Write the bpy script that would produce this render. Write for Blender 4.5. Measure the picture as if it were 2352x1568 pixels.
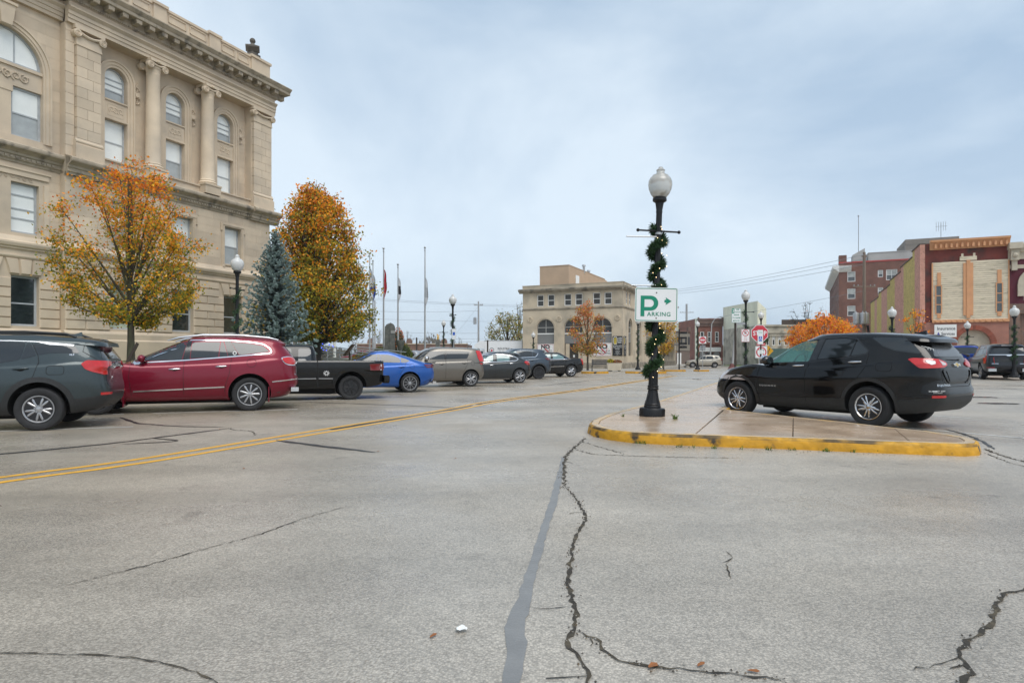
import bpy, bmesh, math, random
import numpy as np
from mathutils import Vector, Matrix
from mathutils.bvhtree import BVHTree
random.seed(7); np.random.seed(7)
PI = math.pi
for o in list(bpy.data.objects): bpy.data.objects.remove(o)
SC = bpy.context.scene
COL = SC.collection
# ---------------------------------------------------------------- camera
FPX, CXP, HYP, EYE = 1460.0, 1176.0, 818.0, 1.25      # lens of the photograph in a 2352 x 1568 frame
cam = bpy.data.cameras.new('camera'); co = bpy.data.objects.new('camera', cam); COL.objects.link(co)
cam.sensor_width = 36.0; cam.lens = 36.0*FPX/2352.0
cam.shift_y = (HYP-784.0)/2352.0
cam.clip_start = 0.1; cam.clip_end = 3000
co.location = (0, 0, EYE); co.rotation_euler = (PI/2, 0, 0)
SC.camera = co
# ---------------------------------------------------------------- sky, sun, exposure
SUN_EL, SUN_AZ = math.radians(58), math.radians(150)     # azimuth clockwise from +Y
wd = bpy.data.worlds.new('World'); SC.world = wd; wd.use_nodes = True
nt = wd.node_tree; nt.nodes.clear()
def N(t, tree=None, **kw):
    n = (tree or nt).nodes.new(t)
    for k, v in kw.items():
        if k in n.inputs.keys(): n.inputs[k].default_value = v
        else: setattr(n, k, v)
    return n
L = lambda a, b, tree=None: (tree or nt).links.new(a, b)
out = N('ShaderNodeOutputWorld'); bg = N('ShaderNodeBackground', Strength=0.10)
sky = N('ShaderNodeTexSky', sky_type='NISHITA', sun_disc=False, sun_elevation=SUN_EL, sun_rotation=SUN_AZ, air_density=1.0, dust_density=3.0, ozone_density=1.0)
hs = N('ShaderNodeHueSaturation', Saturation=0.5, Value=1.0)
L(sky.outputs[0], hs.inputs['Color'])
tc = N('ShaderNodeTexCoord'); mp = N('ShaderNodeMapping'); mp.inputs['Scale'].default_value = (1.0, 1.0, 1.9); mp.inputs['Location'].default_value = (0.35, 0.2, 0.1)
L(tc.outputs['Generated'], mp.inputs['Vector'])
nz = N('ShaderNodeTexNoise', Scale=1.5, Detail=6.0, Roughness=0.55, Distortion=.4); L(mp.outputs[0], nz.inputs['Vector'])
rp = N('ShaderNodeValToRGB'); rp.color_ramp.elements[0].position = 0.36; rp.color_ramp.elements[1].position = 0.66
L(nz.outputs['Fac'], rp.inputs['Fac'])
cl = N('ShaderNodeMix', data_type='RGBA'); cl.inputs['A'].default_value = (2.75, 4.0, 5.5, 1); cl.inputs['B'].default_value = (6.0, 7.0, 7.9, 1)
sx_ = N('ShaderNodeSeparateXYZ'); L(tc.outputs['Generated'], sx_.inputs[0]); hz = N('ShaderNodeMapRange'); hz.inputs['From Min'].default_value = .0; hz.inputs['From Max'].default_value = .55; hz.inputs['To Min'].default_value = .42; hz.inputs['To Max'].default_value = .0; L(sx_.outputs['Z'], hz.inputs['Value'])
mxf = N('ShaderNodeMath', operation='ADD', use_clamp=True); L(rp.outputs['Color'], mxf.inputs[0]); L(hz.outputs[0], mxf.inputs[1]); L(mxf.outputs[0], cl.inputs['Factor'])
mx = N('ShaderNodeMix', data_type='RGBA', blend_type='MIX'); mx.inputs['Factor'].default_value = 0.72
L(hs.outputs[0], mx.inputs['A']); L(cl.outputs['Result'], mx.inputs['B'])
L(mx.outputs['Result'], bg.inputs['Color']); L(bg.outputs[0], out.inputs['Surface'])
sl = bpy.data.lights.new('sun', 'SUN'); so = bpy.data.objects.new('sun', sl); COL.objects.link(so)
sl.energy = 1.5; sl.angle = math.radians(40); sl.color = (1.0, 0.965, 0.91)
sd = Vector((math.sin(SUN_AZ)*math.cos(SUN_EL), math.cos(SUN_AZ)*math.cos(SUN_EL), math.sin(SUN_EL)))
so.rotation_euler = (-sd).to_track_quat('-Z', 'Y').to_euler()
so.location = (0, 0, 60)
SC.view_settings.view_transform = 'Standard'; SC.view_settings.look = 'None'
SC.view_settings.exposure = 0.56; SC.view_settings.gamma = 1.0; SC.view_settings.use_curve_mapping = False
SC.render.engine = 'CYCLES'
# ---------------------------------------------------------------- street frame: s runs up the street, n across it to the left
TH = math.radians(24.3); RX, RY = math.sin(TH), math.cos(TH); NX, NY = -RY, RX
ROT = PI/2-TH
def Wp(s, n, z=0.0): return Vector((s*RX+n*NX, s*RY+n*NY, z))
def SN(p): return (p[0]*RX+p[1]*RY, p[0]*NX+p[1]*NY)
def sst(a, b, x):
    t = min(max((x-a)/(b-a), 0), 1); return t*t*(3-2*t)
def gz(p):
    s, n = SN(p); return -0.30*sst(42, 85, s)
def px(x, y, z=0.0):                                     # photo pixel -> point of the level street surface
    d = (EYE-z)*FPX/(y-HYP); return Vector(((x-CXP)/FPX*d, d, z))
def pxd(x, d, z=0.0): return Vector(((x-CXP)/FPX*d, d, z))
def zat(y, d): return EYE+(HYP-y)/FPX*d
# ---------------------------------------------------------------- materials
MATS = {}
def nm_(name):
    m = bpy.data.materials.new(name); m.use_nodes = True
    t = m.node_tree; b = t.nodes['Principled BSDF']
    return m, t, b
def mat(name, col, rough=.6, metal=0., coat=0., var=.10, vs=3., bump=0., bs=60., rnd=0., spec=.5, col2=None, c2s=1.2, c2t=(.45, .65), emit=0., ior=1.5, co='P', dist=.01, rvar=0., sub=0., stretch=None, alpha=1., trans=0.):
    if name in MATS: return MATS[name]
    m, t, b = nm_(name)
    g = t.nodes.new('ShaderNodeNewGeometry') if co == 'P' else t.nodes.new('ShaderNodeTexCoord')
    vec = g.outputs['Position'] if co == 'P' else g.outputs['Object']
    if stretch:
        mpn = t.nodes.new('ShaderNodeMapping'); mpn.inputs['Scale'].default_value = stretch
        L(vec, mpn.inputs['Vector'], t); vec = mpn.outputs[0]
    rgb = t.nodes.new('ShaderNodeRGB'); rgb.outputs[0].default_value = (*col, 1)
    cur = rgb.outputs[0]
    if col2:
        n2 = t.nodes.new('ShaderNodeTexNoise'); n2.inputs['Scale'].default_value = c2s; n2.inputs['Detail'].default_value = 6
        L(vec, n2.inputs['Vector'], t)
        r2 = t.nodes.new('ShaderNodeMapRange'); r2.inputs['From Min'].default_value = c2t[0]; r2.inputs['From Max'].default_value = c2t[1]
        L(n2.outputs['Fac'], r2.inputs['Value'], t)
        mm = t.nodes.new('ShaderNodeMix'); mm.data_type = 'RGBA'; mm.inputs['B'].default_value = (*col2, 1)
        L(r2.outputs[0], mm.inputs['Factor'], t); L(cur, mm.inputs['A'], t); cur = mm.outputs['Result']
    if var:
        n1 = t.nodes.new('ShaderNodeTexNoise'); n1.inputs['Scale'].default_value = vs; n1.inputs['Detail'].default_value = 5
        L(vec, n1.inputs['Vector'], t)
        r1 = t.nodes.new('ShaderNodeMapRange'); r1.inputs['From Min'].default_value = .25; r1.inputs['From Max'].default_value = .75
        r1.inputs['To Min'].default_value = 1-var; r1.inputs['To Max'].default_value = 1+var
        L(n1.outputs['Fac'], r1.inputs['Value'], t)
        mm = t.nodes.new('ShaderNodeMix'); mm.data_type = 'RGBA'; mm.blend_type = 'MULTIPLY'; mm.inputs['Factor'].default_value = 1
        L(cur, mm.inputs['A'], t); L(r1.outputs[0], mm.inputs['B'], t); cur = mm.outputs['Result']
        if rvar:
            r3 = t.nodes.new('ShaderNodeMapRange'); r3.inputs['From Min'].default_value = .3; r3.inputs['From Max'].default_value = .7
            r3.inputs['To Min'].default_value = rough-rvar; r3.inputs['To Max'].default_value = rough+rvar
            L(n1.outputs['Fac'], r3.inputs['Value'], t); L(r3.outputs[0], b.inputs['Roughness'], t)
    if rnd:
        oi = t.nodes.new('ShaderNodeObjectInfo')
        r1 = t.nodes.new('ShaderNodeMapRange'); r1.inputs['To Min'].default_value = 1-rnd; r1.inputs['To Max'].default_value = 1+rnd*.6
        L(oi.outputs['Random'], r1.inputs['Value'], t)
        mm = t.nodes.new('ShaderNodeMix'); mm.data_type = 'RGBA'; mm.blend_type = 'MULTIPLY'; mm.inputs['Factor'].default_value = 1
        L(cur, mm.inputs['A'], t); L(r1.outputs[0], mm.inputs['B'], t); cur = mm.outputs['Result']
    L(cur, b.inputs['Base Color'], t)
    if not (rvar and var): b.inputs['Roughness'].default_value = rough
    b.inputs['Metallic'].default_value = metal; b.inputs['Coat Weight'].default_value = coat; b.inputs['Coat Roughness'].default_value = .04
    b.inputs['Specular IOR Level'].default_value = spec; b.inputs['IOR'].default_value = ior
    b.inputs['Alpha'].default_value = alpha; b.inputs['Transmission Weight'].default_value = trans
    if sub: b.inputs['Subsurface Weight'].default_value = sub
    if emit:
        b.inputs['Emission Strength'].default_value = emit; L(cur, b.inputs['Emission Color'], t)
    if bump:
        n3 = t.nodes.new('ShaderNodeTexNoise'); n3.inputs['Scale'].default_value = bs; n3.inputs['Detail'].default_value = 4
        L(vec, n3.inputs['Vector'], t)
        bp = t.nodes.new('ShaderNodeBump'); bp.inputs['Strength'].default_value = bump; bp.inputs['Distance'].default_value = dist
        L(n3.outputs['Fac'], bp.inputs['Height'], t); L(bp.outputs[0], b.inputs['Normal'], t)
    MATS[name] = m; return m
def brickmat(name, c1, c2, mortar, bw=.2, bh=.067, rough=.85, ax='XZ', dirt=None):
    if name in MATS: return MATS[name]
    m, t, b = nm_(name)
    tcn = t.nodes.new('ShaderNodeTexCoord'); sp = t.nodes.new('ShaderNodeSeparateXYZ'); cb = t.nodes.new('ShaderNodeCombineXYZ')
    L(tcn.outputs['Object'], sp.inputs[0], t)
    if ax == 'XY+':
        ad = t.nodes.new('ShaderNodeMath'); L(sp.outputs['X'], ad.inputs[0], t); L(sp.outputs['Y'], ad.inputs[1], t); L(ad.outputs[0], cb.inputs[0], t)
    else: L(sp.outputs[ax[0]], cb.inputs[0], t)
    L(sp.outputs['Z'], cb.inputs[1], t)
    br = t.nodes.new('ShaderNodeTexBrick'); L(cb.outputs[0], br.inputs['Vector'], t)
    br.inputs['Color1'].default_value = (*c1, 1); br.inputs['Color2'].default_value = (*c2, 1); br.inputs['Mortar'].default_value = (*mortar, 1)
    br.inputs['Scale'].default_value = 1; br.inputs['Brick Width'].default_value = bw; br.inputs['Row Height'].default_value = bh
    br.inputs['Mortar Size'].default_value = .008; br.inputs['Mortar Smooth'].default_value = .3
    n1 = t.nodes.new('ShaderNodeTexNoise'); n1.inputs['Scale'].default_value = .7; n1.inputs['Detail'].default_value = 6
    L(tcn.outputs['Object'], n1.inputs['Vector'], t)
    r1 = t.nodes.new('ShaderNodeMapRange'); r1.inputs['From Min'].default_value = .3; r1.inputs['From Max'].default_value = .7; r1.inputs['To Min'].default_value = .72; r1.inputs['To Max'].default_value = 1.15
    L(n1.outputs['Fac'], r1.inputs['Value'], t)
    mm = t.nodes.new('ShaderNodeMix'); mm.data_type = 'RGBA'; mm.blend_type = 'MULTIPLY'; mm.inputs['Factor'].default_value = 1
    L(br.outputs['Color'], mm.inputs['A'], t); L(r1.outputs[0], mm.inputs['B'], t); L(mm.outputs['Result'], b.inputs['Base Color'], t)
    b.inputs['Roughness'].default_value = rough
    bp = t.nodes.new('ShaderNodeBump'); bp.inputs['Strength'].default_value = .5; bp.inputs['Distance'].default_value = .01; bp.invert = True
    L(br.outputs['Fac'], bp.inputs['Height'], t); L(bp.outputs[0], b.inputs['Normal'], t)
    MATS[name] = m; return m
ROTZ = PI/2-math.radians(24.3)
def asphalt(name, base, warm, wet=.45, grain=1.0):
    m, t, b = nm_(name)
    g = t.nodes.new('ShaderNodeNewGeometry'); vec = g.outputs['Position']
    def nz_(sc, de=5, ro=.55):
        n = t.nodes.new('ShaderNodeTexNoise'); n.inputs['Scale'].default_value = sc; n.inputs['Detail'].default_value = de; n.inputs['Roughness'].default_value = ro
        L(vec, n.inputs['Vector'], t); return n.outputs['Fac']
    def mr(x, a, b_, c, d):
        r = t.nodes.new('ShaderNodeMapRange'); L(x, r.inputs['Value'], t)
        for k, v in zip(('From Min', 'From Max', 'To Min', 'To Max'), (a, b_, c, d)): r.inputs[k].default_value = v
        return r.outputs[0]
    def mul(a, x):
        mm = t.nodes.new('ShaderNodeMix'); mm.data_type = 'RGBA'; mm.blend_type = 'MULTIPLY'; mm.inputs['Factor'].default_value = 1
        L(a, mm.inputs['A'], t); L(x, mm.inputs['B'], t); return mm.outputs['Result']
    mm = t.nodes.new('ShaderNodeMix'); mm.data_type = 'RGBA'; mm.inputs['A'].default_value = (*base, 1); mm.inputs['B'].default_value = (*warm, 1)
    dp = t.nodes.new('ShaderNodeVectorMath'); dp.operation = 'DOT_PRODUCT'; dp.inputs[1].default_value = (-.9114, .4115, 0); L(vec, dp.inputs[0], t)
    lane = mr(dp.outputs['Value'], 1.5, 8.5, 0, .62); ad = t.nodes.new('ShaderNodeMath'); ad.use_clamp = True; L(lane, ad.inputs[0], t); L(mr(nz_(.16, 4), .40, .66, -.12, .45), ad.inputs[1], t); L(ad.outputs[0], mm.inputs['Factor'], t); cur = mm.outputs['Result']  # courthouse bounce light put into the colour: asphalt warms toward the left
    rot = t.nodes.new('ShaderNodeMapping'); rot.inputs['Rotation'].default_value = (0, 0, -ROTZ); rot.inputs['Scale'].default_value = (.05, .55, 1); L(vec, rot.inputs['Vector'], t)
    trk = t.nodes.new('ShaderNodeTexNoise'); trk.inputs['Scale'].default_value = 1.6; trk.inputs['Detail'].default_value = 4; L(rot.outputs[0], trk.inputs['Vector'], t)
    cur = mul(cur, mr(trk.outputs['Fac'], .3, .7, .84, 1.13))
    spot = mr(nz_(1.7, 3), .655, .73, 1, .72); cur = mul(cur, spot)
    cur = mul(cur, mr(nz_(.55, 6), .3, .7, .80, 1.14))
    cur = mul(cur, mr(nz_(5.5, 6), .3, .7, .93, 1.07))
    vo = t.nodes.new('ShaderNodeTexVoronoi'); vo.inputs['Scale'].default_value = 95; L(vec, vo.inputs['Vector'], t)
    sepc = t.nodes.new('ShaderNodeSeparateColor'); L(vo.outputs['Color'], sepc.inputs[0], t)
    cur = mul(cur, mr(sepc.outputs['Red'], 0, 1, 1-.24*grain, 1+.26*grain))
    cur = mul(cur, mr(vo.outputs['Distance'],   .25, .75, 1.05, .72))
    L(cur, b.inputs['Base Color'], t)
    wetn = mr(nz_(.32, 5), .36, .62, wet-.20, wet+.12)
    L(wetn, b.inputs['Roughness'], t)
    b.inputs['Specular IOR Level'].default_value = .5
    bp = t.nodes.new('ShaderNodeBump'); bp.inputs['Strength'].default_value = .55*grain; bp.inputs['Distance'].default_value = .006; bp.invert = True
    L(vo.outputs['Distance'], bp.inputs['Height'], t)
    bp2 = t.nodes.new('ShaderNodeBump'); bp2.inputs['Strength'].default_value = .25; bp2.inputs['Distance'].default_value = .03
    L(nz_(2.2, 4), bp2.inputs['Height'], t); L(bp.outputs[0], bp2.inputs['Normal'], t); L(bp2.outputs[0], b.inputs['Normal'], t)
    MATS[name] = m; return m
# ---------------------------------------------------------------- mesh helpers
class MB:
    def __init__(s): s.v = []; s.f = []; s.m = []
    def add(s, vs, fs, mi=0):
        o = len(s.v); s.v += [tuple(p) for p in vs]; s.f += [tuple(i+o for i in f) for f in fs]; s.m += [mi]*len(fs)
    def box(s, x0, y0, z0, x1, y1, z1, mi=0):
        s.add([(x0,y0,z0),(x1,y0,z0),(x1,y1,z0),(x0,y1,z0),(x0,y0,z1),(x1,y0,z1),(x1,y1,z1),(x0,y1,z1)],
              [(0,3,2,1),(4,5,6,7),(0,1,5,4),(1,2,6,5),(2,3,7,6),(3,0,4,7)], mi)
    def prism(s, poly, ax, a, b, mi=0):                   # poly in the plane across ax, run from a to b
        n = len(poly)
        def P(p, t): return {'x': (t, p[0], p[1]), 'y': (p[0], t, p[1]), 'z': (p[0], p[1], t)}[ax]
        s.add([P(p, a) for p in poly]+[P(p, b) for p in poly], [tuple(range(n))[::-1], tuple(range(n, 2*n))]+[(i, (i+1) % n, n+(i+1) % n, n+i) for i in range(n)], mi)
    def lathe(s, prof, seg=16, c=(0,0,0), ax='z', mi=0, lobes=0, amp=0):
        n = len(prof); vs = []
        for (r, h) in prof:
            for k in range(seg):
                a = 2*PI*k/seg; rr = r*(1-amp*(0.5+0.5*math.cos(lobes*a))) if lobes else r
                x, y = rr*math.cos(a), rr*math.sin(a)
                vs.append({'z': (c[0]+x, c[1]+y, c[2]+h), 'y': (c[0]+x, c[1]+h, c[2]+y), 'x': (c[0]+h, c[1]+x, c[2]+y)}[ax])
        fs = [(i*seg+k, i*seg+(k+1) % seg, (i+1)*seg+(k+1) % seg, (i+1)*seg+k) for i in range(n-1) for k in range(seg)]
        if prof[0][0] > 1e-5: fs.append(tuple(range(seg))[::-1])
        if prof[-1][0] > 1e-5: fs.append(tuple((n-1)*seg+k for k in range(seg)))
        s.add(vs, fs, mi)
    def tube(s, pts, rad, seg=8, mi=0, cap=True):
        pts = [Vector(p) for p in pts]; n = len(pts)
        if not hasattr(rad, '__len__'): rad = [rad]*n
        vs = []; up = Vector((0, 0, 1)); prev = None
        for i in range(n):
            d = (pts[min(i+1, n-1)]-pts[max(i-1, 0)])
            d = d.normalized() if d.length > 1e-9 else Vector((0,0,1))
            if prev is None:
                a = d.cross(Vector((1,0,0)) if abs(d.z) > .9 else up).normalized()
            else:
                a = prev-d*prev.dot(d); a = a.normalized() if a.length > 1e-6 else d.orthogonal().normalized()
            prev = a; b = d.cross(a)
            for k in range(seg):
                t = 2*PI*k/seg; vs.append(pts[i]+(a*math.cos(t)+b*math.sin(t))*rad[i])
        fs = [(i*seg+k, i*seg+(k+1) % seg, (i+1)*seg+(k+1) % seg, (i+1)*seg+k) for i in range(n-1) for k in range(seg)]
        if cap and seg > 2: fs += [tuple(range(seg))[::-1], tuple((n-1)*seg+k for k in range(seg))]
        s.add(vs, fs, mi)
    def ball(s, c, r, seg=10, rings=6, mi=0, sc=(1,1,1)):
        pr = [(math.sin(PI*i/rings), -math.cos(PI*i/rings)) for i in range(rings+1)]
        vs = []; 
        for (q, h) in pr[1:-1]:
            for k in range(seg):
                a = 2*PI*k/seg; vs.append((c[0]+r*q*math.cos(a)*sc[0], c[1]+r*q*math.sin(a)*sc[1], c[2]+r*h*sc[2]))
        vs += [(c[0], c[1], c[2]-r*sc[2]), (c[0], c[1], c[2]+r*sc[2])]; nr = rings-1; b, t = nr*seg, nr*seg+1
        fs = [(i*seg+k, i*seg+(k+1) % seg, (i+1)*seg+(k+1) % seg, (i+1)*seg+k) for i in range(nr-1) for k in range(seg)]
        fs += [(b, (k+1) % seg, k) for k in range(seg)]+[(t, (nr-1)*seg+k, (nr-1)*seg+(k+1) % seg) for k in range(seg)]
        s.add(vs, fs, mi)
    def mesh(s, name, smooth=None):
        me = bpy.data.meshes.new(name); me.from_pydata(s.v, [], s.f); me.update()
        if any(s.m): me.polygons.foreach_set('material_index', s.m)
        if smooth is not None:
            me.polygons.foreach_set('use_smooth', [True]*len(me.polygons))
            if smooth < 180: me.set_sharp_from_angle(angle=math.radians(smooth))
        return me
    def build(s, name, mats, parent=None, smooth=None, loc=None, rz=0, fix=False):
        me = s.mesh(name, smooth)
        if fix:
            bm = bmesh.new(); bm.from_mesh(me); bmesh.ops.recalc_face_normals(bm, faces=bm.faces); bm.to_mesh(me); bm.free()
        return link(name, me, mats, parent, loc, rz)
def link(name, me, mats=None, parent=None, loc=None, rz=0):
    if mats is not None:
        for m in (mats if isinstance(mats, (list, tuple)) else [mats]): me.materials.append(m)
    o = bpy.data.objects.new(name, me); COL.objects.link(o)
    if parent: o.parent = parent
    if loc is not None: o.location = loc
    if rz: o.rotation_euler = (0, 0, rz)
    return o
def empty(name, loc=(0,0,0), rz=0, parent=None):
    o = bpy.data.objects.new(name, None); COL.objects.link(o); o.location = loc; o.rotation_euler = (0, 0, rz); o.empty_display_size = .3
    if parent: o.parent = parent
    return o
def tag(o, label=None, cat=None, group=None, kind=None):
    if label: o['label'] = label
    if cat: o['category'] = cat
    if group: o['group'] = group
    if kind: o['kind'] = kind
    return o
KIDS = {}
def copy_tree(o, parent=None):
    c = o.copy(); COL.objects.link(c); c.parent = parent
    for ch in o.children: copy_tree(ch, c)
    return c
def text(s, size, parent, m, origin, ux=(1,0,0), uy=(0,0,1), name='lettering', align='CENTER', sx=1.0, depth=.004, bold=0., sp=1.0):
    cu = bpy.data.curves.new('t', 'FONT'); cu.body = s; cu.size = size; cu.align_x = align; cu.align_y = 'CENTER'; cu.offset = bold*size; cu.space_character = sp; cu.resolution_u = 3
    to = bpy.data.objects.new('t', cu); COL.objects.link(to)
    me = bpy.data.meshes.new_from_object(to.evaluated_get(bpy.context.evaluated_depsgraph_get()))
    bpy.data.objects.remove(to); bpy.data.curves.remove(cu)
    ux, uy, og = Vector(ux), Vector(uy), Vector(origin)
    for v in me.vertices: v.co = og+ux*(v.co.x*sx)+uy*v.co.y
    me.update(); me.name = name
    return link(name, me, m, parent)
def pch(pts):
    xs = np.array([p[0] for p in pts], float); ys = np.array([p[1] for p in pts], float)
    h = np.diff(xs); d = np.diff(ys)/h; m = np.zeros(len(xs)); m[0] = d[0]; m[-1] = d[-1]
    for i in range(1, len(xs)-1):
        if d[i-1]*d[i] > 0:
            w1, w2 = 2*h[i]+h[i-1], h[i]+2*h[i-1]; m[i] = (w1+w2)/(w1/d[i-1]+w2/d[i])
    def f(x):
        x = np.clip(x, xs[0], xs[-1]); i = np.clip(np.searchsorted(xs, x)-1, 0, len(xs)-2); t = (x-xs[i])/h[i]
        return ys[i]*(1+2*t)*(1-t)**2+h[i]*m[i]*t*(1-t)**2+ys[i+1]*t*t*(3-2*t)+h[i]*m[i+1]*t*t*(t-1)
    return f
# ---------------------------------------------------------------- common materials
M_ASPH = asphalt('asphalt_street', (.415, .375, .318), (.385, .318, .236), wet=.37)
M_SEAL = mat('crack_sealant', (.016, .016, .017), .42, var=.3, vs=9)
M_CRACK = mat('crack_dirt', (.035, .030, .023), .95, var=.5, vs=30, col2=(.09, .072, .045), c2s=7)
M_BAND = mat('grey_sealer_band', (.19, .188, .183), .42, var=.14, vs=6, bump=.4, bs=45)
M_YEL = mat('yellow_road_paint', (.74, .38, .025), .5, var=.12, vs=14, col2=(.36, .23, .08), c2s=9, c2t=(.60, .76))
M_WHT = mat('white_road_paint', (.52, .51, .48), .6, var=.15, vs=9, col2=(.2, .2, .19), c2s=6, c2t=(.55, .7))
M_CURB = mat('yellow_curb_paint', (.56, .275, .008), .5, var=.25, vs=7, col2=(.05, .036, .02), c2s=3.6, c2t=(.59, .66), bump=.6, bs=14, dist=.02)
M_CURBTOP = mat('worn_curb_paint', (.58, .37, .14), .5, var=.2, vs=12, col2=(.46, .36, .25), c2s=5, c2t=(.36, .54), bump=.3, bs=30)
M_CURBE = mat('grimy_curb_edge', (.10, .062, .02), .6, var=.4, vs=9, col2=(.54, .28, .015), c2s=2.2, c2t=(.40, .54), bump=.6, bs=14, dist=.02)
M_CONC = mat('island_concrete', (.48, .345, .235), .24, var=.12, vs=1.8, col2=(.41, .315, .23), c2s=.9, bump=.25, bs=120, dist=.003, rvar=.10)
M_PAVE = mat('pavement_concrete', (.36, .33, .28), .7, var=.15, vs=1.5, bump=.2, bs=80)
M_KERB = mat('grey_kerb', (.38, .36, .32), .75, var=.2, vs=2)
M_GRASS = mat('lawn_grass', (.06, .105, .018), .9, var=.35, vs=8, col2=(.16, .17, .04), c2s=2.5, bump=1., bs=60, dist=.05)
M_STONE = mat('courthouse_limestone', (.62, .505, .372), .8, var=.12, vs=.9, rnd=.10, col2=(.53, .44, .335), c2s=.55, bump=.25, bs=55, dist=.004)
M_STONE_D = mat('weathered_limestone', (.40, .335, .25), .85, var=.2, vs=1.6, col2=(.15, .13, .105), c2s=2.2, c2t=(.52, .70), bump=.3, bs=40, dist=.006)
M_FRAME = mat('grey_window_frame', (.40, .425, .44), .5, var=.1, vs=5)
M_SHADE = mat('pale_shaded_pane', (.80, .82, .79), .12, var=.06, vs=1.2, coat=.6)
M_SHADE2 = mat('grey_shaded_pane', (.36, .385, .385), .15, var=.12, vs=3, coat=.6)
M_DARKGL = mat('dark_pane', (.022, .030, .031), .06, var=.3, vs=1.5, ior=1.9, bump=.06, bs=2.5)
M_BLACK = mat('black_paint_iron', (.009, .009, .010), .42, spec=.35, var=.2, vs=20, bump=.15, bs=90, dist=.003)
M_CHROME = mat('chrome', (.75, .76, .78), .14, metal=1, var=0)
M_CHROMED = mat('satin_trim', (.62, .63, .65), .28, metal=.9, var=0)
M_STEEL = mat('galvanised_steel', (.42, .43, .44), .45, metal=.6, var=.15, vs=6)
M_GREY = mat('grey_metal', (.30, .31, .32), .5, metal=.3, var=.1)
M_WHITE = mat('white_paint', (.78, .78, .76), .45, var=.05, vs=4)
M_BRONZE = mat('dark_bronze', (.06, .045, .035), .5, metal=.5, var=.2)
M_BARK = mat('bark', (.075, .062, .045), .9, var=.3, vs=6, col2=(.11, .115, .06), c2s=3, bump=.8, bs=28, dist=.02, stretch=(1, 1, .25))
M_BARKD = mat('dark_bark', (.045, .038, .032), .9, var=.3, vs=6, bump=.8, bs=25, dist=.02)
# ================================================================ SETTING: street, island, pavements, lawn
def sheet(name, ss, ns, zf, m, parent=None):
    mb = MB(); vs = []; fs = []
    for s in ss:
        for n in ns: p = Wp(s, n); vs.append((p.x, p.y, zf(s, n)))
    k = len(ns)
    for i in range(len(ss)-1):
        for j in range(k-1): fs.append((i*k+j, (i+1)*k+j, (i+1)*k+j+1, i*k+j+1))
    mb.add(vs, fs); return mb.build(name, m, parent)
road = tag(sheet('road', [-300, -40, 0, 20, 40, 44]+list(range(46, 88, 3))+[120, 300, 1200], [-900, -200, -60, -20, 0, 20, 60, 200, 900], lambda s, n: -0.30*sst(42, 85, s), M_ASPH), kind='structure')
def curve(pts, step=.25):
    pts = [Vector((p[0], p[1])) for p in pts]; out = []
    for i in range(len(pts)-1):
        p0, p1, p2, p3 = pts[max(i-1, 0)], pts[i], pts[i+1], pts[min(i+2, len(pts)-1)]
        k = max(2, int((p2-p1).length/step))
        for j in range(k):
            t = j/k; out.append(.5*((2*p1)+(p2-p0)*t+(2*p0-5*p1+4*p2-p3)*t*t+(3*p1-p0-3*p2+p3)*t**3))
    return out+[pts[-1]]
def ribbon(name, pts, w, m, z=.004, jit=0., wj=0., parent=road, off=0., taper=False, brk=0):
    pts = [Vector((p[0], p[1])) for p in pts]; n = len(pts); mb = MB(); vs = []; ws = []
    for i in range(n):
        d = (pts[min(i+1, n-1)]-pts[max(i-1, 0)]).normalized(); nn = Vector((-d.y, d.x))
        tp = min(1, min(i, n-1-i)/max(1, n*.15)+.12) if taper else 1
        ww = w*tp*(1+random.uniform(-wj, wj))*.5
        c = pts[i]+nn*(off+random.uniform(-jit, jit)); g = gz(c)+z
        vs += [(*(c-nn*ww), g), (*(c+nn*ww), g)]
    fs = [(2*i, 2*i+2, 2*i+3, 2*i+1) for i in range(n-1) if not (brk and random.random() < brk)]
    mb.add(vs, fs); return mb.build(name, m, parent)
def pxs(lst, z=0.): return [px(x, y, z) for x, y in lst]
cl_pts = pxs([(-420, 1172), (0, 1102), (321, 1059), (659, 1003.5), (1031, 941.7), (1146, 920.5), (1347.7, 893.7)])
e = cl_pts[-1]; cl_pts += [e+Vector((RX, RY, 0))*k*6+Vector((NX, NY, 0))*(-.012*k*k) for k in (1, 2, 3)]
CLN = curve(cl_pts, .4)
ribbon('lane_line', CLN, .105, M_YEL, off=.155, wj=.05); ribbon('lane_line', CLN, .105, M_YEL, off=-.155, wj=.05)
ribbon('sealant_strip', [p for p in CLN if 10.3 < p.y < 42], .09, M_SEAL, z=.006, jit=.02, wj=.7, brk=.06)
ST0 = Vector((-6.72, 11.27)); HDL = Vector((-.937, -.349)).normalized()
for k in range(-2, 10):
    a = ST0+Vector((RX, RY))*4.05*k
    ribbon('stall_line', curve([a, a+HDL*3, a+HDL*6.1], .5), .10, M_WHT, wj=.1, brk=.04)
for k in range(-1, 7):                                   # stalls along the island
    a = Wp(18.0+k*3.4, 0.9); hd = Vector((-.5506, .8348))
    ribbon('stall_line', [Vector((a.x, a.y))-hd*t for t in (0, 1.5, 3, 4.8)], .10, M_WHT, wj=.1, brk=.08)
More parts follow.
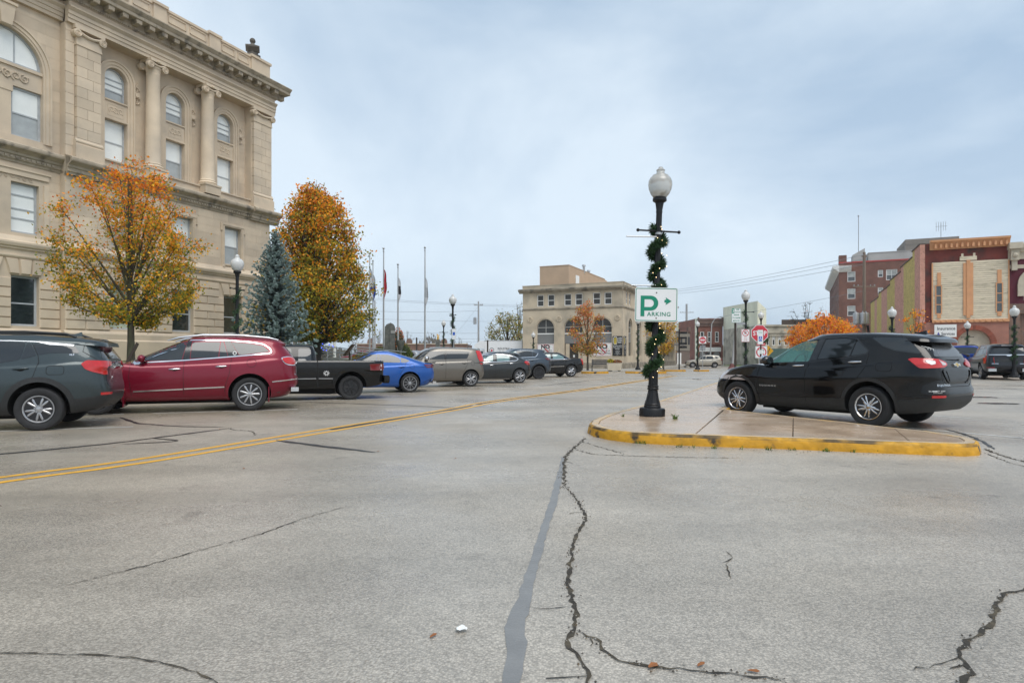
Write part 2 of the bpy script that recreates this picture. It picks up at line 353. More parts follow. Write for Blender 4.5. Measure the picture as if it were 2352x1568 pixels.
CR = [  # (pixels, width, material, jitter)
 ([(-150,1056),(0,1043),(140,1030),(276,1016),(351,1006),(440,995),(529,983)], .085, M_SEAL, .012),
 ([(276,958),(312,971),(340,974),(407,979),(517,981)], .075, M_SEAL, .012), ([(351,1006),(405,1013),(276,1020)], .06, M_SEAL, .01),
 ([(529,983),(535,987),(574,990),(587,1000)], .03, M_CRACK, .02), ([(632,1011),(717,1022),(790,1030),(862,1039)], .10, M_SEAL, .02),
 ([(695,923),(784,926),(971,933),(1060,938)], .07, M_SEAL, .02), ([(1256,884),(1300,880),(1354,874)], .09, M_SEAL, .03), ([(1060,905),(1200,912),(1330,918)], .04, M_CRACK, .03),
 ([(1297,1118),(1320,1140),(1335,1165),(1347,1190),(1330,1215),(1318,1245),(1312,1280),(1308,1310),(1305,1345),(1315,1380),(1322,1420),(1318,1450),(1303,1468),(1320,1500),(1350,1540),(1352,1568),(1348,1640)], .030, M_CRACK, .011),
 ([(1322,1450),(1350,1462),(1375,1475),(1405,1510),(1500,1530),(1650,1545),(1800,1562)], .022, M_CRACK, .012), ([(1212,1397),(1250,1398),(1300,1394)], .010, M_CRACK, .006),
 ([(2460,1335),(2352,1355),(2310,1362),(2295,1385),(2280,1415),(2270,1440),(2240,1460),(2215,1480),(2207,1510),(2230,1540),(2215,1570),(2190,1640)], .032, M_CRACK, .012), ([(2207,1510),(2150,1530),(2095,1536)], .012, M_CRACK, .01),
 ([(1668,1266),(1681,1281),(1660,1294)], .012, M_CRACK, .006), ([(1668,1294),(1678,1330)], .009, M_CRACK, .006),
 ([(-100,1498),(0,1500),(200,1505),(330,1515),(420,1535),(500,1570),(540,1640)], .012, M_CRACK, .006),
 ([(120,1352),(330,1300),(480,1258),(600,1226),(700,1190),(800,1162)], .014, M_CRACK, .010),
 ([(1345,1005),(1318,1030),(1300,1050),(1296,1085),(1297,1118)], .04, M_CRACK, .02), ([(1318,1030),(1360,1042),(1430,1046),(1560,1050),(1700,1052)], .025, M_CRACK, .02), ([(1330,1012),(1390,1030),(1440,1044)], .02, M_CRACK, .02),
 ([(2262,1030),(2300,1046),(2352,1060),(2440,1082)], .05, M_CRACK, .02), ([(2170,985),(2240,1006),(2285,1032)], .05, M_SEAL, .02), ([(2262,1040),(2330,1066),(2400,1078)], .02, M_CRACK, .02)]
for pl, w, m, j in CR:
    if m is M_CRACK:
        w *= .62
        C_ = curve(pxs(pl), .07)
        for i_ in range(3, len(C_)-3, 9):
            if random.random() < .45:
                b0 = C_[i_]; an = random.uniform(0, 6.28); l_ = w*random.uniform(3, 9); ribbon('crack', [b0+Vector((math.cos(an), math.sin(an)))*l_*t+Vector((random.uniform(-.01, .01), random.uniform(-.01, .01))) for t in (0, .3, .6, 1)], w*.35, m, jit=.004, wj=.5, taper=False, z=.0045)
    ribbon('crack' if m is M_CRACK else 'sealant_strip', curve(pxs(pl), .035 if m is M_CRACK else .12), w, m, jit=j, wj=.75 if m is M_CRACK else .3, taper=True, z=.005)
bl = pxs([(1291,1050),(1262,1150),(1225,1260),(1190,1370),(1160,1440),(1163,1480),(1155,1568),(1140,1700)]); br_ = pxs([(1296,1050),(1285,1130),(1255,1230),(1225,1350),(1208,1440),(1213,1490),(1195,1568),(1180,1700)])
A, B = curve(bl, .06), curve(br_, .06); k = 70; mb = MB(); vs = []
for i in range(k+1):
    a, b = A[int(i/k*(len(A)-1))], B[int(i/k*(len(B)-1))]; j = random.uniform(-.008, .008)
    vs += [(a.x+j, a.y, .003), (b.x+random.uniform(-.008, .008), b.y, .003)]
mb.add(vs, [(2*i, 2*i+1, 2*i+3, 2*i+2) for i in range(k)]); mb.build('sealant_strip', M_BAND, road)
# oil stain and thin puddles beyond the parked black car
M_WET = mat('wet_patch', (.03, .031, .033), .10, var=.2, vs=3)
for (x0, x1, y, h) in ((2240, 2335, 926.5, 2.2), (2230, 2290, 912, 1.6), (1590, 1612, 871, 1.0)):
    mb = MB(); c = px((x0+x1)/2, y); rx_ = abs(px(x1, y).x-px(x0, y).x)/2; ry_ = abs(px(x0, y-h).y-px(x0, y+h).y)/2
    mb.add([(c.x+rx_*math.cos(a)*random.uniform(.7, 1.1), c.y+ry_*math.sin(a)*random.uniform(.7, 1.1), .003) for a in [2*PI*i/22 for i in range(22)]], [tuple(range(22))]); mb.build('wet_patch', M_WET, road)
# ---- traffic island with painted kerb and concrete slabs
ol = [px(x, y, .15) for x, y in ((1672,940),(1740,947),(1822,956),(1940,968),(2051,981),(2132,989),(2200,999),(2236,1006),(2250,1013),(2246,1018),(2215,1020),(2091,1016),(1950,1011),(1821,1006),(1720,1003),(1623,1000),(1540,997),(1453,993),(1400,987),(1366,980),(1352,973),(1358,965),(1380,955),(1407,946),(1480,928),(1543,910),(1659,873))]
ol = [Vector((p.x, p.y)) for p in ol]+[Vector(Wp(s, n)[:2]) for s, n in ((36, 3.25), (44, 3.25), (51, 3.2), (52.2, 2.9), (52.6, 2.3), (52.2, 1.7), (51, 1.4), (40, 1.35), (30, 1.35), (20, 1.35))]
ol = ol[::-1]
def area(p): return .5*sum(p[i][0]*p[(i+1) % len(p)][1]-p[(i+1) % len(p)][0]*p[i][1] for i in range(len(p)))
if area(ol) < 0: ol = ol[::-1]
def inset(p, d):
    n = len(p); o = []
    for i in range(n):
        a = (p[i]-p[i-1]).normalized(); b = (p[(i+1) % n]-p[i]).normalized()
        na, nb = Vector((-a.y, a.x)), Vector((-b.y, b.x)); m = (na+nb); m = m/max(.5, m.dot(na)) if m.length > .1 else na
        o.append(p[i]+m*d)
    return o
def densify(p, st):
    o = []
    for i in range(len(p)):
        a, b = p[i], p[(i+1) % len(p)]; k = max(1, int((b-a).length/st))
        o += [a+(b-a)*(j/k) for j in range(k)]
    return o
old = densify(ol, .22)
isl = tag(empty('traffic_island', px(1500, 990, 0)), kind='structure'); ILOC = Vector(isl.location)
def loopmesh(loops):
    mb = MB(); n = len(loops[0]); vs = [p for lp in loops for p in lp]
    return vs, [(k*n+i, k*n+(i+1) % n, (k+1)*n+(i+1) % n, (k+1)*n+i) for k in range(len(loops)-1) for i in range(n)]
def L3(lp, zf): return [(p.x-ILOC.x, p.y-ILOC.y, zf(i)) for i, p in enumerate(lp)]
rn = [random.uniform(-.008, .008) for _ in old]
def outn(p, j): return [q for q in inset(p, j)]
vs, fs = loopmesh([L3(inset(old, -.02), lambda i: -.05), L3(inset(old, -.016), lambda i: .03), [(x+rn[i]*.8, y+rn[i], z) for i, (x, y, z) in enumerate(L3(old, lambda i: .112+rn[i]*.5))], L3(inset(old, .012), lambda i: .142+rn[i]*.4), L3(inset(old, .04), lambda i: .150+rn[i]*.2)])
mb = MB(); mb.add(vs, fs); mb.m = [1 if i >= 2*len(old) else 0 for i in range(len(fs))]; mb.build('kerb_face', [M_CURB, M_CURBE], isl, smooth=50)
vs, fs = loopmesh([L3(inset(old, .042), lambda i: .1505), L3(inset(old, .15), lambda i: .1525), L3(inset(old, .156), lambda i: .10)])
mb = MB(); mb.add(vs, fs); mb.build('kerb_top', M_CURBTOP, isl, smooth=50)
def clip(poly, p, nrm):
    o = []
    for i in range(len(poly)):
        a, b = poly[i], poly[(i+1) % len(poly)]; da, db = (a-p).dot(nrm), (b-p).dot(nrm)
        if da >= 0: o.append(a)
        if (da >= 0) != (db >= 0): o.append(a+(b-a)*(da/(da-db)))
    return o
def slab(poly):
    poly = [p for i, p in enumerate(poly) if (p-poly[i-1]).length > .004]
    if len(poly) < 3 or abs(area(poly)) < .02: return
    q = inset(poly, .006); zz = .150+random.uniform(-.003, .003)
    mb = MB(); pr = [(p.x-ILOC.x, p.y-ILOC.y) for p in q]; pr2 = [(p.x-ILOC.x, p.y-ILOC.y) for p in inset(poly, .014)]; n = len(pr)
    mb.add([(x, y, .05) for x, y in pr]+[(x, y, zz-.006) for x, y in pr]+[(x, y, zz) for x, y in pr2], [(i, (i+1) % n, n+(i+1) % n, n+i) for i in range(n)]+[(n+i, n+(i+1) % n, 2*n+(i+1) % n, 2*n+i) for i in range(n)]+[tuple(range(2*n, 3*n))])
    mb.build('slab', M_CONC, isl)
core = densify(inset(old, .158), 99)
def cut2(poly, a, b):
    a, b = Vector(a[:2]), Vector(b[:2]); d = (b-a).normalized(); nn = Vector((-d.y, d.x)); return clip(poly, a, nn), clip(poly, a, -nn)
lf, rt = cut2(core, px(1602, 992, .15), px(1662, 941, .15))
r1, r2 = cut2(rt, px(1821, 1005, .15), px(1822, 956, .15))
r2a, r2b = cut2(r2, px(2091, 1014, .15), px(2054, 983, .15))
for p in (r1, r2a, r2b): slab(p)
rest = lf
for s in [10.6, 11.75]+[13.3+1.55*i for i in range(26)]:
    a = Wp(s, 0); b = Wp(s, 1); rest, pc = cut2(rest, a, b)
    if pc: slab(pc)
if rest: slab(rest)
mb = MB(); c = inset(old, .15); mb.add([(p.x-ILOC.x, p.y-ILOC.y, .115) for p in c], [tuple(range(len(c)))]); mb.build('joint_bed', mat('joint_dirt', (.035, .03, .022), .95), isl)
# ---- far yellow-kerbed islands and the pavement before the corner building
def kerbed(name, poly, m_top, m_kerb, h=.14, z0=None, kind='structure'):
    c = sum((p for p in poly), Vector((0, 0)))/len(poly)
    if area(poly) < 0: poly = poly[::-1]
    g = (gz(c) if z0 is None else z0); r = tag(empty(name, (c.x, c.y, g)), kind=kind); n = len(poly)
    a = [(p.x-c.x, p.y-c.y) for p in inset(poly, .16)]; b = [(p.x-c.x, p.y-c.y) for p in poly]
    mb = MB(); mb.add([(x, y, -.4) for x, y in b]+[(x, y, h) for x, y in b]+[(x, y, h+.004) for x, y in a], [(i, (i+1) % n, n+(i+1) % n, n+i) for i in range(n)]+[(n+i, n+(i+1) % n, 2*n+(i+1) % n, 2*n+i) for i in range(n)]); mb.build('kerb', m_kerb, r)
    mb = MB(); mb.add([(x, y, h) for x, y in [(p.x-c.x, p.y-c.y) for p in inset(poly, .15)]], [tuple(range(n))]); mb.build('paving', m_top, r)
    return r
def SNp(l): return [Vector(Wp(s, n)[:2]) for s, n in l]
def lens(p0, p1, w):
    p0, p1 = Vector(p0[:2]), Vector(p1[:2]); d = p1-p0; nn = Vector((-d.y, d.x)).normalized(); o = []
    for i in range(9): o.append(p0+d*(i/8)-nn*w*math.sin(PI*(i+.01)/8.02)**.5)
    for i in range(9): o.append(p1-d*(i/8)+nn*w*math.sin(PI*(i+.01)/8.02)**.5)
    return o
kerbed('corner_bulb', lens(px(1335, 856.5), px(1397, 857.5), .9), M_PAVE, M_CURB)
kerbed('corner_bulb', lens(px(1437, 857), px(1530, 856), 1.0), M_PAVE, M_CURB)
kerbed('corner_bulb', lens(pxd(1516, 57), pxd(1575, 56), .8), M_PAVE, M_CURB)
kerbed('splitter_island', lens(pxd(1594, 57.5), pxd(1628, 56.5), .7), M_PAVE, M_CURB)
kerbed('pavement', SNp([(52, 14.2), (130, 14.2), (130, 60), (52, 60)]), M_PAVE, M_KERB, z0=-.18)
kerbed('pavement', SNp([(-60, 15.9), (44, 15.9), (46, 17), (46.6, 19), (46.6, 60), (-60, 60)]), M_PAVE, M_KERB)
kerbed('pavement', SNp([(57.5, -5), (58.5, -6), (58.5, -70), (130, -70), (130, -5)]), M_PAVE, M_KERB, z0=-.2)
kerbed('grass_verge', [Vector(pxd(a, b)[:2]) for a, b in ((1655, 96), (1745, 80), (1775, 100), (1690, 118))], M_GRASS, M_KERB)
def lawnz(s, n): return .16+.86*sst(18.0, 21.5, n)*(1-sst(41.5, 45, s))
tag(sheet('lawn', [-60, -20, 0, 10, 20, 30, 36]+[40+.7*i for i in range(9)], [17.9+.35*i for i in range(12)]+[24, 30, 40], lawnz, M_GRASS), kind='structure')
# ---- litter and leaves on the street
M_LEAFO = mat('fallen_leaf_brown', (.25, .09, .025), .7, var=.3, vs=40)
lf_me = MB(); lf_me.add([(0,-.06,0),(.025,-.02,.012),(.02,.035,.004),(0,.06,.01),(-.02,.03,.014),(-.028,-.02,.003)], [(0,1,2,3),(0,3,4,5)]); lf_mesh = lf_me.mesh('fallen_leaf'); lf_mesh.materials.append(M_LEAFO)
for i, (x, y, what) in enumerate([(505,985,'beside the jagged black crack seal'),(262,1026,'on the black seal line far left'),(700,941,'behind the dark red car'),(668,936,'near the dark red car rear wheel'),(716,936,'between the red car and black pickup'),(995,1459,'near the crumpled white litter'),(1500,1528,'beside the lower road crack'),(1610,1525,'on the crack in the bottom centre'),(1730,1540,'far along the bottom crack'),(868,1036,'at the tip of the black seal patch'),(560,1075,'in the lane below the yellow lines'),(1045,1052,'in the middle of the lane')]):
    o = link('fallen_leaf', lf_mesh, None, None, px(x, y, .008), random.uniform(0, 6)); o.scale = (.35+random.random()*.25,)*3
    tag(o, 'small brown dead leaf lying on the asphalt '+what, 'leaf', 'dead leaves on the street')
mb = MB(); pts = []
for i in range(14):
    a = 2*PI*i/14; r = .028*random.uniform(.6, 1.2); pts.append((r*math.cos(a)*1.2, r*math.sin(a), random.uniform(.004, .02)))
mb.add(pts+[(0, 0, .03)], [(i, (i+1) % 14, 14) for i in range(14)]); tag(mb.build('litter', M_WHITE, None, loc=px(1061, 1448, .003)), 'small crumpled white scrap of litter on the lane asphalt', 'litter')
M_WEED = mat('weed_green', (.07, .13, .015), .8, var=.4, vs=30)
def tuft(mb, c, r, n, h):
    for _ in range(n):
        a = random.uniform(0, 6.28); q = Vector(c)+Vector((math.cos(a), math.sin(a), 0))*r*random.random(); t = random.uniform(0, 6.28); l = h*random.uniform(.4, 1.1)
        d = Vector((math.cos(t), math.sin(t), 0)); e = Vector((-d.y, d.x, 0))*.006; tip = q+d*l*.7+Vector((0, 0, l))
        mb.add([q-e, q+e, q+d*l*.4+Vector((0, 0, l*.75))+e*.6, tip], [(0, 1, 2), (0, 2, 3)])
mb = MB()
for x in [1400, 1440, 1462, 1470, 1478, 1560, 1590, 1640, 1700, 1760, 1765, 1820, 1890, 1900, 1960, 2020, 2110, 2115, 2120, 2128, 2180, 2215]:
    y = np.interp(x, [1350, 1407, 1470, 1543, 1623, 1821, 1933, 2252], [996, 1009, 1018, 1025, 1028.5, 1034, 1037.5, 1042])
    tuft(mb, px(x, y+.5, .0), .05, random.randint(5, 22), .05)
tag(mb.build('kerb_weeds', M_WEED), 'sparse green weeds and moss along the foot of the yellow kerb', 'weeds', kind='stuff')
mb = MB(); tuft(mb, (0, 0, 0), .05, 34, .09); tag(mb.build('weed_plant', [M_WEED], loc=px(1552, 962, .152)), 'small leafy weed growing in the slab joint right of the big lamp post', 'weed')
mb = MB(); tuft(mb, (0, 0, 0), .03, 18, .05); tag(mb.build('weed_plant', [M_WEED], loc=px(1430, 956, .152)), 'tiny weed in the island slab left of the big lamp post', 'weed')

mb = MB(); GR = [c for pl, w, m, j in CR if m is M_CRACK and w > .02 for c in curve(pxs(pl), .04)]
for k in range(1500):
    if k < 1150: c_ = random.choice(GR); q_ = Vector((c_.x+random.gauss(0, .022), c_.y+random.gauss(0, .022)))
    else:
        x_ = random.uniform(1350, 2258); y_ = np.interp(x_, [1350, 1407, 1470, 1543, 1623, 1821, 1933, 2252], [996, 1009, 1018, 1025, 1028.5, 1034, 1037.5, 1042]); c_ = px(x_, y_+abs(random.gauss(0, 4))); q_ = Vector((c_.x, c_.y))
    r_ = random.uniform(.0025, .008); a_ = random.uniform(0, 6.28); mb.add([(q_.x+r_*math.cos(a_), q_.y+r_*math.sin(a_), .004), (q_.x+r_*math.cos(a_+2.1), q_.y+r_*math.sin(a_+2.1), .004), (q_.x+r_*math.cos(a_+4.2), q_.y+r_*math.sin(a_+4.2), .004), (q_.x, q_.y, .004+r_*.9)], [(0, 1, 3), (1, 2, 3), (2, 0, 3)], random.choice((0, 0, 1, 2)))
tag(mb.build('road_grit', [mat('grit_dark', (.06, .05, .04), .9), mat('grit_brown', (.14, .10, .06), .9), mat('grit_pale', (.30, .28, .25), .9)]), 'loose grit and dirt along the road cracks and kerb foot', 'grit', kind='stuff')
# ================================================================ COURTHOUSE
def wallmesh(mb, a0, a1, z0, z1, y, t, ops, mi=0, back=None):
    """wall face at y between a0..a1, z0..z1 with openings (a,b,c,d,arch) and reveals t deep (arch: half-round head above d)"""
    xs = sorted({a0, a1, *[o[0] for o in ops], *[o[1] for o in ops]}); zs = {z0, z1}
    for o in ops: zs |= {o[2], o[3]+((o[1]-o[0])/2 if o[4] else 0)}
    zs = sorted(z for z in zs if z0-1e-6 <= z <= z1+1e-6)
    def top(o): return o[3]+((o[1]-o[0])/2 if o[4] else 0)
    for i in range(len(xs)-1):
        for j in range(len(zs)-1):
            cx, cz = (xs[i]+xs[i+1])/2, (zs[j]+zs[j+1])/2
            if any(o[0] < cx < o[1] and o[2] < cz < top(o) for o in ops): continue
            mb.add([(xs[i], y, zs[j]), (xs[i+1], y, zs[j]), (xs[i+1], y, zs[j+1]), (xs[i], y, zs[j+1])], [(0, 1, 2, 3)], mi)
    for a, b, c, d, ar in ops:
        if not ar:
            lp = [(a, c), (b, c), (b, d), (a, d)]
        else:
            r = (b-a)/2; cx = (a+b)/2; arc = [(cx+r*math.cos(PI*k/16), d+r*math.sin(PI*k/16)) for k in range(17)]
            lp = [(a, c), (b, c)]+arc
            mb.add([(p[0], y, p[1]) for p in arc[:9]]+[(b, y, d+r), ], [(k+1, k, 9) for k in range(8)], mi)
            mb.add([(p[0], y, p[1]) for p in arc[8:]]+[(a, y, d+r), ], [(k+1, k, 9) for k in range(8)], mi)
        n = len(lp); mb.add([(p[0], y, p[1]) for p in lp]+[(p[0], y+t, p[1]) for p in lp], [(i, (i+1) % n, n+(i+1) % n, n+i) for i in range(n)], mi)
def pane_poly(a, b, c, d, ar, ins=0.):
    if not ar: return [(a+ins, c+ins), (b-ins, c+ins), (b-ins, d-ins), (a+ins, d-ins)]
    r = (b-a)/2-ins; cx = (a+b)/2
    return [(a+ins, c+ins), (b-ins, c+ins)]+[(cx+r*math.cos(PI*k/14), d+r*math.sin(PI*k/14)) for k in range(15)]
def window(parent, a, b, c, d, ar, y, fm, panes, fw=.09, rails=(), mull=(), name='window', depth=.07):
    """frame ring with rails and mullions; the panes are its sub-parts. panes: list of (z0,z1,material) or one material"""
    mb = MB(); po, pi = pane_poly(a, b, c, d, ar), pane_poly(a, b, c, d, ar, fw); n = len(po)
    for q, yy in ((0, y),):
        mb.add([(p[0], yy, p[1]) for p in po]+[(p[0], yy, p[1]) for p in pi]+[(p[0], yy+depth, p[1]) for p in pi], [(i, (i+1) % n, n+(i+1) % n, n+i) for i in range(n)]+[(n+i, n+(i+1) % n, 2*n+(i+1) % n, 2*n+i) for i in range(n)])
    for z in rails: mb.box(a+fw, y+.01, z-.035, b-fw, y+.055, z+.035)
    for x in mull: mb.box(x-.03, y+.012, c+fw, x+.03, y+.05, d+((b-a)/2*.96 if ar else -fw))
    w = mb.build(name, fm, parent)
    if not isinstance(panes, list): panes = [(None, None, panes)]
    for (p0, p1, pm) in panes:
        pb = MB()
        if p0 is None: poly = pane_poly(a, b, c, d, ar, fw*.8)
        elif ar and p1 > d: poly = [(a+fw*.8, p0), (b-fw*.8, p0)]+pane_poly(a, b, c, d, ar, fw*.8)[2:]
        else: poly = [(a+fw*.8, p0), (b-fw*.8, p0), (b-fw*.8, p1), (a+fw*.8, p1)]
        yy = y+.04
        pb.add([(p[0], yy, p[1]) for p in poly], [tuple(range(len(poly)))]); pb.build('pane', pm, w)
    return w
UB = {}
def chamfer_box(key, ch):
    if key not in UB:                                    # unit block, front face towards -y, chamfered
        mb = MB(); c = ch
        v = [(0,.0,0),(1,.0,0),(1,.0,1),(0,.0,1)]
        f = [(c,-1,c),(1-c,-1,c),(1-c,-1,1-c),(c,-1,1-c)]
        m = [(.012,-.3,.03),(.988,-.3,.03),(.988,-.3,.97),(.012,-.3,.97)]
        mb.add(v+m+f, [(i, (i+1) % 4, 4+(i+1) % 4, 4+i) for i in range(4)]+[(4+i, 4+(i+1) % 4, 8+(i+1) % 4, 8+i) for i in range(4)]+[(8, 9, 10, 11)])
        UB[key] = mb.mesh(key)
    return UB[key]
def sub_iv(iv, cuts):
    for c, d in cuts:
        o = []
        for a, b in iv:
            if d <= a or c >= b: o.append((a, b)); continue
            if c > a: o.append((a, c))
            if d < b: o.append((d, b))
        iv = o
    return [i for i in iv if i[1]-i[0] > .06]
def blocks(parent, name, m, a0, a1, z0, course, rows, y, proud, ln, gap, ex=(), key='block', ch=.05):
    me = chamfer_box(key, ch)
    if not me.materials: me.materials.append(m)
    for r in range(rows):
        zb = z0+r*course; zt = zb+course
        iv = sub_iv([(a0, a1)], [e(zb, zt) if callable(e) else (e[0], e[1]) for e in ex if callable(e) or (e[2] < zt-.05 and e[3] > zb+.05)])
        for a, b in iv:
            k = max(1, round((b-a)/ln)); off = (.35 if r % 2 else 0)*(b-a)/k if k > 1 else 0
            cuts = [a]+[a+(b-a)*(j+ (0.34 if r % 2 else -.12)*(1 if k > 1 else 0))/k for j in range(1, k)]+[b]
            for j in range(len(cuts)-1):
                o = bpy.data.objects.new(name, me); COL.objects.link(o); o.parent = parent
                o.location = (cuts[j]+gap/2, y, zb+gap/2); o.scale = (cuts[j+1]-cuts[j]-gap, proud, course-gap)
def mould(mb, prof, a, b, y, z, mi=0, ends=True):        # profile (out, up) run along x
    p = [(y-o, z+u) for o, u in prof]; mb.prism(p, 'x', a, b, mi)
CH = empty('courthouse', Wp(0, 33), ROT); tag(CH, 'large pale limestone courthouse with columns, arched windows and heavy bracketed cornice', 'courthouse')
SE, SL = 32.8, 6.0
w1 = [22.45, 26.1, 29.7]; lw = [(17.35, 18.55), (15.55, 16.75), (12.9, 14.1)]
yl = .40                                                   # plane of the left bay
o1 = [(c-.70, c+.70, 2.68, 5.05, 0) for c in w1]; o2 = [(c-.66, c+.66, 7.08, 9.45, 0) for c in w1]
wb = MB(); wallmesh(wb, 19.5, SE, .0, 10.3, 0, .34, o1+o2)
wallmesh(wb, SL, 19.5, .0, 10.4, yl, .34, [(a, b, 2.68, 5.05, 0) for a, b in lw]+[(a, b, 7.05, 9.42, 0) for a, b in lw])
wb.add([(19.5, 0, 0), (19.5, yl, 0), (19.5, yl, 10.4), (19.5, 0, 10.4)], [(3, 2, 1, 0)])
yb = .58; w3 = [22.45, 26.02, 29.6]
o3 = [(c-.62, c+.62, 11.70, 13.98, 0) for c in w3]+[(c-.62, c+.62, 14.98, 16.12, 1) for c in w3]
wallmesh(wb, 20.9, 31.6, 10.3, 17.8, yb, .34, o3)
ARC, ARR, ARS = 17.05, 1.68, 14.9
wallmesh(wb, SL, 19.5, 10.4, 18.5, yl, .4, [(ARC-ARR, ARC+ARR, 11.55, ARS, 1)])
wb.box(SL, .95, 0, SE-.1, 16, 20.0)                        # mass behind
wb.add([(SE, 0, 0), (SE, 16, 0), (SE, 16, 20.2), (SE, 0, 20.2)], [(0, 1, 2, 3)])
wb.box(19.5, 0.02, 10.3, 21.18, .9, 17.75); wb.box(31.2, .02, 10.3, SE-.01, .9, 17.75)   # pier cores
wb.build('wall', M_STONE, CH)
# ground storey: water table, rusticated blocks, voussoirs
mb = MB()
for a, b, y in ((19.42, SE+.12, 0), (SL, 19.5, yl)):
    mould(mb, [(0,0),(.22,0),(.22,1.05),(.14,1.12),(.14,1.40),(.10,1.48),(.05,1.55),(0,1.55)], a, b, y, 1.0)
mb.build('water_table', M_STONE, CH)
rx = [(c-.70, c+.70, 2.68, 5.05) for c in w1]; lx = [(a, b, 2.68, 5.05) for a, b in lw]
vx = [(c-1.06, c+1.06, 4.95, 6.0) for c in w1]; vlx = [(a-.36, b+.36, 4.95, 6.0) for a, b in lw]
blocks(CH, 'rusticated_block', M_STONE, 19.5, SE, 2.60, .465, 7, 0, .07, 1.15, .03, rx+vx, 'rust', .045)
blocks(CH, 'rusticated_block', M_STONE, SL, 19.5, 2.60, .465, 7, yl, .07, 1.0, .03, lx+vlx, 'rust', .045)
for a, b, y in [(c-.70, c+.70, 0) for c in w1]+[(a, b, yl) for a, b in lw]:
    c = (a+b)/2
    for k in range(3):
        x0, x1 = a-.10+k*(b-a+.2)/3, a-.10+(k+1)*(b-a+.2)/3; t0, t1 = c+(x0-c)*1.28, c+(x1-c)*1.28
        mb = MB(); g = .02; lo, hi = 5.10, 5.84
        mb.add([(x0+g, y, lo), (x1-g, y, lo), (t1-g, y, hi), (t0+g, y, hi), (x0+g+.04, y-.09, lo+.04), (x1-g-.04, y-.09, lo+.04), (t1-g-.04, y-.09, hi-.04), (t0+g+.04, y-.09, hi-.04)], [(i, (i+1) % 4, 4+(i+1) % 4, 4+i) for i in range(4)]+[(4, 5, 6, 7)])
        mb.build('voussoir', M_STONE, CH)
mb = MB()
for a, b, y in ((19.42, SE+.1, 0), (SL, 19.5, yl)):
    mould(mb, [(0,0),(.06,0),(.10,.07),(.10,.14),(.05,.16),(.05,.40),(.14,.42),(.14,.48),(.22,.54),(.26,.66),(.26,.74),(.16,.80),(.06,1.02),(0,1.02)], a, b, y, 5.86)
mb.build('belt_course', M_STONE, CH)
# second storey: ashlar blocks, eared architraves
blocks(CH, 'ashlar_block', M_STONE, 19.5, SE, 6.9, .475, 7, 0, .008, 1.15, .006, [(c-.98, c+.98, 6.8, 9.8) for c in w1], 'ash', .01)
blocks(CH, 'ashlar_block', M_STONE, SL, 19.5, 6.9, .475, 7, yl, .008, 1.15, .006, [(a-.34, b+.34, 6.8, 9.8) for a, b in lw], 'ash', .01)
def surround(parent, a, b, c, d, y, w=.2, ear=.10):
    mb = MB()
    for k, (p, q) in enumerate(((0, .05), (.07, .085), (.15, .05))):
        mb.box(a-w+p*.9, y-q, c, a-p*.9+.0, y, d); mb.box(b+p*.9, y-q, c, b+w-p*.9, y, d)
        mb.box(a-w-ear+p*.9, y-q-.004, d-.30, a-w+.02, y, d+w-p*.9); mb.box(b+w-.02, y-q-.004, d-.30, b+w+ear-p*.9, y, d+w-p*.9)
        mb.box(a-w, y-q-.002, d+p, b+w, y, d+w-p*.3)
    mb.box(a-w-.02, y-.09, c-.30, a-w+.20, y, c-.02); mb.box(b+w-.20, y-.09, c-.30, b+w+.02, y, c-.02)
    for sx in (a-w+.09, b+w-.09): mb.lathe([(.075, -.13), (.075, -.09)], 10, (sx, y, c-.16), 'y')
    mb.box(a-w, y-.07, c-.10, b+w, y, c-.0)
    mb.build('window_surround', M_STONE, parent)
for c in w1: surround(CH, c-.66, c+.66, 7.08, 9.45, 0)
mb = MB(); a, b = 15.55, 18.55                             # the pair in the left bay shares one wide surround
for (x0, x1, z0, z1, q) in ((a-.42, a-.2, 7.0, 9.5, .06), (b+.2, b+.42, 7.0, 9.5, .06), (a-.42, b+.42, 9.72, 9.98, .07), (a-.5, b+.5, 9.98, 10.06, .12)): mb.box(x0, yl-q, z0, x1, yl, z1)
mb.build('window_surround', M_STONE, CH)
def scroll(mb, c, y, r, turns=1.6, d=1, rad=.03, st=0.):
    pts = []
    for k in range(22):
        t = k/21; a = st+d*t*turns*2*PI; q = r*(1-.82*t); pts.append((c[0]+q*math.cos(a), y, c[1]+q*math.sin(a)))
    mb.tube(pts, [rad*(1-.4*k/21) for k in range(22)], 5)
def relief(parent, x0, x1, z, y, h, n):
    mb = MB()
    for k in range(n):
        x = x0+(x1-x0)*(k+.5)/n; scroll(mb, (x, z+random.uniform(-.03, .03)), y-.02, h*.5, 1.4, 1 if k % 2 else -1, h*.09, random.uniform(0, 6))
        for _ in range(3):
            a = random.uniform(0, 6.28); p = (x+h*.45*math.cos(a), y-.02, z+h*.42*math.sin(a)); mb.ball(p, h*.10, 6, 4)
    return tag(mb.build('carved_relief', M_STONE, parent, smooth=60), kind='stuff')
relief(CH, 16.0, 18.3, 9.62, yl, .17, 9)
mb = MB()                                                  # cornice above the second storey
PC = [(0,0),(.05,0),(.08,.10),(.14,.14),(.14,.30),(.20,.34),(.22,.44),(.34,.52),(.48,.60),(.50,.66),(.50,.76),(.40,.84),(.10,.92),(0,.92)]
mould(mb, PC, 19.45, SE+.5, 0, 10.22); mould(mb, PC, SL, 19.5, yl, 10.3); mould(mb, PC, 19.45, 21.6, -.16, 10.222); mould(mb, PC, 31.0, SE+.6, -.14, 10.222)
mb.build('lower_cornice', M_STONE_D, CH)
mb = MB()
for i in range(70): mb.box(20+i*.185, -.19, 10.40, 20+i*.185+.10, 0, 10.50)
for i in range(50): mb.box(8+i*.225, yl-.19, 10.48, 8+i*.225+.12, yl, 10.58)
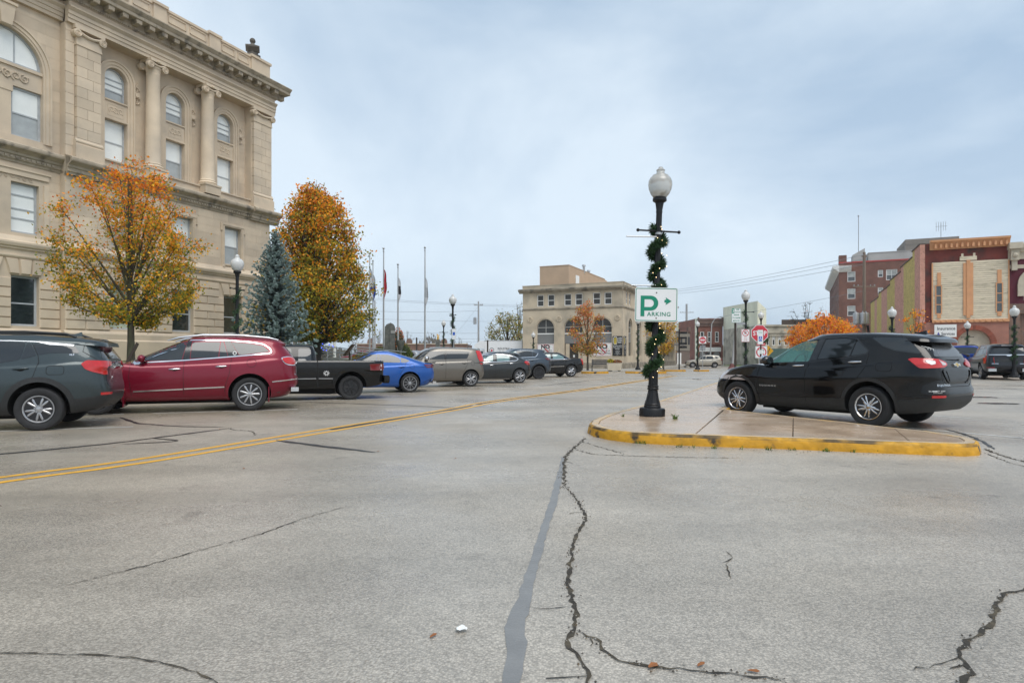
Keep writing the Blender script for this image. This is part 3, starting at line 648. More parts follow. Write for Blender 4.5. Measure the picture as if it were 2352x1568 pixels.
tag(mb.build('bead_moulding', M_STONE_D, CH), kind='stuff')
# third storey
mb = MB(); mb.box(21.1, .02, 11.1, 31.3, yb, 11.55); mb.box(21.1, -.06, 11.50, 31.3, yb, 11.58)
mb.build('window_apron', M_STONE, CH)
for c in w3:
    mb = MB(); r0, r1, sp = .63, 1.0, 16.12
    for (ra, rb, q) in ((.63, .76, .05), (.76, .92, .09), (.92, 1.02, .14)):
        arc = [(math.cos(PI*k/18), math.sin(PI*k/18)) for k in range(19)]
        ring = [(c+rb*x, sp+rb*z) for x, z in arc]+[(c+ra*x, sp+ra*z) for x, z in arc[::-1]]
        n = 19
        vs = [(p[0], yb-q, p[1]) for p in ring]+[(p[0], yb, p[1]) for p in ring]
        mb.add(vs, [(k, k+1, 2*n-2-k, 2*n-1-k) for k in range(n-1)]+[(k, k+1, 2*n+k+1, 2*n+k) for k in range(n-1)]+[(n+k, n+k+1, 3*n+k+1, 3*n+k) for k in range(n-1)])
        for sx in (-1, 1):
            x0, x1 = sorted((c+sx*ra, c+sx*rb)); mb.box(x0, yb-q+.0, 11.6, x1, yb, sp)
    mb.build('archivolt', M_STONE, CH, smooth=40, fix=True)
    mb = MB(); mb.box(c-.62, yb+.03, 13.98, c+.62, yb+.3, 14.98); mb.box(c-.63, yb-.06, 14.90, c+.63, yb+.3, 14.98); mb.box(c-.63, yb-.04, 13.92, c+.63, yb+.3, 13.99)
    for (x0, x1, z0, z1) in ((-.44, .44, 14.12, 14.16), (-.44, .44, 14.72, 14.76), (-.44, -.40, 14.16, 14.72), (.40, .44, 14.16, 14.72)): mb.box(c+x0, yb-.01, z0, c+x1, yb+.1, z1)
    mb.build('spandrel_panel', M_STONE, CH)
    relief(CH, c-.36, c+.36, 14.44, yb+.02, .34, 3)
    for sx in (-1, 1):
        mb = MB(); x = c+sx*1.14; mb.box(x-.17, yb-.12, 15.55, x+.17, yb, 15.85); mb.box(x-.11, yb-.16, 15.60, x+.11, yb, 15.80)
        scroll(mb, (x, 16.02), yb-.04, .17, 1.4, sx, .04); scroll(mb, (x, 15.38), yb-.04, .17, 1.4, -sx, .035)
        for k in range(4): mb.ball((x+sx*.02*k, yb-.04, 16.2+k*.07), .06-.008*k, 6, 4)
        mb.build('side_console', M_STONE, CH, smooth=40)
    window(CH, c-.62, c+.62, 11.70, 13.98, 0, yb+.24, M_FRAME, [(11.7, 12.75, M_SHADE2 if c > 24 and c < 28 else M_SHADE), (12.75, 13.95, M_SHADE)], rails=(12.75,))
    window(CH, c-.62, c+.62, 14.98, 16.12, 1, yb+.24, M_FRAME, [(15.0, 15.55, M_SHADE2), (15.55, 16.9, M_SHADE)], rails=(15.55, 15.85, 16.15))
M_ASH2 = M_STONE
exw = [(c-1.04, c+1.04, 11.5, 17.2) for c in w3]
blocks(CH, 'ashlar_block', M_STONE, 20.95, 31.5, 11.6, .52, 11, yb, .008, .9, .006, exw+[(c-.45, c+.45, 11, 18) for c in (24.2, 27.8)], 'ash', .01)
for x0, x1 in ((19.95, 21.16), (31.24, 32.78)):           # giant pilasters
    blocks(CH, 'ashlar_block', M_STONE, x0, x1, 12.15, .515, 9, .02, .22, .62, .004, (), 'ash', .01)
    mb = MB(); mb.box(x0-.12, -.34, 11.1, x1+.10, .1, 11.78); mould(mb, [(0,0),(.30,0),(.30,.06),(.26,.10),(.30,.16),(.30,.22),(.24,.28),(.22,.36),(0,.36)], x0-.08, x1+.08, .02, 11.78)
    mb.build('pilaster_base', M_STONE, CH)
    mb = MB(); mb.box(x0-.03, -.24, 16.78, x1+.03, .1, 16.86); mb.box(x0-.02, -.22, 16.86, x1+.02, .1, 17.25); mb.box(x0-.14, -.32, 17.55, x1+.14, .1, 17.74)
    pts = [(x0-.02+(x1-x0+.04)*k/10, -.28, 17.46-.16*math.sin(PI*k/10)) for k in range(11)]; mb.tube(pts, .07, 6)
    for sx, xx in ((-1, x0-.02), (1, x1+.02)):
        mb.lathe([(.20, -.14), (.20, .14)], 16, (xx, -.20, 17.34), 'y'); scroll(mb, (xx, 17.34), -.35, .17, 1.8, sx, .03)
    mb.build('pilaster_capital', M_STONE, CH, smooth=45)
mb = MB(); 
for zz in range(13): pass
blocks(CH, 'ashlar_block', M_STONE, 19.5, 19.93, 11.2, .515, 13, .02, .06, .9, .005, (), 'ash', .01)
blocks(CH, 'ashlar_block', M_STONE, SL, 19.5, 11.2, .515, 13, yl, .008, 1.0, .006, [lambda a, b: (ARC-math.sqrt(max(0, 2.02**2-max(0, a-ARS)**2))-.0, ARC+math.sqrt(max(0, 2.02**2-max(0, a-ARS)**2)))], 'ash', .01)
for c in (24.2, 27.8):                                     # columns
    k = mb = MB(); mb.box(c-.56, -.50, 11.1, c+.56, .55, 11.62); mb.box(c-.60, -.54, 11.60, c+.60, .55, 11.70)
    col = mb.build('column_pedestal', M_STONE, CH)
    mb = MB(); cy = .0
    mb.lathe([(.50, 11.70), (.50, 11.76), (.53, 11.80), (.50, 11.86), (.44, 11.90), (.46, 11.95), (.42, 12.0), (.395, 12.05), (.39, 13.4), (.375, 15.0), (.345, 16.9), (.36, 16.94), (.36, 16.98), (.34, 17.0), (.38, 17.2)], 28, (c, cy, 0)); cc = mb.build('column', M_STONE, CH, smooth=35)
    mb = MB(); mb.lathe([(.34, 17.15), (.42, 17.28), (.44, 17.34)], 20, (c, cy, 0)); mb.box(c-.46, cy-.46, 17.58, c+.46, cy+.46, 17.74)
    for sy in (-1, 1):
        mb.tube([(c-.40+.8*q/8, cy+sy*.40, 17.52-.10*math.sin(PI*q/8)) for q in range(9)], .06, 6)
        for sx in (-1, 1):
            mb.lathe([(.19, -.10), (.19, .10)], 16, (c+sx*.44, cy+sy*.34, 17.36), 'y'); scroll(mb, (c+sx*.44, 17.36), cy+sy*.45, .16, 1.8, sx, .028)
    mb.ball((c, cy-.46, 17.62), .09, 8, 6); mb.build('capital', M_STONE, cc, smooth=45)
mb = MB()                                                  # big arched window of the left bay
for (ra, rb, q) in ((ARR, ARR+.10, .03), (ARR+.10, ARR+.26, .07), (ARR+.26, ARR+.36, .12)):
    arc = [(math.cos(PI*k/28), math.sin(PI*k/28)) for k in range(29)]; n = 29
    ring = [(ARC+rb*x, ARS+rb*z) for x, z in arc]+[(ARC+ra*x, ARS+ra*z) for x, z in arc[::-1]]
    vs = [(p[0], yl-q, p[1]) for p in ring]+[(p[0], yl, p[1]) for p in ring]
    mb.add(vs, [(k, k+1, 2*n-2-k, 2*n-1-k) for k in range(n-1)]+[(k, k+1, 2*n+k+1, 2*n+k) for k in range(n-1)]+[(n+k, n+k+1, 3*n+k+1, 3*n+k) for k in range(n-1)])
    for sx in (-1, 1):
        x0, x1 = sorted((ARC+sx*ra, ARC+sx*rb)); mb.box(x0, yl-q, 11.5, x1, yl, ARS)
mb.build('archivolt', M_STONE, CH, smooth=40, fix=True)
mb = MB(); kz = ARS+ARR
mb.add([(ARC-.22, yl-.28, kz-.05), (ARC+.22, yl-.28, kz-.05), (ARC+.34, yl-.34, kz+.85), (ARC-.34, yl-.34, kz+.85), (ARC-.22, yl, kz-.05), (ARC+.22, yl, kz-.05), (ARC+.34, yl, kz+.85), (ARC-.34, yl, kz+.85)], [(0,1,2,3),(0,4,5,1),(1,5,6,2),(2,6,7,3),(3,7,4,0)])
mb.box(ARC-.40, yl-.40, kz+.85, ARC+.40, yl, kz+.97); mb.build('keystone', M_STONE, CH)
mb = MB(); mb.box(ARC-ARR, yl+.10, 13.92, ARC+ARR, yl+.4, 14.80); mb.box(ARC-ARR, yl+.02, 14.78, ARC+ARR, yl+.4, 14.92); mb.box(ARC-.34, yl+.06, 11.55, ARC+.34, yl+.4, 13.92); mb.box(ARC-.40, yl+.03, 13.60, ARC+.40, yl+.4, 13.92); mb.box(ARC-ARR, yl+.02, 11.40, ARC+ARR, yl+.4, 11.58)
mb.build('spandrel_panel', M_STONE, CH); relief(CH, ARC-1.1, ARC+1.1, 14.38, yl+.10, .42, 6)
for a, b in ((ARC+.36, ARC+ARR), (ARC-ARR, ARC-.36)):
    window(CH, a, b, 11.58, 13.92, 0, yl+.22, M_FRAME, [(11.6, 12.7, M_SHADE2), (12.7, 13.9, M_SHADE)], rails=(12.7,), fw=.11)
window(CH, ARC-ARR, ARC+ARR, 14.92, 14.93, 1, yl+.2, M_FRAME, M_SHADE, fw=.12, mull=(ARC-.55, ARC+.55))
for c in w1: window(CH, c-.70, c+.70, 2.68, 5.05, 0, .27, M_FRAME, M_DARKGL if c > 24 else mat('pale_green_blind', (.40, .46, .36), .4, var=.05), rails=(3.75,), fw=.10)
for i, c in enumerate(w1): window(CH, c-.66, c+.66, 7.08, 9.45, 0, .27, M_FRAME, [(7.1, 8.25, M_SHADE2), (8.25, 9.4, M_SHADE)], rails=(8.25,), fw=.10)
for i, (a, b) in enumerate(lw):
    window(CH, a, b, 2.68, 5.05, 0, yl+.2, M_FRAME, M_DARKGL, rails=(3.75,), fw=.10)
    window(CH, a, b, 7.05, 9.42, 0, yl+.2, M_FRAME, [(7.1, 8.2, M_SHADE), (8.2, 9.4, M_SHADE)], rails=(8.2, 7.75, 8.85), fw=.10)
# entablature
mb = MB(); PA = [(0,0),(.22,0),(.22,.18),(.26,.19),(.26,.38),(.30,.39),(.30,.56),(.36,.62),(.44,.70),(.44,.76),(0,.76)]
mould(mb, PA, 19.5, SE+.30, 0, 17.74); mould(mb, PA, SL, 19.52, yl, 17.80); mb.box(21.2, .0, 17.735, 31.2, yb, 17.79); mb.build('architrave', M_STONE, CH)
mb = MB(); mb.box(19.55, -.24, 18.50, SE+.24, .5, 18.80); mb.box(SL, yl-.24, 18.56, 19.55, .9, 18.80); mb.build('frieze', M_STONE, CH)
mb = MB(); mould(mb, [(0,0),(.26,0),(.30,.06),(.34,.12),(.34,.20),(0,.20)], SL, SE+.34, 0, 18.79); tag(mb.build('egg_moulding', M_STONE_D, CH))
mb = MB()
for i in range(118): mb.ball((19.7+i*.115, -.335, 18.87), .045, 5, 4)
tag(mb.build('bead_moulding', M_STONE_D, CH), kind='stuff')
mb = MB(); PB = [(0,0),(.32,0),(.32,.27),(.86,.29),(.88,.33),(.88,.46),(.93,.50),(1.0,.58),(1.05,.64),(1.05,.69),(0,.80)]
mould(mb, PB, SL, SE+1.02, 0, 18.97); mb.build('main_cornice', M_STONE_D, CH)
bk = MB(); bk.box(-.16, -.80, 19.12, .16, -.30, 19.25); bk.prism([(-.30, 18.99), (-.48, 18.99), (-.60, 19.03), (-.72, 19.05), (-.78, 19.09), (-.78, 19.13), (-.30, 19.13)], 'x', -.13, .13); bk.tube([(-.15, -.75, 19.07), (.15, -.75, 19.07)], .06, 8)
bkm = bk.mesh('bracket'); bkm.materials.append(M_STONE_D)
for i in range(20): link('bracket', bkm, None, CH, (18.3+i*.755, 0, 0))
mb = MB(); mb.box(SL, .05, 19.6, SE-.15, .6, 20.98); mb.box(SL, -.02, 20.98, SE-.1, .66, 21.12)
for a, b in ((20.6, 21.6), (24.2, 25.0), (27.9, 28.7), (31.2, SE-.02)): mb.box(a, -.06, 19.6, b, .7, 21.04); mb.box(a-.08, -.14, 21.04, b+.08, .78, 21.20)
for a, b in ((21.7, 22.85), (22.95, 24.1), (25.1, 26.4), (26.5, 27.8), (28.8, 29.95), (30.05, 31.1)): mb.box(a+.08, .0, 20.42, b-.08, .1, 20.46); mb.box(a+.08, .0, 20.84, b-.08, .1, 20.88); mb.box(a+.08, .0, 20.42, a+.12, .1, 20.88); mb.box(b-.12, .0, 20.42, b-.08, .1, 20.88)
mb.build('parapet', M_STONE, CH)
mb = MB(); c = (31.65, .35); mb.box(c[0]-.35, c[1]-.35, 21.2, c[0]+.35, c[1]+.35, 21.42); mb.box(c[0]-.24, c[1]-.24, 21.42, c[0]+.24, c[1]+.24, 21.55)
q = [(-.24, 21.55), (-.55, 21.78), (-.55, 21.86), (-.18, 22.05), (.18, 22.05), (.55, 21.86), (.55, 21.78), (.24, 21.55)]
mb.lathe([(.26, 21.55), (.62, 21.80), (.62, 21.88), (.2, 22.06), (.12, 22.2), (.0, 22.2)], 4, (c[0], c[1], 0)); mb.ball((c[0], c[1], 22.34), .19, 10, 8); mb.build('finial', mat('sooty_stone', (.11, .098, .082), .9, var=.3, vs=3), CH)
# ================================================================ OTHER BUILDINGS
def place(o, xf):
    if xf: o.location = xf[0]; o.rotation_euler = (0, 0, xf[1])
    return o
def mbx(mb, name, m, parent, xf=None, **k): return place(mb.build(name, m, parent, **k), xf)
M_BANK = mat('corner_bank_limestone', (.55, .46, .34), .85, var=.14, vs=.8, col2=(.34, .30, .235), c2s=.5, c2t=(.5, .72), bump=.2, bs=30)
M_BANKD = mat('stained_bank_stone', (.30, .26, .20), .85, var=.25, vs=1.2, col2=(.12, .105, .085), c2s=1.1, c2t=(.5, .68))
M_GRAN = mat('speckled_grey_panel', (.20, .20, .195), .5, var=.2, vs=40)
M_CORR = mat('tan_metal_siding', (.50, .37, .26), .6, var=.08, vs=1)
M_FARGL = mat('dull_far_glass', (.06, .065, .07), .12, var=.2, vs=1, ior=1.7)
BK = tag(empty('corner_bank_building', Wp(65, 28.03, -.2), -TH), 'tan two-storey stone corner building with tall arched windows behind the autumn tree', 'building')
BW, BD = 11.33, 31.0; XS = ((BW, 0, 0), PI/2)
up = [(1.69, 2.49), (2.94, 3.75), (4.86, 5.69), (6.10, 6.94), (8.07, 8.92), (9.33, 10.15)]; ar = [(1.67, 3.71), (4.86, 6.92), (8.10, 10.14)]
mb = MB(); wallmesh(mb, 0, BW, -.5, 8.4, 0, .3, [(a, b, 6.9, 8.2, 0) for a, b in up]+[(a, b, 1.65 if i != 1 else .35, 4.5, 1) for i, (a, b) in enumerate(ar)])
mb.box(.0, .6, -.5, BW-.3, BD-.1, 8.8); mb.add([(0, 0, -.5), (0, BD, -.5), (0, BD, 8.8), (0, 0, 8.8)], [(0, 1, 2, 3)]); mb.build('wall', M_BANK, BK)
sar = [(2.4+4.35*k, 4.2+4.35*k) for k in range(6)]; sup = [(1.35, 2.25), (2.65, 3.6)]+[x for k in range(1, 6) for x in ((2.3+4.35*k, 3.1+4.35*k), (3.5+4.35*k, 4.3+4.35*k))]
mb = MB(); wallmesh(mb, 0, BD, -.5, 8.4, 0, .3, [(a, b, 7.0, 8.25, 0) for a, b in sup]+[(a, b, 1.5, 4.65, 1) for a, b in sar]); mbx(mb, 'wall', M_BANK, BK, XS)
for xf, ln in ((None, BW), (XS, BD)):
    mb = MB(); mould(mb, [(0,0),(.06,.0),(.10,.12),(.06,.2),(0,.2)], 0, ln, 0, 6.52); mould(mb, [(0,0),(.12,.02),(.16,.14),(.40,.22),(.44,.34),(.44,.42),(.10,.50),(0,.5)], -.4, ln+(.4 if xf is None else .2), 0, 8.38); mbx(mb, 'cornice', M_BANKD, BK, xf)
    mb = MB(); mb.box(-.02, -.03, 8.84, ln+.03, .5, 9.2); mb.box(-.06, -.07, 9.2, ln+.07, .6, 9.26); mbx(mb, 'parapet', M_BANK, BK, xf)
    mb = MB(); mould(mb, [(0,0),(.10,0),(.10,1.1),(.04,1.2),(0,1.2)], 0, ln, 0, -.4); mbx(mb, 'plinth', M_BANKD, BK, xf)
for a, b in up: window(BK, a, b, 6.9, 8.2, 0, .12, M_WHITE, M_FARGL, fw=.09, rails=(7.55,))
for a, b in sup: place(window(BK, a, b, 7.0, 8.25, 0, .12, M_WHITE, M_FARGL, fw=.09, rails=(7.6,)), XS)
M_BFR = mat('pale_grey_frame', (.42, .41, .38), .6)
for i, (a, b) in enumerate(ar):
    r = (b-a)/2; c = (a+b)/2
    mb = MB(); n = 17; arc = [(math.cos(PI*k/16), math.sin(PI*k/16)) for k in range(17)]
    for ra, rb, q in ((r, r+.12, .04), (r+.12, r+.2, .07)):
        ring = [(c+rb*x, 4.5+rb*z) for x, z in arc]+[(c+ra*x, 4.5+ra*z) for x, z in arc[::-1]]; vs = [(p[0], -q, p[1]) for p in ring]+[(p[0], 0, p[1]) for p in ring]
        mb.add(vs, [(k, k+1, 2*n-2-k, 2*n-1-k) for k in range(n-1)]+[(k, k+1, 2*n+k+1, 2*n+k) for k in range(n-1)])
    mb.build('archivolt', M_BANK, BK, smooth=40, fix=True)
    window(BK, a, b, 3.95, 4.5, 1, .2, M_BFR, M_FARGL, fw=.05, rails=(4.6,), mull=(c,))
    mb = MB(); mb.box(a, .18, 3.85, b, .3, 3.95); mb.build('transom_bar', M_WHITE, BK); mb = MB(); mb.box(a, .22, 2.85, b, .3, 3.85); mb.build('infill_panel', M_GRAN, BK)
    if i == 1:
        mb = MB(); mb.box(a, .25, .35, b, .30, 2.85); dr = mb.build('door', mat('dark_bronze_door', (.035, .03, .026), .4, var=.1), BK); mb = MB(); mb.box(a+.1, .22, .4, a+.55, .26, 2.8); mb.box(b-.5, .22, .4, b-.1, .26, 2.8); mb.build('side_light', M_BANK, dr); mb = MB(); mb.box(a+.95, .235, 1.35, a+1.15, .248, 1.6); mb.build('notice', M_WHITE, dr)
for a, b in sar:
    place(window(BK, a, b, 3.95, 4.65, 1, .2, M_BFR, M_FARGL, fw=.06, rails=(4.6,)), XS); mb = MB(); mb.box(a, .2, 2.95, b, .3, 3.95); mbx(mb, 'infill_panel', M_GRAN, BK, XS); mb = MB(); mb.box(a, .22, 1.5, b, .3, 2.95); mbx(mb, 'ground_window', M_FARGL, BK, XS)
for x in (.9, 4.28, 7.5, 10.75):
    mb = MB(); mb.lathe([(.32, -.0), (.32, -.06), (.26, -.09), (.2, -.05), (.0, -.07)], 20, (x, 0, 5.5), 'y'); scroll(mb, (x, 5.5), -.08, .18, 1.5, 1, .03); mb.build('medallion', M_BANK, BK, smooth=40)
M_RSIGN = mat('sign_red', (.52, .03, .05), .5, var=.05); M_SGREY = mat('sign_charcoal', (.05, .05, .055), .5, var=0)
for (a, b, c, d) in ((1.74, 3.69, 1.62, 2.80), (8.07, 10.12, 1.48, 2.86)):
    mb = MB(); mb.box(a, -.03, c, b, .2, d); sg = mb.build('protest_banner', M_WHITE, BK); cx, cz, w, h = (a+b)/2, (c+d)/2, b-a, d-c
    mb = MB()
    for (x0, x1, z0, z1) in ((a+.05, b-.05, c+.05, c+.075), (a+.05, b-.05, d-.075, d-.05), (a+.05, a+.075, c+.075, d-.075), (b-.075, b-.05, c+.075, d-.075)): mb.box(x0, -.034, z0, x1, -.03, z1)
    R_ = h*.42; n = 28; vs = []; zc = cz+.02
    for k in range(n): t = 2*PI*k/n; vs += [(cx+R_*math.cos(t), -.033, zc+R_*math.sin(t)), (cx+R_*.88*math.cos(t), -.033, zc+R_*.88*math.sin(t))]
    mb.add(vs, [(2*k, 2*((k+1) % n), 2*((k+1) % n)+1, 2*k+1) for k in range(n)]); dx = R_*.6; mb.add([(cx-dx-.05, -.032, zc+dx-.05), (cx-dx+.05, -.032, zc+dx+.05), (cx+dx+.05, -.032, zc-dx+.05), (cx+dx-.05, -.032, zc-dx-.05)], [(0, 3, 2, 1)])
    mb.build('prohibition_ring', M_RSIGN, sg)
    text('NO', h*.50, sg, M_SGREY, (cx, -.037, zc+h*.20), bold=.05, sx=1.1); text('INDUSTRIAL SOLAR', h*.17, sg, M_SGREY, (cx, -.037, zc-h*.13), bold=.01, sx=.86); text('OR WIND TURBINES', h*.17, sg, M_SGREY, (cx, -.037, zc-h*.31), bold=.01, sx=.86)
def music(xf, x0, x1):
    mb = MB(); mb.box(x0, -.05, 1.5, x1, .0, 3.56); sg = mbx(mb, 'shop_sign', mat('black_sign_board', (.02, .02, .022), .45, var=0), BK, xf); w = x1-x0; cx = (x0+x1)/2
    mb = MB(); n = 24
    def oval(rx, rz, q): return [(x0+w*.28+rx*math.copysign(abs(math.cos(t))**.7, math.cos(t)), q, 3.10+rz*math.copysign(abs(math.sin(t))**.7, math.sin(t))) for t in [2*PI*k/n for k in range(n)]]
    a_, b_ = oval(w*.22, .42, -.055), oval(w*.18, .37, -.055); mb.add(a_+b_, [(k, (k+1) % n, n+(k+1) % n, n+k) for k in range(n)]); mb.build('emblem_ring', M_WHITE, sg)
    mb = MB(); 
    for k in range(4): mb.box(x0+w*(.14+.075*k), -.058, 2.95, x0+w*(.20+.075*k), -.052, 3.42-.04*abs(k-1.5))
    mb.box(x0+w*.16, -.058, 2.72, x0+w*.40, -.053, 2.95); mb.build('emblem', mat('sign_yellow', (.55, .42, .06), .5, var=0), sg)
    for i, t in enumerate(('COPPER', 'CHORD', 'MUSIC')): text(t, .22, sg, M_WHITE, (x0+w*.75, -.056, 3.32-.22*i), sx=w*.52, bold=.02)
    for i, t in enumerate(('BUY-SELL-TRADE', 'MUSIC LESSONS', 'REPAIRS')): text(t, .15, sg, M_WHITE, (cx, -.056, 2.55-.17*i), sx=w*.80, bold=.01)
    for i, t in enumerate(('COLLECTIBLE', 'INSTRUMENTS', 'AVAILABLE', 'BY APPOINTMENT', 'SHOP')): text(t, .09, sg, M_WHITE, (cx, -.056, 2.02-.105*i), sx=w*.8)
music(None, 10.25, 11.30); music(XS, .27, 1.27)
mb = MB(); mb.prism([(0, 3.7), (-1.6, 3.0), (-1.6, 2.9), (0, 3.5)], 'x', 20.3, 30.0); mbx(mb, 'awning', mat('brown_awning', (.10, .085, .07), .8), BK, XS)
mb = MB(); mb.box(1.64, 1.0, 8.8, 5.07, 15, 11.42); mb.prism([(15, 8.8), (15, 11.42), (28, 9.9), (28, 8.8)], 'x', 1.64, 5.07)
for k in range(34): mb.box(1.64+k*.101, .985, 8.9, 1.66+k*.101, 1.0, 11.42)
for k in range(90): mb.box(5.07, 1.1+k*.3, 8.9, 5.10, 1.16+k*.3, 11.38 if 1.1+k*.3 < 15 else 11.38-(k*.3-13.9)*.117)
mb.box(1.60, .95, 11.42, 5.11, 15, 11.48); mb.build('roof_extension', M_CORR, BK)
mb = MB(); mb.box(5.08, 3.2, 9.3, 5.14, 4.4, 10.6); mb.build('roof_vent_panel', M_WHITE, BK)
for x, y, h in ((5.0, 6.5, 12.0), (4.8, 9.0, 11.7)): mb = MB(); mb.tube([(x, y, 11.2), (x, y, h)], .14, 10); mb.lathe([(.24, h), (.2, h+.18), (.0, h+.2)], 10, (x, y, 0)); mb.build('roof_flue', M_STEEL, BK)
# ---- striped shop building
M_BRKD = mat('dark_painted_brick', (.16, .035, .025), .85, var=.3, vs=1.2, col2=(.05, .03, .026), c2s=.9, c2t=(.52, .68), bump=.5, bs=18)
M_PINK = mat('pink_stucco', (.60, .31, .235), .9, var=.15, vs=2, col2=(.30, .14, .10), c2s=5, c2t=(.55, .7), bump=1., bs=14, dist=.05)
M_YST = mat('mustard_stucco', (.58, .45, .15), .9, var=.15, vs=2, col2=(.28, .20, .06), c2s=5, c2t=(.55, .7), bump=1., bs=14, dist=.05)
M_BOARD = mat('cream_board', (.66, .57, .42), .7, var=.12, vs=2.5, rnd=.10, stretch=(1, 1, 6), col2=(.33, .28, .19), c2s=1.2, c2t=(.56, .72))
M_TERRA = mat('terracotta_trim', (.62, .31, .15), .7, var=.1, vs=2); M_BRK = brickmat('red_brick_shop', (.38, .125, .08), (.30, .10, .065), (.46, .38, .31), .21, .075)
ST = tag(empty('striped_shop_building', Wp(63.8, -9.48, -.2), -TH), 'shop building with cream boarded front and pink and mustard striped side wall', 'building')
SW = 6.10
mb = MB(); wallmesh(mb, 0, SW, -.3, 4.3, 0, .5, [(2.58, 4.92, -.2, 2.47, 1)]); mb.build('brick_front', M_BRK, ST)
mb = MB(); mb.box(0, .02, 4.3, SW, 1.2, 11.0); mb.build('brick_wall', M_BRKD, ST); mb = MB(); mb.box(.05, .5, -.3, SW, 40, 8.8); mb.build('building_mass', M_BRKD, ST)
mb = MB(); mb.box(2.4, .42, -.3, 5.1, .5, 3.9); mb.build('entrance_wall', mat('cream_render', (.52, .46, .36), .8), ST); mb = MB(); mb.prism([(2.95, -.2), (4.3, -.2)]+[(3.62+.68*math.cos(t), 1.9+.55*math.sin(t)) for t in np.linspace(0, PI, 12)], 'y', .36, .42); mb.build('door', M_DARKGL, ST)
for k in range(27):
    a0, a1 = PI*k/27+.008, PI*(k+1)/27-.008; mb = MB(); mb.prism([(3.75+1.18*math.cos(a0), 2.47+1.18*math.sin(a0)), (3.75+1.55*math.cos(a0), 2.47+1.55*math.sin(a0)), (3.75+1.55*math.cos(a1), 2.47+1.55*math.sin(a1)), (3.75+1.18*math.cos(a1), 2.47+1.18*math.sin(a1))], 'y', -.05, .1); mb.build('arch_brick', mat('arch_brick', (.30, .085, .05), .8, rnd=.25, var=.1), ST)
for k in range(28):
    z = 4.52+k*.173; mb = MB(); mb.add([(.80, -.10, z), (SW-.04, -.10, z), (SW-.04, -.075, z+.165), (.80, -.075, z+.165), (.80, .02, z), (SW-.04, .02, z), (SW-.04, .02, z+.165), (.80, .02, z+.165)], [(0, 1, 2, 3), (0, 4, 5, 1), (3, 2, 6, 7), (0, 3, 7, 4), (1, 5, 6, 2)]); mb.build('board', M_BOARD, ST)
for x0, x1, z0, z1, q in ((2.98, 3.66, 4.85, 9.20, .16), (3.20, 3.46, 4.62, 9.44, .20), (1.16, 1.42, 7.40, 8.50, .15), (5.30, 5.58, 7.42, 8.52, .15), (1.16, 1.42, 4.65, 5.0, .15), (5.30, 5.58, 4.75, 5.10, .15), (.76, .86, 4.5, 9.3, .14), (SW-.08, SW, 4.5, 9.3, .14)): mb = MB(); mb.box(x0, -q, z0, x1, 0, z1); mb.build('trim_board', M_TERRA, ST)
for x0, x1, z0, z1 in ((1.09, 1.42, 5.05, 7.38), (5.27, 5.60, 5.10, 7.42)):
    w = window(ST, x0-.08, x1+.08, z0-.06, z1+.06, 0, -.14, M_TERRA, M_DARKGL, fw=.08, rails=(z0+.75, z0+1.5))
mb = MB(); mb.box(.8, -.14, 4.28, SW, .02, 4.52); mb.build('frieze_board', M_TERRA, ST)
for k in range(13): mb = MB(); mb.lathe([(.10, 0), (.07, -.05), (.0, -.06)], 12, (1.05+k*.39, -.14, 4.40), 'y'); mb.build('rosette', M_TERRA, ST, smooth=50)
mb = MB(); mould(mb, [(0,0),(.10,0),(.12,.06),(.35,.55),(.50,.62),(.52,.78),(0,.86)], .62, SW+.02, 0, 10.42); mb.build('cornice', M_TERRA, ST)
for k in range(14): mb = MB(); x = 1.0+k*.375; mb.box(x-.08, -.40, 10.52, x+.08, -.1, 10.80); mb.prism([(x-.08, 10.80), (x+.08, 10.80), (x, 10.92)], 'y', -.40, -.1); mb.build('cornice_bracket', M_TERRA, ST)
mb = MB(); mb.box(2.75, -.12, 9.42, 3.92, .02, 9.75); mb.box(2.85, -.10, 9.75, 3.0, .0, 10.0); mb.box(3.67, -.10, 9.75, 3.82, .0, 10.0); mb.build('name_panel', M_BOARD, ST)
steps = [(0, 4.0, 10.95), (4.0, 11.2, 10.42), (11.2, 19.6, 9.98), (19.6, 31.0, 9.52), (31.0, 41, 9.08)]; cutx = [0, 2.8, 9.4, 15.8, 22.3, 28.0, 33.0, 36.0, 41]
for k in range(len(cutx)-1):
    a, b = cutx[k], cutx[k+1]; tops = []
    for s0, s1, z in steps:
        if s1 > a and s0 < b: tops += [(max(a, s0), z), (min(b, s1), z)]
    poly = [(a, -.3), (b, -.3)]+tops[::-1]; mb = MB(); mb.prism(poly, 'x', -.06, .3); o = mb.build('stucco_stripe', M_PINK if k % 2 == 0 else M_YST, ST)
for s0, s1, z in steps: mb = MB(); mb.box(-.14, s0, z, .4, s1+.1, z+.10); mb.build('coping', mat('dark_coping', (.10, .075, .06), .8), ST)
mb = MB(); mb.box(.9, -.5, 3.05, 2.45, -.3, 4.1); sg = mb.build('hanging_sign', M_WHITE, ST); text('Insurance', .36, sg, M_SGREY, (1.72, -.504, 3.76), bold=.02, sx=.92); text('Services', .32, sg, M_SGREY, (1.85, -.504, 3.32), bold=.02, sx=.9)
mb = MB(); mb.add([(1.05, -.504, 3.2), (1.3, -.504, 3.2), (1.175, -.504, 3.5)], [(0, 1, 2)]); mb.build('emblem', mat('sign_blue', (.06, .07, .35), .5), sg)
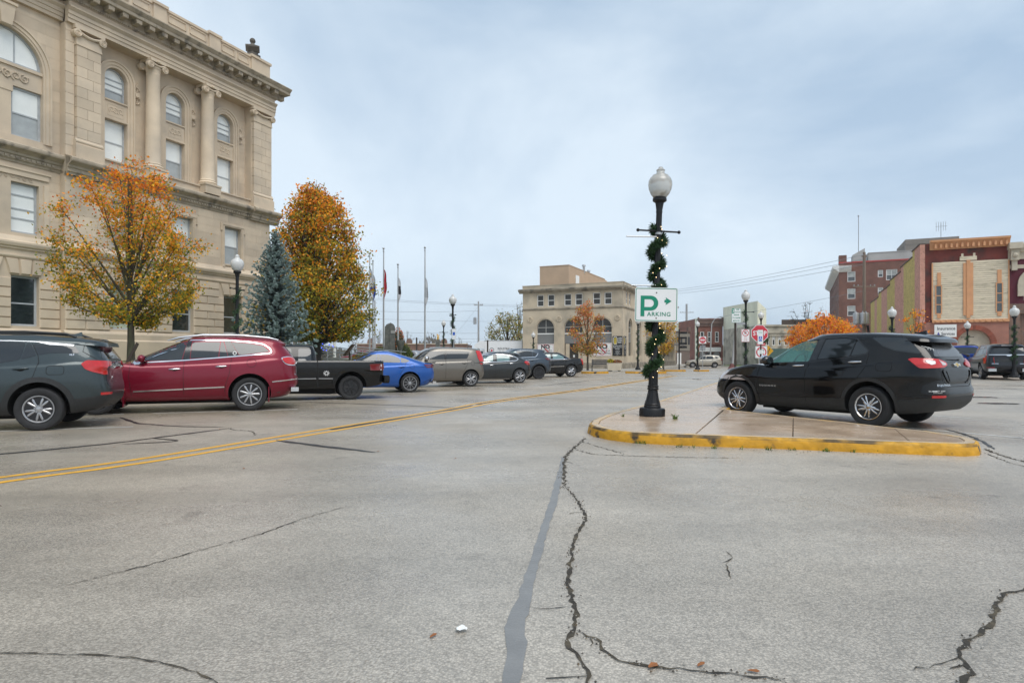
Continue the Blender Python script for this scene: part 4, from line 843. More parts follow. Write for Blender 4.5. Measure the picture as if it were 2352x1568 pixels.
# ---- maroon neighbour at the right edge
M_MAR = brickmat('maroon_brick', (.13, .018, .035), (.11, .016, .03), (.10, .02, .03), .21, .075); M_SAND = mat('sandstone_trim', (.50, .44, .34), .8, var=.1)
MR = tag(empty('maroon_shop_building', Wp(63.8, -15.6, -.2), -TH), 'maroon brick building with ornate stone cornice and window hood at the right edge', 'building')
mb = MB(); wallmesh(mb, 0, 12, 5.7, 9.3, 0, .3, [(.95, 2.6, 5.95, 7.3, 1), (4.4, 6.05, 5.95, 7.3, 1), (7.8, 9.4, 5.95, 7.3, 1)]); mb.box(0, .3, 5.7, 12, 20, 9.6); mb.build('brick_wall', M_MAR, MR)
mb = MB(); wallmesh(mb, 0, 12, -.3, 5.7, -.02, .3, [(.7, 11.5, -.3, 4.9, 0)]); mb.box(0, .3, -.3, 12, 20, 5.69); mb.build('brick_front', brickmat('brown_brick_shop', (.22, .10, .06), (.12, .075, .055), (.34, .30, .26), .21, .075), MR)
for k in range(26): mb = MB(); x = -1.6+k*.55; mb.prism([(x+.0, .4), (x+.24, .4), (x+3.0, 4.8), (x+2.76, 4.8)], 'y', .0, .06); mb.build('diagonal_board', mat('brown_board', (.13, .075, .05), .8, rnd=.2), MR) if 0 <= x else None
mb = MB(); mould(mb, [(0,0),(.08,0),(.12,.5),(.3,.6),(.45,.95),(.5,1.05),(.5,1.2),(0,1.3)], -.1, 12, 0, 9.3); mb.build('cornice', M_SAND, MR); mb = MB(); mb.box(0, -.06, 8.55, 12, 0, 8.85); mb.build('string_course', M_SAND, MR)
mb = MB(); mb.box(-.15, -.7, 10.1, .75, 0, 10.6); mb.box(.0, -.5, 9.2, .55, 0, 10.1); mb.box(.1, -.35, 8.4, .45, 0, 9.2); mb.ball((.28, -.5, 9.6), .2, 8, 6); mb.build('cornice_console', M_SAND, MR)
for a, b in ((.95, 2.6), (4.4, 6.05), (7.8, 9.4)):
    c = (a+b)/2; r = (b-a)/2; window(MR, a, b, 5.95, 7.3, 1, .15, M_SAND, M_DARKGL, fw=.08, rails=(7.0,)); mb = MB(); arc = [(math.cos(PI*k/14), math.sin(PI*k/14)) for k in range(15)]
    for k in range(14): mb.prism([(c+(r+.05)*arc[k][0], 7.3+(r+.05)*arc[k][1]), (c+(r+.42)*arc[k][0], 7.3+(r+.42)*arc[k][1]), (c+(r+.42)*arc[k+1][0], 7.3+(r+.42)*arc[k+1][1]), (c+(r+.05)*arc[k+1][0], 7.3+(r+.05)*arc[k+1][1])], 'y', -.22, .0)
    for sx in (-1, 1): mb.box(c+sx*(r+.24)-.2, -.26, 6.3, c+sx*(r+.24)+.2, 0, 7.3)
    mb.build('window_hood', M_SAND, MR)
mb = MB(); mb.prism([(2, 10.4), (12, 10.4), (12, 12.4), (4.5, 12.4)], 'y', 3, 8); mb.build('roof', mat('grey_roof', (.35, .37, .40), .5), MR)
# ---- tall brick hotel
M_HOT = brickmat('hotel_brick', (.20, .088, .062), (.165, .072, .052), (.21, .13, .105), .25, .085)
HO = tag(empty('brick_hotel', Wp(123, -6.26, -.3), -TH), 'tall reddish-brown brick hotel with white windows behind the utility pole', 'building')
M_HFR = mat('hotel_white_frame', (.70, .70, .68), .6); M_CURT = mat('curtained_pane', (.34, .35, .33), .25, var=.35, vs=1.2, coat=.4)
hw = []
for r in range(5):
    z = 14.3-r*2.93; hw += [(1.3, 2.52, z, z+1.75), (5.85, 6.62, z+.55, z+1.76), (7.05, 8.68, z, z+1.78), (11.5, 12.7, z, z+1.75), (15, 16.2, z, z+1.75), (19, 20.2, z, z+1.75)]
mb = MB(); wallmesh(mb, 0, 26, -.5, 17.5, 0, .2, [(a, b, c, d, 0) for a, b, c, d in hw if c > 0]); mb.box(.3, .5, -.5, 26, 36, 17.4); mb.build('wall', M_HOT, HO)
for a, b, c, d in hw:
    if c > 0: window(HO, a, b, c, d, 0, .06, M_HFR, [(c, (c+d)/2, M_FARGL), ((c+d)/2, d, M_CURT)], fw=.11, rails=((c+d)/2,), mull=((a+b)/2,) if b-a > 1.5 else ())
SIDE = ((0, 36, 0), -PI/2); sw = [(2+3.3*k, 3.6+3.3*k, 14.3-2.93*r, 16.05-2.93*r) for k in range(10) for r in range(5)]
mb = MB(); wallmesh(mb, 0, 36, -.5, 17.5, 0, .2, [(a, b, c, d, 0) for a, b, c, d in sw if c > 0]); mbx(mb, 'side_wall', brickmat('hotel_brick_side', (.20, .088, .062), (.165, .072, .052), (.21, .13, .105), .25, .085), HO, SIDE)
for a, b, c, d in sw:
    if c > 0: place(window(HO, a, b, c, d, 0, .06, M_HFR, M_CURT, fw=.11, rails=((c+d)/2,)), SIDE)
mb = MB(); mould(mb, [(0,0),(.1,.1),(.5,.4),(.9,.7),(1.0,1.1),(0,1.2)], 0, 37, 0, 15.9); mbx(mb, 'side_cornice', M_HFR, HO, SIDE); mb = MB(); mould(mb, [(0,0),(.1,.1),(.4,.4),(.6,.7),(.7,1.0),(0,1.1)], -.9, 1.9, 0, 16.0); mb.build('cornice_return', M_HFR, HO)
mb = MB(); mb.box(-.05, -.08, 17.5, 26, .3, 17.72); mb.build('red_coping', mat('red_coping', (.40, .05, .04), .6), HO); mb = MB(); mb.box(0, 0, 17.6, 1.2, 1.5, 18.9); mb.build('chimney', M_HOT, HO)
M_HREN = mat('hotel_render', (.42, .42, .40), .8, var=.12, vs=.5); mb = MB(); mb.box(4.7, 3, 17.6, 22, 30, 19.4); mb.box(4.66, 2.94, 19.4, 22, 30, 19.52); mb.build('penthouse', M_HREN, HO)
mb = MB(); mb.prism([(2.2, 17.6), (4.1, 17.6), (4.1, 20.2), (2.2, 19.1)], 'y', 2.0, 5.0); mb.build('stair_tower', M_HREN, HO); mb = MB(); mb.tube([(3.2, 3, 19.5), (3.2, 3, 26.0)], .06, 6); mb.ball((3.2, 3, 26.0), .14, 8, 6); mb.build('roof_flagpole', M_GREY, HO)
mb = MB(); mb.box(11, 9, 19.5, 19, 20, 22.3); mb.box(10.95, 8.95, 21.4, 19.05, 20, 21.6); mb.build('lift_house', mat('grey_brick_penthouse', (.20, .175, .15), .8, var=.1), HO)
mb = MB(); mb.tube([(16.5, 10, 22.3), (16.5, 10, 25)], .05, 6)
for k in range(5): mb.tube([(15.8+k*.35, 10, 23.6), (15.8+k*.35, 10, 25.2)], .03, 4)
mb.tube([(15.7, 10, 24.4), (17.4, 10, 24.4)], .03, 4); mb.build('roof_aerial', M_GREY, HO)
# ---- far block round the junction
def local(d, x0): return lambda x, y: ((x-x0)/FPX*d, zat(y, d)+.3)
FB = tag(empty('far_brick_shop', pxd(1602.5, 120, -.3)), 'narrow far red brick shop with three tall windows and white arched front', 'building')
M_FBR = brickmat('far_brick', (.27, .10, .07), (.22, .085, .06), (.26, .16, .13), .25, .09); M_FBD = mat('far_brown_stone', (.16, .10, .08), .85, var=.2, vs=1)
fx = lambda x, y: (lambda D: ((D[0]-1602.5)/FPX*120, zat(D[1], 120)+.3))(((2600+x/5.2275)*.6125, (1150+y/5.2275)*.6125))
wn = [(*fx(135, 695), *fx(212, 487)), (*fx(280, 695), *fx(346, 487)), (*fx(425, 695), *fx(497, 487))]
zt_ = fx(0, 330)[1]; W5 = fx(575, 0)[0]; zs = fx(0, 735)[1]
mb = MB(); wallmesh(mb, 0, W5, zs, zt_, 0, .2, [(a, c, b, d, 0) for a, b, c, d in wn]); mb.box(.05, .3, -.3, W5-.05, 14, zt_+1); mb.box(0, -.1, -.3, .35, .3, zs); mb.box(W5-.4, -.1, -.3, W5, .3, zs); mb.build('wall', M_FBR, FB)
for a, b, c, d in wn: window(FB, a, c, b, d, 0, .05, M_WHITE, M_FARGL, fw=.12, rails=((b+d)/2,))
mb = MB(); mb.box(-.1, -.35, zt_, W5+.1, .3, fx(0, 262)[1]); mb.box(-.15, -.2, zt_-.5, W5+.1, 0, zt_); mb.box(-.12, -.45, fx(0, 262)[1], W5+.15, .3, fx(0, 248)[1]); mb.build('cornice', M_FBD, FB)
for x in (.05, W5-.15): mb = MB(); mb.box(x-.12, -.4, fx(0, 250)[1], x+.25, .1, fx(0, 230)[1]); mb.ball((x+.06, -.15, fx(0, 225)[1]), .2, 8, 6); mb.build('corner_finial', M_FBD, FB)
mb = MB(); mb.box(.3, -.12, fx(0, 880)[1], W5-.35, 0, fx(0, 795)[1]); mb.build('white_fascia', M_WHITE, FB)
for k in range(3):
    a, b = fx(110+k*140, 0)[0], fx(235+k*140, 0)[0]; mb = MB(); mb.prism([(a, -.2), (b, -.2), (b, 1.9)]+[((a+b)/2+(b-a)/2*math.cos(t), 1.9+.45*math.sin(t)) for t in np.linspace(0, PI, 10)][1:], 'y', -.1, .0); mb.build('shop_bay', M_GRAN if k != 1 else M_FARGL, FB)
M_PALE = mat('pale_green_render', (.80, .79, .62), .85, var=.08, vs=.4, col2=(.74, .73, .57), c2s=.3)
def hull(name, label, foot, h0, h1, m, cat='building', z=-.3):
    """block on a footprint of world points, wall heights h0 (first two points) and h1 (others)"""
    c = Vector((foot[0][0], foot[0][1])); r = tag(empty(name, (c.x, c.y, z)), label, cat); n = len(foot); hs_ = [h0]*2+[h1]*(n-2) if not hasattr(h0, '__len__') else h0
    q = [(p[0]-c.x, p[1]-c.y) for p in foot]; mb = MB(); mb.add([(x, y, 0) for x, y in q]+[(x, y, h) for (x, y), h in zip(q, hs_)], [(i, (i+1) % n, n+(i+1) % n, n+i) for i in range(n)]); mb.build('wall', m, r, fix=True)
    mb = MB(); mb.add([(x, y, h) for (x, y), h in zip(q, hs_)], [tuple(range(n))]); mb.build('roof', mat('flat_roof', (.16, .155, .15), .9), r); return r
hull('pale_side_building', 'pale green rendered building left of the far red brick shop', [pxd(1602, 119.8), pxd(1553, 141), pxd(1556, 150), pxd(1606, 130)], [zat(730.4, 120)+.3, zat(743.4, 141)+.3, zat(743.4, 141), zat(730.4, 120)], 0, M_PALE)
hull('pale_long_building', 'long pale green windowless wall right of the far red brick shop', [pxd(1661, 120), pxd(1740, 97), pxd(1760, 112), pxd(1690, 135)], [zat(706, 120)+.3, zat(691, 97)+.3, zat(691, 97)+.2, zat(706, 120)], 0, M_PALE)
SF = tag(empty('stone_front_building', pxd(1741, 96.5, -.3)), 'weathered grey stone two-storey shop front behind the orange tree', 'building')
sfx = lambda x, y: (lambda D: ((D[0]-1741)/FPX*96.5, zat(D[1], 96.5)+.3))(((2600+x/5.2275)*.6125, (1150+y/5.2275)*.6125))
M_GST = mat('weathered_grey_stone', (.46, .42, .34), .9, var=.3, vs=.9, col2=(.22, .20, .165), c2s=.8, c2t=(.50, .68)); swn = [(*sfx(1430+118*k, 760), *sfx(1490+118*k, 575)) for k in range(8)]
T = sfx(0, 350)[1]; mb = MB(); wallmesh(mb, 0, 14, -.2, T, 0, .25, [(a, c, b, d, 0) for a, b, c, d in swn]); mb.box(.1, .4, -.2, 14, 16, T-.1); mb.build('wall', M_GST, SF)
for a, b, c, d in swn: window(SF, a, c, b, d, 0, .08, M_WHITE, [(b, (b+d)/2+.25, M_FARGL), ((b+d)/2+.25, d, M_WHITE)], fw=.10, rails=((b+d)/2+.2,))
for k in range(8): a = swn[k]; mb = MB(); mb.box(a[0]-.2, -.12, a[3], a[2]+.2, .0, a[3]+.28); mb.build('window_lintel', M_GST, SF)
mb = MB(); mb.box(-.1, -.25, T-.25, 14.1, .3, T); mb.box(0, -.15, sfx(0, 490)[1]-.2, 14, 0, sfx(0, 490)[1]); mb.build('cornice', M_GST, SF); mb = MB(); mb.box(.2, -.1, -.2, 13.8, 0, sfx(0, 820)[1]); mb.build('shop_front', mat('teal_shopfront', (.06, .12, .11), .6, var=.2), SF)
hull('far_roof_block', 'far dark block rising behind the grey stone shop front', [pxd(1795, 130), pxd(1925, 128), pxd(1940, 150), pxd(1800, 150)], zat(734, 130)+.3, zat(733, 130), mat('far_dark_brick', (.10, .075, .06), .9))
WS = tag(empty('sided_house', pxd(1550, 106, -.3), .12), 'small grey sided building with downpipes beside the corner building', 'building')
M_SIDG = mat('grey_siding', (.27, .24, .20), .8, var=.1); mb = MB(); mb.box(0, .02, 0, 2.6, 8, 5.6); mb.build('wall', mat('brown_base', (.17, .13, .11), .85), WS)
for k in range(16): mb = MB(); mb.box(0, -.05, 2.5+k*.2, 2.6, .0, 2.68+k*.2); mb.build('siding_board', M_SIDG, WS)
for a in (.35, .95, 1.75, 2.25): mb = MB(); mb.box(a, -.08, 3.5, a+.32, .0, 4.8); mb.build('window', M_FARGL, WS)
mb = MB(); mb.box(.4, -.06, .1, 1.1, 0, 2.1); mb.build('door', M_WHITE, WS); mb = MB(); mb.box(2.3, -.1, 5.4, 2.8, .6, 6.4); mb.build('chimney', M_FBD, WS); mb = MB(); mb.box(-.1, -.2, 5.6, 2.7, 8, 5.75); mb.build('roof', M_FBD, WS)
LB = tag(empty('low_brick_building', pxd(820, 98, -.3)), 'low brick building with shaped parapet far behind the monument', 'building')
M_LBR = brickmat('low_brown_brick', (.22, .12, .085), (.18, .10, .075), (.25, .19, .16), .25, .09); mb = MB(); mb.box(0, 0, 0, 17, 12, 3.4); mb.build('wall', M_LBR, LB); mb = MB(); mb.box(-.1, -.1, 3.4, 17.1, .4, 3.52); mb.build('coping', M_BANK, LB)
for x in (1.6, 6.2, 7.6, 13.0):
    mb = MB(); mb.box(x, -.08, 3.4, x+.9, .35, 3.95); mb.prism([(x+.45+.40*math.cos(t), 3.95+.35*math.sin(t)) for t in np.linspace(0, PI, 9)], 'y', -.08, .3); mb.build('parapet_pier', M_LBR, LB)
# ---- white box truck left of the corner building
BT = tag(empty('box_truck', pxd(1142, 72, -.25), -.03), 'white box truck with black lettering parked left of the corner building', 'truck')
M_TRW = mat('truck_white', (.72, .73, .74), .35, var=.04); bx0, bx1 = -1.45, 2.85
mb = MB(); mb.box(bx0, 0, 1.0, bx1, 2.3, 3.25); mb.prism([(bx0, 2.35), (bx0, 3.25), (bx0-.55, 3.25), (bx0-1.15, 2.75), (bx0-1.15, 2.45)], 'y', .05, 2.25); mb.build('cargo_box', M_TRW, BT)
mb = MB(); mb.box(bx1-.04, -.03, 1.0, bx1+.04, 2.33, 3.3); mb.box(bx0, -.02, 3.25, bx1, .06, 3.32); mb.build('box_frame', M_GREY, BT)
mb = MB(); mb.prism([(-1.5, .55), (-1.5, 2.25), (-1.9, 2.25), (-2.5, 1.6), (-3.2, 1.4), (-3.25, .55)], 'y', .15, 2.15); cb = mb.build('cab', M_TRW, BT); mb = MB(); mb.prism([(-1.6, 1.55), (-1.6, 2.1), (-1.9, 2.1), (-2.3, 1.58)], 'y', .13, .2); mb.build('cab_window', M_GLASS if 'M_GLASS' in globals() else M_DARKGL, cb)
mb = MB(); mb.box(-3.0, .3, .5, 2.7, 2.0, .9); mb.build('chassis', M_BLACK, BT)
for x in (-2.5, 1.6):
    mb = MB(); mb.lathe([(.40, -.02), (.40, .25)], 20, (x, .05, .40), 'y'); mb.build('wheel', M_BLACK, BT)
text('INDUSTRIAL', .34, BT, M_SGREY, (.78, -.012, 2.35), bold=.01, sx=.78); text('FIRE SERVICES', .24, BT, M_SGREY, (.72, -.012, 2.0), sx=.75)
mb = MB(); vs = []
for k in range(20): t = 2*PI*k/20; vs += [(-.62+.27*math.cos(t), -.012, 2.2+.27*math.sin(t)), (-.62+.22*math.cos(t), -.012, 2.2+.22*math.sin(t))]
mb.add(vs, [(2*k, 2*((k+1) % 20), 2*((k+1) % 20)+1, 2*k+1) for k in range(20)]); mb.build('emblem_ring', M_SGREY, BT); mb = MB(); mb.add([(-.72, -.013, 2.05), (-.62, -.013, 2.0), (-.5, -.013, 2.1), (-.55, -.013, 2.3), (-.62, -.013, 2.22), (-.7, -.013, 2.35)], [(0, 1, 2, 3, 4, 5)]); mb.build('emblem', M_RSIGN, BT)
# ================================================================ TREES AND PLANTS
def leafmat(name, c, v):
    m = mat(name, c, .6, var=v, vs=7, spec=.3); t = m.node_tree; b = t.nodes['Principled BSDF']; o = [n for n in t.nodes if n.type == 'OUTPUT_MATERIAL'][0]
    tl = t.nodes.new('ShaderNodeBsdfTranslucent'); L(b.inputs['Base Color'].links[0].from_socket, tl.inputs[0], t); ms = t.nodes.new('ShaderNodeMixShader'); ms.inputs[0].default_value = .35; L(b.outputs[0], ms.inputs[1], t); L(tl.outputs[0], ms.inputs[2], t); L(ms.outputs[0], o.inputs[0], t); return m
def leafm(name, c, v=.25): return leafmat(name, c, v)
LEAF = dict(green=leafm('leaf_green', (.13, .19, .022)), olive=leafm('leaf_olive', (.36, .31, .03)), gold=leafm('leaf_gold', (.80, .44, .025)), orange=leafm('leaf_orange', (.90, .31, .022)), red=leafm('leaf_red', (.78, .20, .07)), rust=leafm('leaf_rust', (.50, .19, .06)), tan=leafm('leaf_tan', (.45, .28, .09)), pale=leafm('leaf_pale', (.22, .23, .09)), bronze=leafm('leaf_dkgreen', (.14, .155, .022)))
def quads(centres, sizes, mats_i, rng, droop=.3):
    n = len(centres); c = np.asarray(centres); a = rng.normal(size=(n, 3)); a[:, 2] -= droop; a /= np.linalg.norm(a, axis=1)[:, None]
    b = rng.normal(size=(n, 3)); b -= a*(a*b).sum(1)[:, None]; b /= np.linalg.norm(b, axis=1)[:, None]; s = np.asarray(sizes)[:, None]; k = np.cross(a, b)
    v = np.stack([c-a*s*.55, c+b*s*.36+k*s*.10, c+a*s*.55, c-b*s*.36+k*s*.10], 1).reshape(-1, 3)
    return v, np.arange(4*n).reshape(n, 4)
def mesh_np(name, v, f, mi, mats, parent):
    me = bpy.data.meshes.new(name); n, k = f.shape; me.vertices.add(len(v)); me.vertices.foreach_set('co', v.astype(np.float32).ravel()); me.loops.add(n*k); me.loops.foreach_set('vertex_index', f.astype(np.int32).ravel()); me.polygons.add(n); me.polygons.foreach_set('loop_start', np.arange(0, n*k, k, dtype=np.int32)); me.polygons.foreach_set('loop_total', np.full(n, k, dtype=np.int32))
    for m in mats: me.materials.append(m)
    if mi is not None: me.polygons.foreach_set('material_index', np.asarray(mi, dtype=np.int32))
    me.update(calc_edges=True); me.validate(); return link(name, me, None, parent)
def bez(p0, p1, p2, n): return [p0*(1-t)**2+p1*2*t*(1-t)+p2*t*t for t in np.linspace(0, 1, n)]
def tree(name, label, pos, prof, trunk_r, fork, leaves, lsize, pal, seed, limbs=22, twigs=7, spread=.16, group=None, bark=None, bare=0., tw=.008, lean=(0, 0), cat='tree', up=.55, inner=.45):
    """prof: (z, radius) outline of the crown; pal(zf, edge, rng) -> index of leaf colour"""
    rng = np.random.default_rng(seed); root = tag(empty(name, pos), label, cat, group); f = pch(prof); z0, z1 = prof[0][0], prof[-1][0]; mb = MB(); bark = bark or M_BARK; H_ = z1
    wob = rng.normal(size=(8, 2))*.04*H_/6; tr = [np.array([wob[i][0]*(i/7)+lean[0]*i/7, wob[i][1]*(i/7)+lean[1]*i/7, z1*.94*i/7]) for i in range(8)]
    mb.tube([(p[0], p[1], p[2]) for p in [np.array([0, 0, -.3])]+tr], [trunk_r*1.35]+[trunk_r*(1.15 if i == 0 else (1-(i/7))**.8*.95+.04) for i in range(8)], 9)
    def on_trunk(z): i = min(6.99, max(0, z/(z1*.94)*7)); k = int(i); return tr[k]*(1-(i-k))+tr[k+1]*(i-k)
    tips = []
    lump = rng.normal(size=(24, 3)); lump /= np.linalg.norm(lump, axis=1)[:, None]
    def env(z, a):
        d = np.array([math.cos(a), math.sin(a), (z-(z0+z1)/2)/(z1-z0)*1.6]); q = lump@d; return float(f(z))*(.84+.20*max(0, q.max()-.75)/.4)
    for i in range(limbs):
        zt = z0+(z1-z0)*((i+.5)/limbs)**.9; a = i*2.399+rng.normal()*.35; r = env(zt, a)*rng.uniform(.72, .98); end = np.array([math.cos(a)*r, math.sin(a)*r, zt])
        zs = max(fork, zt-up*(zt-fork)-r*.55); zs = min(zs, z1*.9); s = on_trunk(zs); mid = s*.45+end*.55+np.array([0, 0, -.10*r]); mid[:2] *= .82; b = bez(s, mid, end, 9)
        r0 = max(.012, trunk_r*.42*(1-(zs-fork)/(z1-fork+.01))**.7); mb.tube([tuple(p) for p in b], [r0*(1-t)**.9+tw*.6 for t in np.linspace(0, 1, 9)], 5, cap=False)
        for j in range(twigs):
            t = 1-.75*rng.random()**1.5; k = int(t*8); q = b[min(k, 8)]; l = rng.uniform(.35, .9)*(.35+.16*float(f(q[2]))); d = rng.normal(size=3); d[2] = abs(d[2])*.8+.15; out = q.copy(); out[2] = 0; d += .9*out/(np.linalg.norm(out)+.3); d /= np.linalg.norm(d)
            e = q+d*l; re = math.hypot(e[0], e[1]); aa = math.atan2(e[1], e[0])
            if e[2] > z1 or re > env(min(max(e[2], z0), z1), aa)*1.06: e = q+d*l*.45
            m_ = (q+e)/2+rng.normal(size=3)*.06; bb = bez(q, m_, e, 5); mb.tube([tuple(p) for p in bb], [tw*1.2*(1-tt)+tw*.35 for tt in np.linspace(0, 1, 5)], 3, cap=False)
            for p in bb[1:]: tips.append(p)
            for _ in range(2):
                k2 = rng.integers(1, 5); g = bb[k2]+rng.normal(size=3)*.16*max(.7, float(f(q[2]))/2); mb.tube([tuple(bb[k2]), tuple(g)], [tw*.6, tw*.25], 3, cap=False); tips += [g, (g+bb[k2])/2]
    mb.build('trunk', bark, root, smooth=70)
    if leaves:
        tips = np.array(tips); rr = np.hypot(tips[:, 0], tips[:, 1])/(np.array([max(.2, float(f(z))) for z in np.clip(tips[:, 2], z0, z1)])); zf = (tips[:, 2]-z0)/(z1-z0)
        w = np.clip(rr, inner*.4, 1)**1.2+.25*np.clip(zf, 0, 1)**2; w = w*rng.lognormal(0, .75, len(w)); w /= w.sum(); idx = rng.choice(len(tips), leaves, p=w); c = tips[idx]+rng.normal(size=(leaves, 3))*spread*np.array([1, 1, .75])
        ok = c[:, 2] > z0*.8; c = c[ok]; zf = np.clip((c[:, 2]-z0)/(z1-z0), 0, 1); ph = np.sin(c[:, 0]*2.1+seed)+np.sin(c[:, 1]*2.3+c[:, 2]*1.7); mi = [pal[1](z, p_, rng) for z, p_ in zip(zf, ph)]
        v, fc = quads(c, lsize*rng.uniform(.6, 1.25, len(c)), mi, rng); tag(mesh_np('crown', v, fc, mi, [LEAF[k] for k in pal[0]], root), kind='stuff')
    return root
def pick(rng, w): w = np.clip(w, 0, None); return int(np.searchsorted(np.cumsum(w)/w.sum(), rng.random()))
P_MAPLE = (('green', 'olive', 'gold', 'orange', 'red'), lambda z, p, g: pick(g, np.array([.55*(1-z)**1.5+.05, .8*(1-z)+.10-.1*p, .75-.3*z+.15*p, .10+1.25*z**1.6+.12*p, .02+.6*max(0, z-.45)])))
P_PEAR = (('bronze', 'olive', 'gold', 'orange', 'rust'), lambda z, p, g: pick(g, np.array([1.1*(1-z)**1.1+.06, 1.1*(1-z*.7), .40+.15*p, .10+.75*z**1.3+.12*p, .02+.6*max(0, z-.5)])))
P_RUST = (('olive', 'gold', 'rust', 'red', 'tan'), lambda z, p, g: pick(g, np.array([.5*(1-z)**2, .22*(1-z), .6, .06+.28*z, .5*(1-z)+.2])))
P_ORG = (('gold', 'orange', 'red', 'rust'), lambda z, p, g: pick(g, np.array([.45+.2*p, .8, .25+.2*z, .25])))
P_YEL = (('olive', 'gold', 'tan', 'rust'), lambda z, p, g: pick(g, np.array([.35, .6, .45, .15+.5*z*(p > .5)])))
P_PALE = (('pale', 'olive', 'tan'), lambda z, p, g: pick(g, np.array([.9, .3, .35])))
def T(x, n_=None, d=None, zb=None):
    if d is None: rx = (x-CXP)/FPX; d = n_/(rx*NX+NY)
    p = pxd(x, d); s, n = SN(p); z = lawnz(s, n) if (n > 17.9 and s < 46) else gz(p)
    return Vector((p.x, p.y, z)), d
p, d = T(301, 20.5); k = d/FPX; b = p.z
tree('maple_tree', 'orange and gold autumn tree in front of the courthouse facade', p, [(zat(748, d)-b, .35), (zat(715, d)-b, 1.75), (zat(660, d)-b, 2.6), (zat(600, d)-b, 2.6), (zat(530, d)-b, 2.4), (zat(450, d)-b, 1.95), (zat(400, d)-b, 1.15), (zat(368, d)-b, .3)], .125, zat(742, d)-b, 20000, .088, P_MAPLE, 3, limbs=40, twigs=9, spread=.15, tw=.007)
p, d = T(727, 25.5); b = p.z
tree('pear_tree', 'tall dense orange-green autumn tree right of the courthouse corner', p, [(zat(774, d)-b, 1.8), (zat(752, d)-b, 3.8), (zat(705, d)-b, 4.0), (zat(640, d)-b, 3.45), (zat(560, d)-b, 2.7), (zat(490, d)-b, 1.75), (zat(440, d)-b, .85), (zat(414, d)-b, .2)], .22, zat(785, d)-b, 44000, .15, P_PEAR, 5, limbs=100, twigs=7, spread=.26, tw=.01, inner=.8, bark=M_BARKD)
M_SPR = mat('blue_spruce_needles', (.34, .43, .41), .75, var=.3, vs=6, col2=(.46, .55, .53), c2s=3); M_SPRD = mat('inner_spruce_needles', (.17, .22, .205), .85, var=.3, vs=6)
def spruce(name, label, pos, H_, R_, seed, dens=1.0, tl=.20):
    rng = np.random.default_rng(seed); root = tag(empty(name, pos), label, 'tree'); mb = MB(); mb.tube([(0, 0, -.2), (0, 0, H_*.5), (0, 0, H_*.98)], [.11*H_/6, .06*H_/6, .012], 8); V = []; F = []; MI = []
    n = int(150*dens*H_/6)
    for i in range(n):
        z = .25+(H_-.3)*(i/n)**.92; r = R_*(1-(z/H_))**.86*rng.uniform(.80, 1.12)+.06; a = i*2.399+rng.normal()*.2; d = np.array([math.cos(a), math.sin(a), 0]); s = np.array([0, 0, z]); e = s+d*r+np.array([0, 0, r*(.10-.28*(1-z/H_)+.25)]); m_ = s+d*r*.55+np.array([0, 0, -r*.12]); b = bez(s, m_, e, 7); mb.tube([tuple(q) for q in b], [.018*(1-t)+.005 for t in np.linspace(0, 1, 7)], 3, cap=False)
        side = np.array([-d[1], d[0], 0]); nt = max(4, int(r*26*dens))
        for j in range(nt):
            t = (j+.5)/nt; q = b[min(6, int(t*6.5))]+rng.normal(size=3)*.03; sg = 1 if j % 2 else -1; l = tl*(1.15-.55*t)*rng.uniform(.7, 1.2)*(1 if r > .5 else .7); dr = d*.75+side*sg*(1.1-.5*t)*(1 if t < .93 else .1)+np.array([0, 0, rng.normal()*.25+.10]); dr /= np.linalg.norm(dr); nn = np.cross(dr, [0, 0, 1.]); nn /= np.linalg.norm(nn)+1e-6; up_ = np.cross(nn, dr); w = .038*H_/6+.012
            for ax in (nn, up_, (nn+up_)*.7, (nn-up_)*.7):
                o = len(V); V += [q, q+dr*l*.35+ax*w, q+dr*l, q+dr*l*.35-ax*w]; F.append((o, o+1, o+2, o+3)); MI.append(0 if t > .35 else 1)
    mb.build('trunk', M_BARKD, root, smooth=70); tag(mesh_np('crown', np.array(V), np.array(F), MI, [M_SPR, M_SPRD], root), kind='stuff'); return root
p, d = T(632, 23.2); spruce('blue_spruce', 'tall blue-green spruce between the two autumn trees', p, zat(530, d)-p.z, 2.15, 11, 1.3)
p, d = T(736, d=42); sp2 = spruce('blue_spruce', 'small spruce strung with blue lights behind the black pickup', p, zat(752, d)-p.z, 1.15, 12, .9, .22)
mb = MB(); mb.ball((0, 0, 0), .028, 6, 4); bulb_blue = mb.mesh('light_bulb', 60); bulb_blue.materials.append(mat('blue_fairy_light', (.02, .05, 1.0), .4, var=0, emit=2.5)); rng = np.random.default_rng(4)
for i in range(46):
    z = .5+1.6*rng.random(); r = 1.12*(1-z/2.6)**.85+.05; a = rng.uniform(PI*.95, PI*2.05); link('light_bulb', bulb_blue, None, sp2, (r*math.cos(a), r*math.sin(a), z))
GT = 'small street trees'
p, d = T(1350, d=58); tree('street_tree', 'rust-red autumn tree in front of the corner stone building', p, [(zat(812, d)-p.z, .5), (zat(795, d)-p.z, 1.7), (zat(770, d)-p.z, 2.0), (zat(735, d)-p.z, 1.5), (zat(705, d)-p.z, .9), (zat(688, d)-p.z, .2)], .10, zat(815, d)-p.z, 3300, .16, P_RUST, 21, limbs=20, twigs=7, spread=.2, tw=.012)
p, d = T(1524, d=63); tree('street_tree', 'thin yellow-orange tree behind the big lamp post by the stone building', p, [(zat(805, d)-p.z, .5), (zat(785, d)-p.z, 1.6), (zat(760, d)-p.z, 1.8), (zat(735, d)-p.z, 1.3), (zat(718, d)-p.z, .4)], .07, zat(822, d)-p.z, 2600, .16, P_YEL, 22, limbs=18, twigs=7, spread=.2, tw=.012)
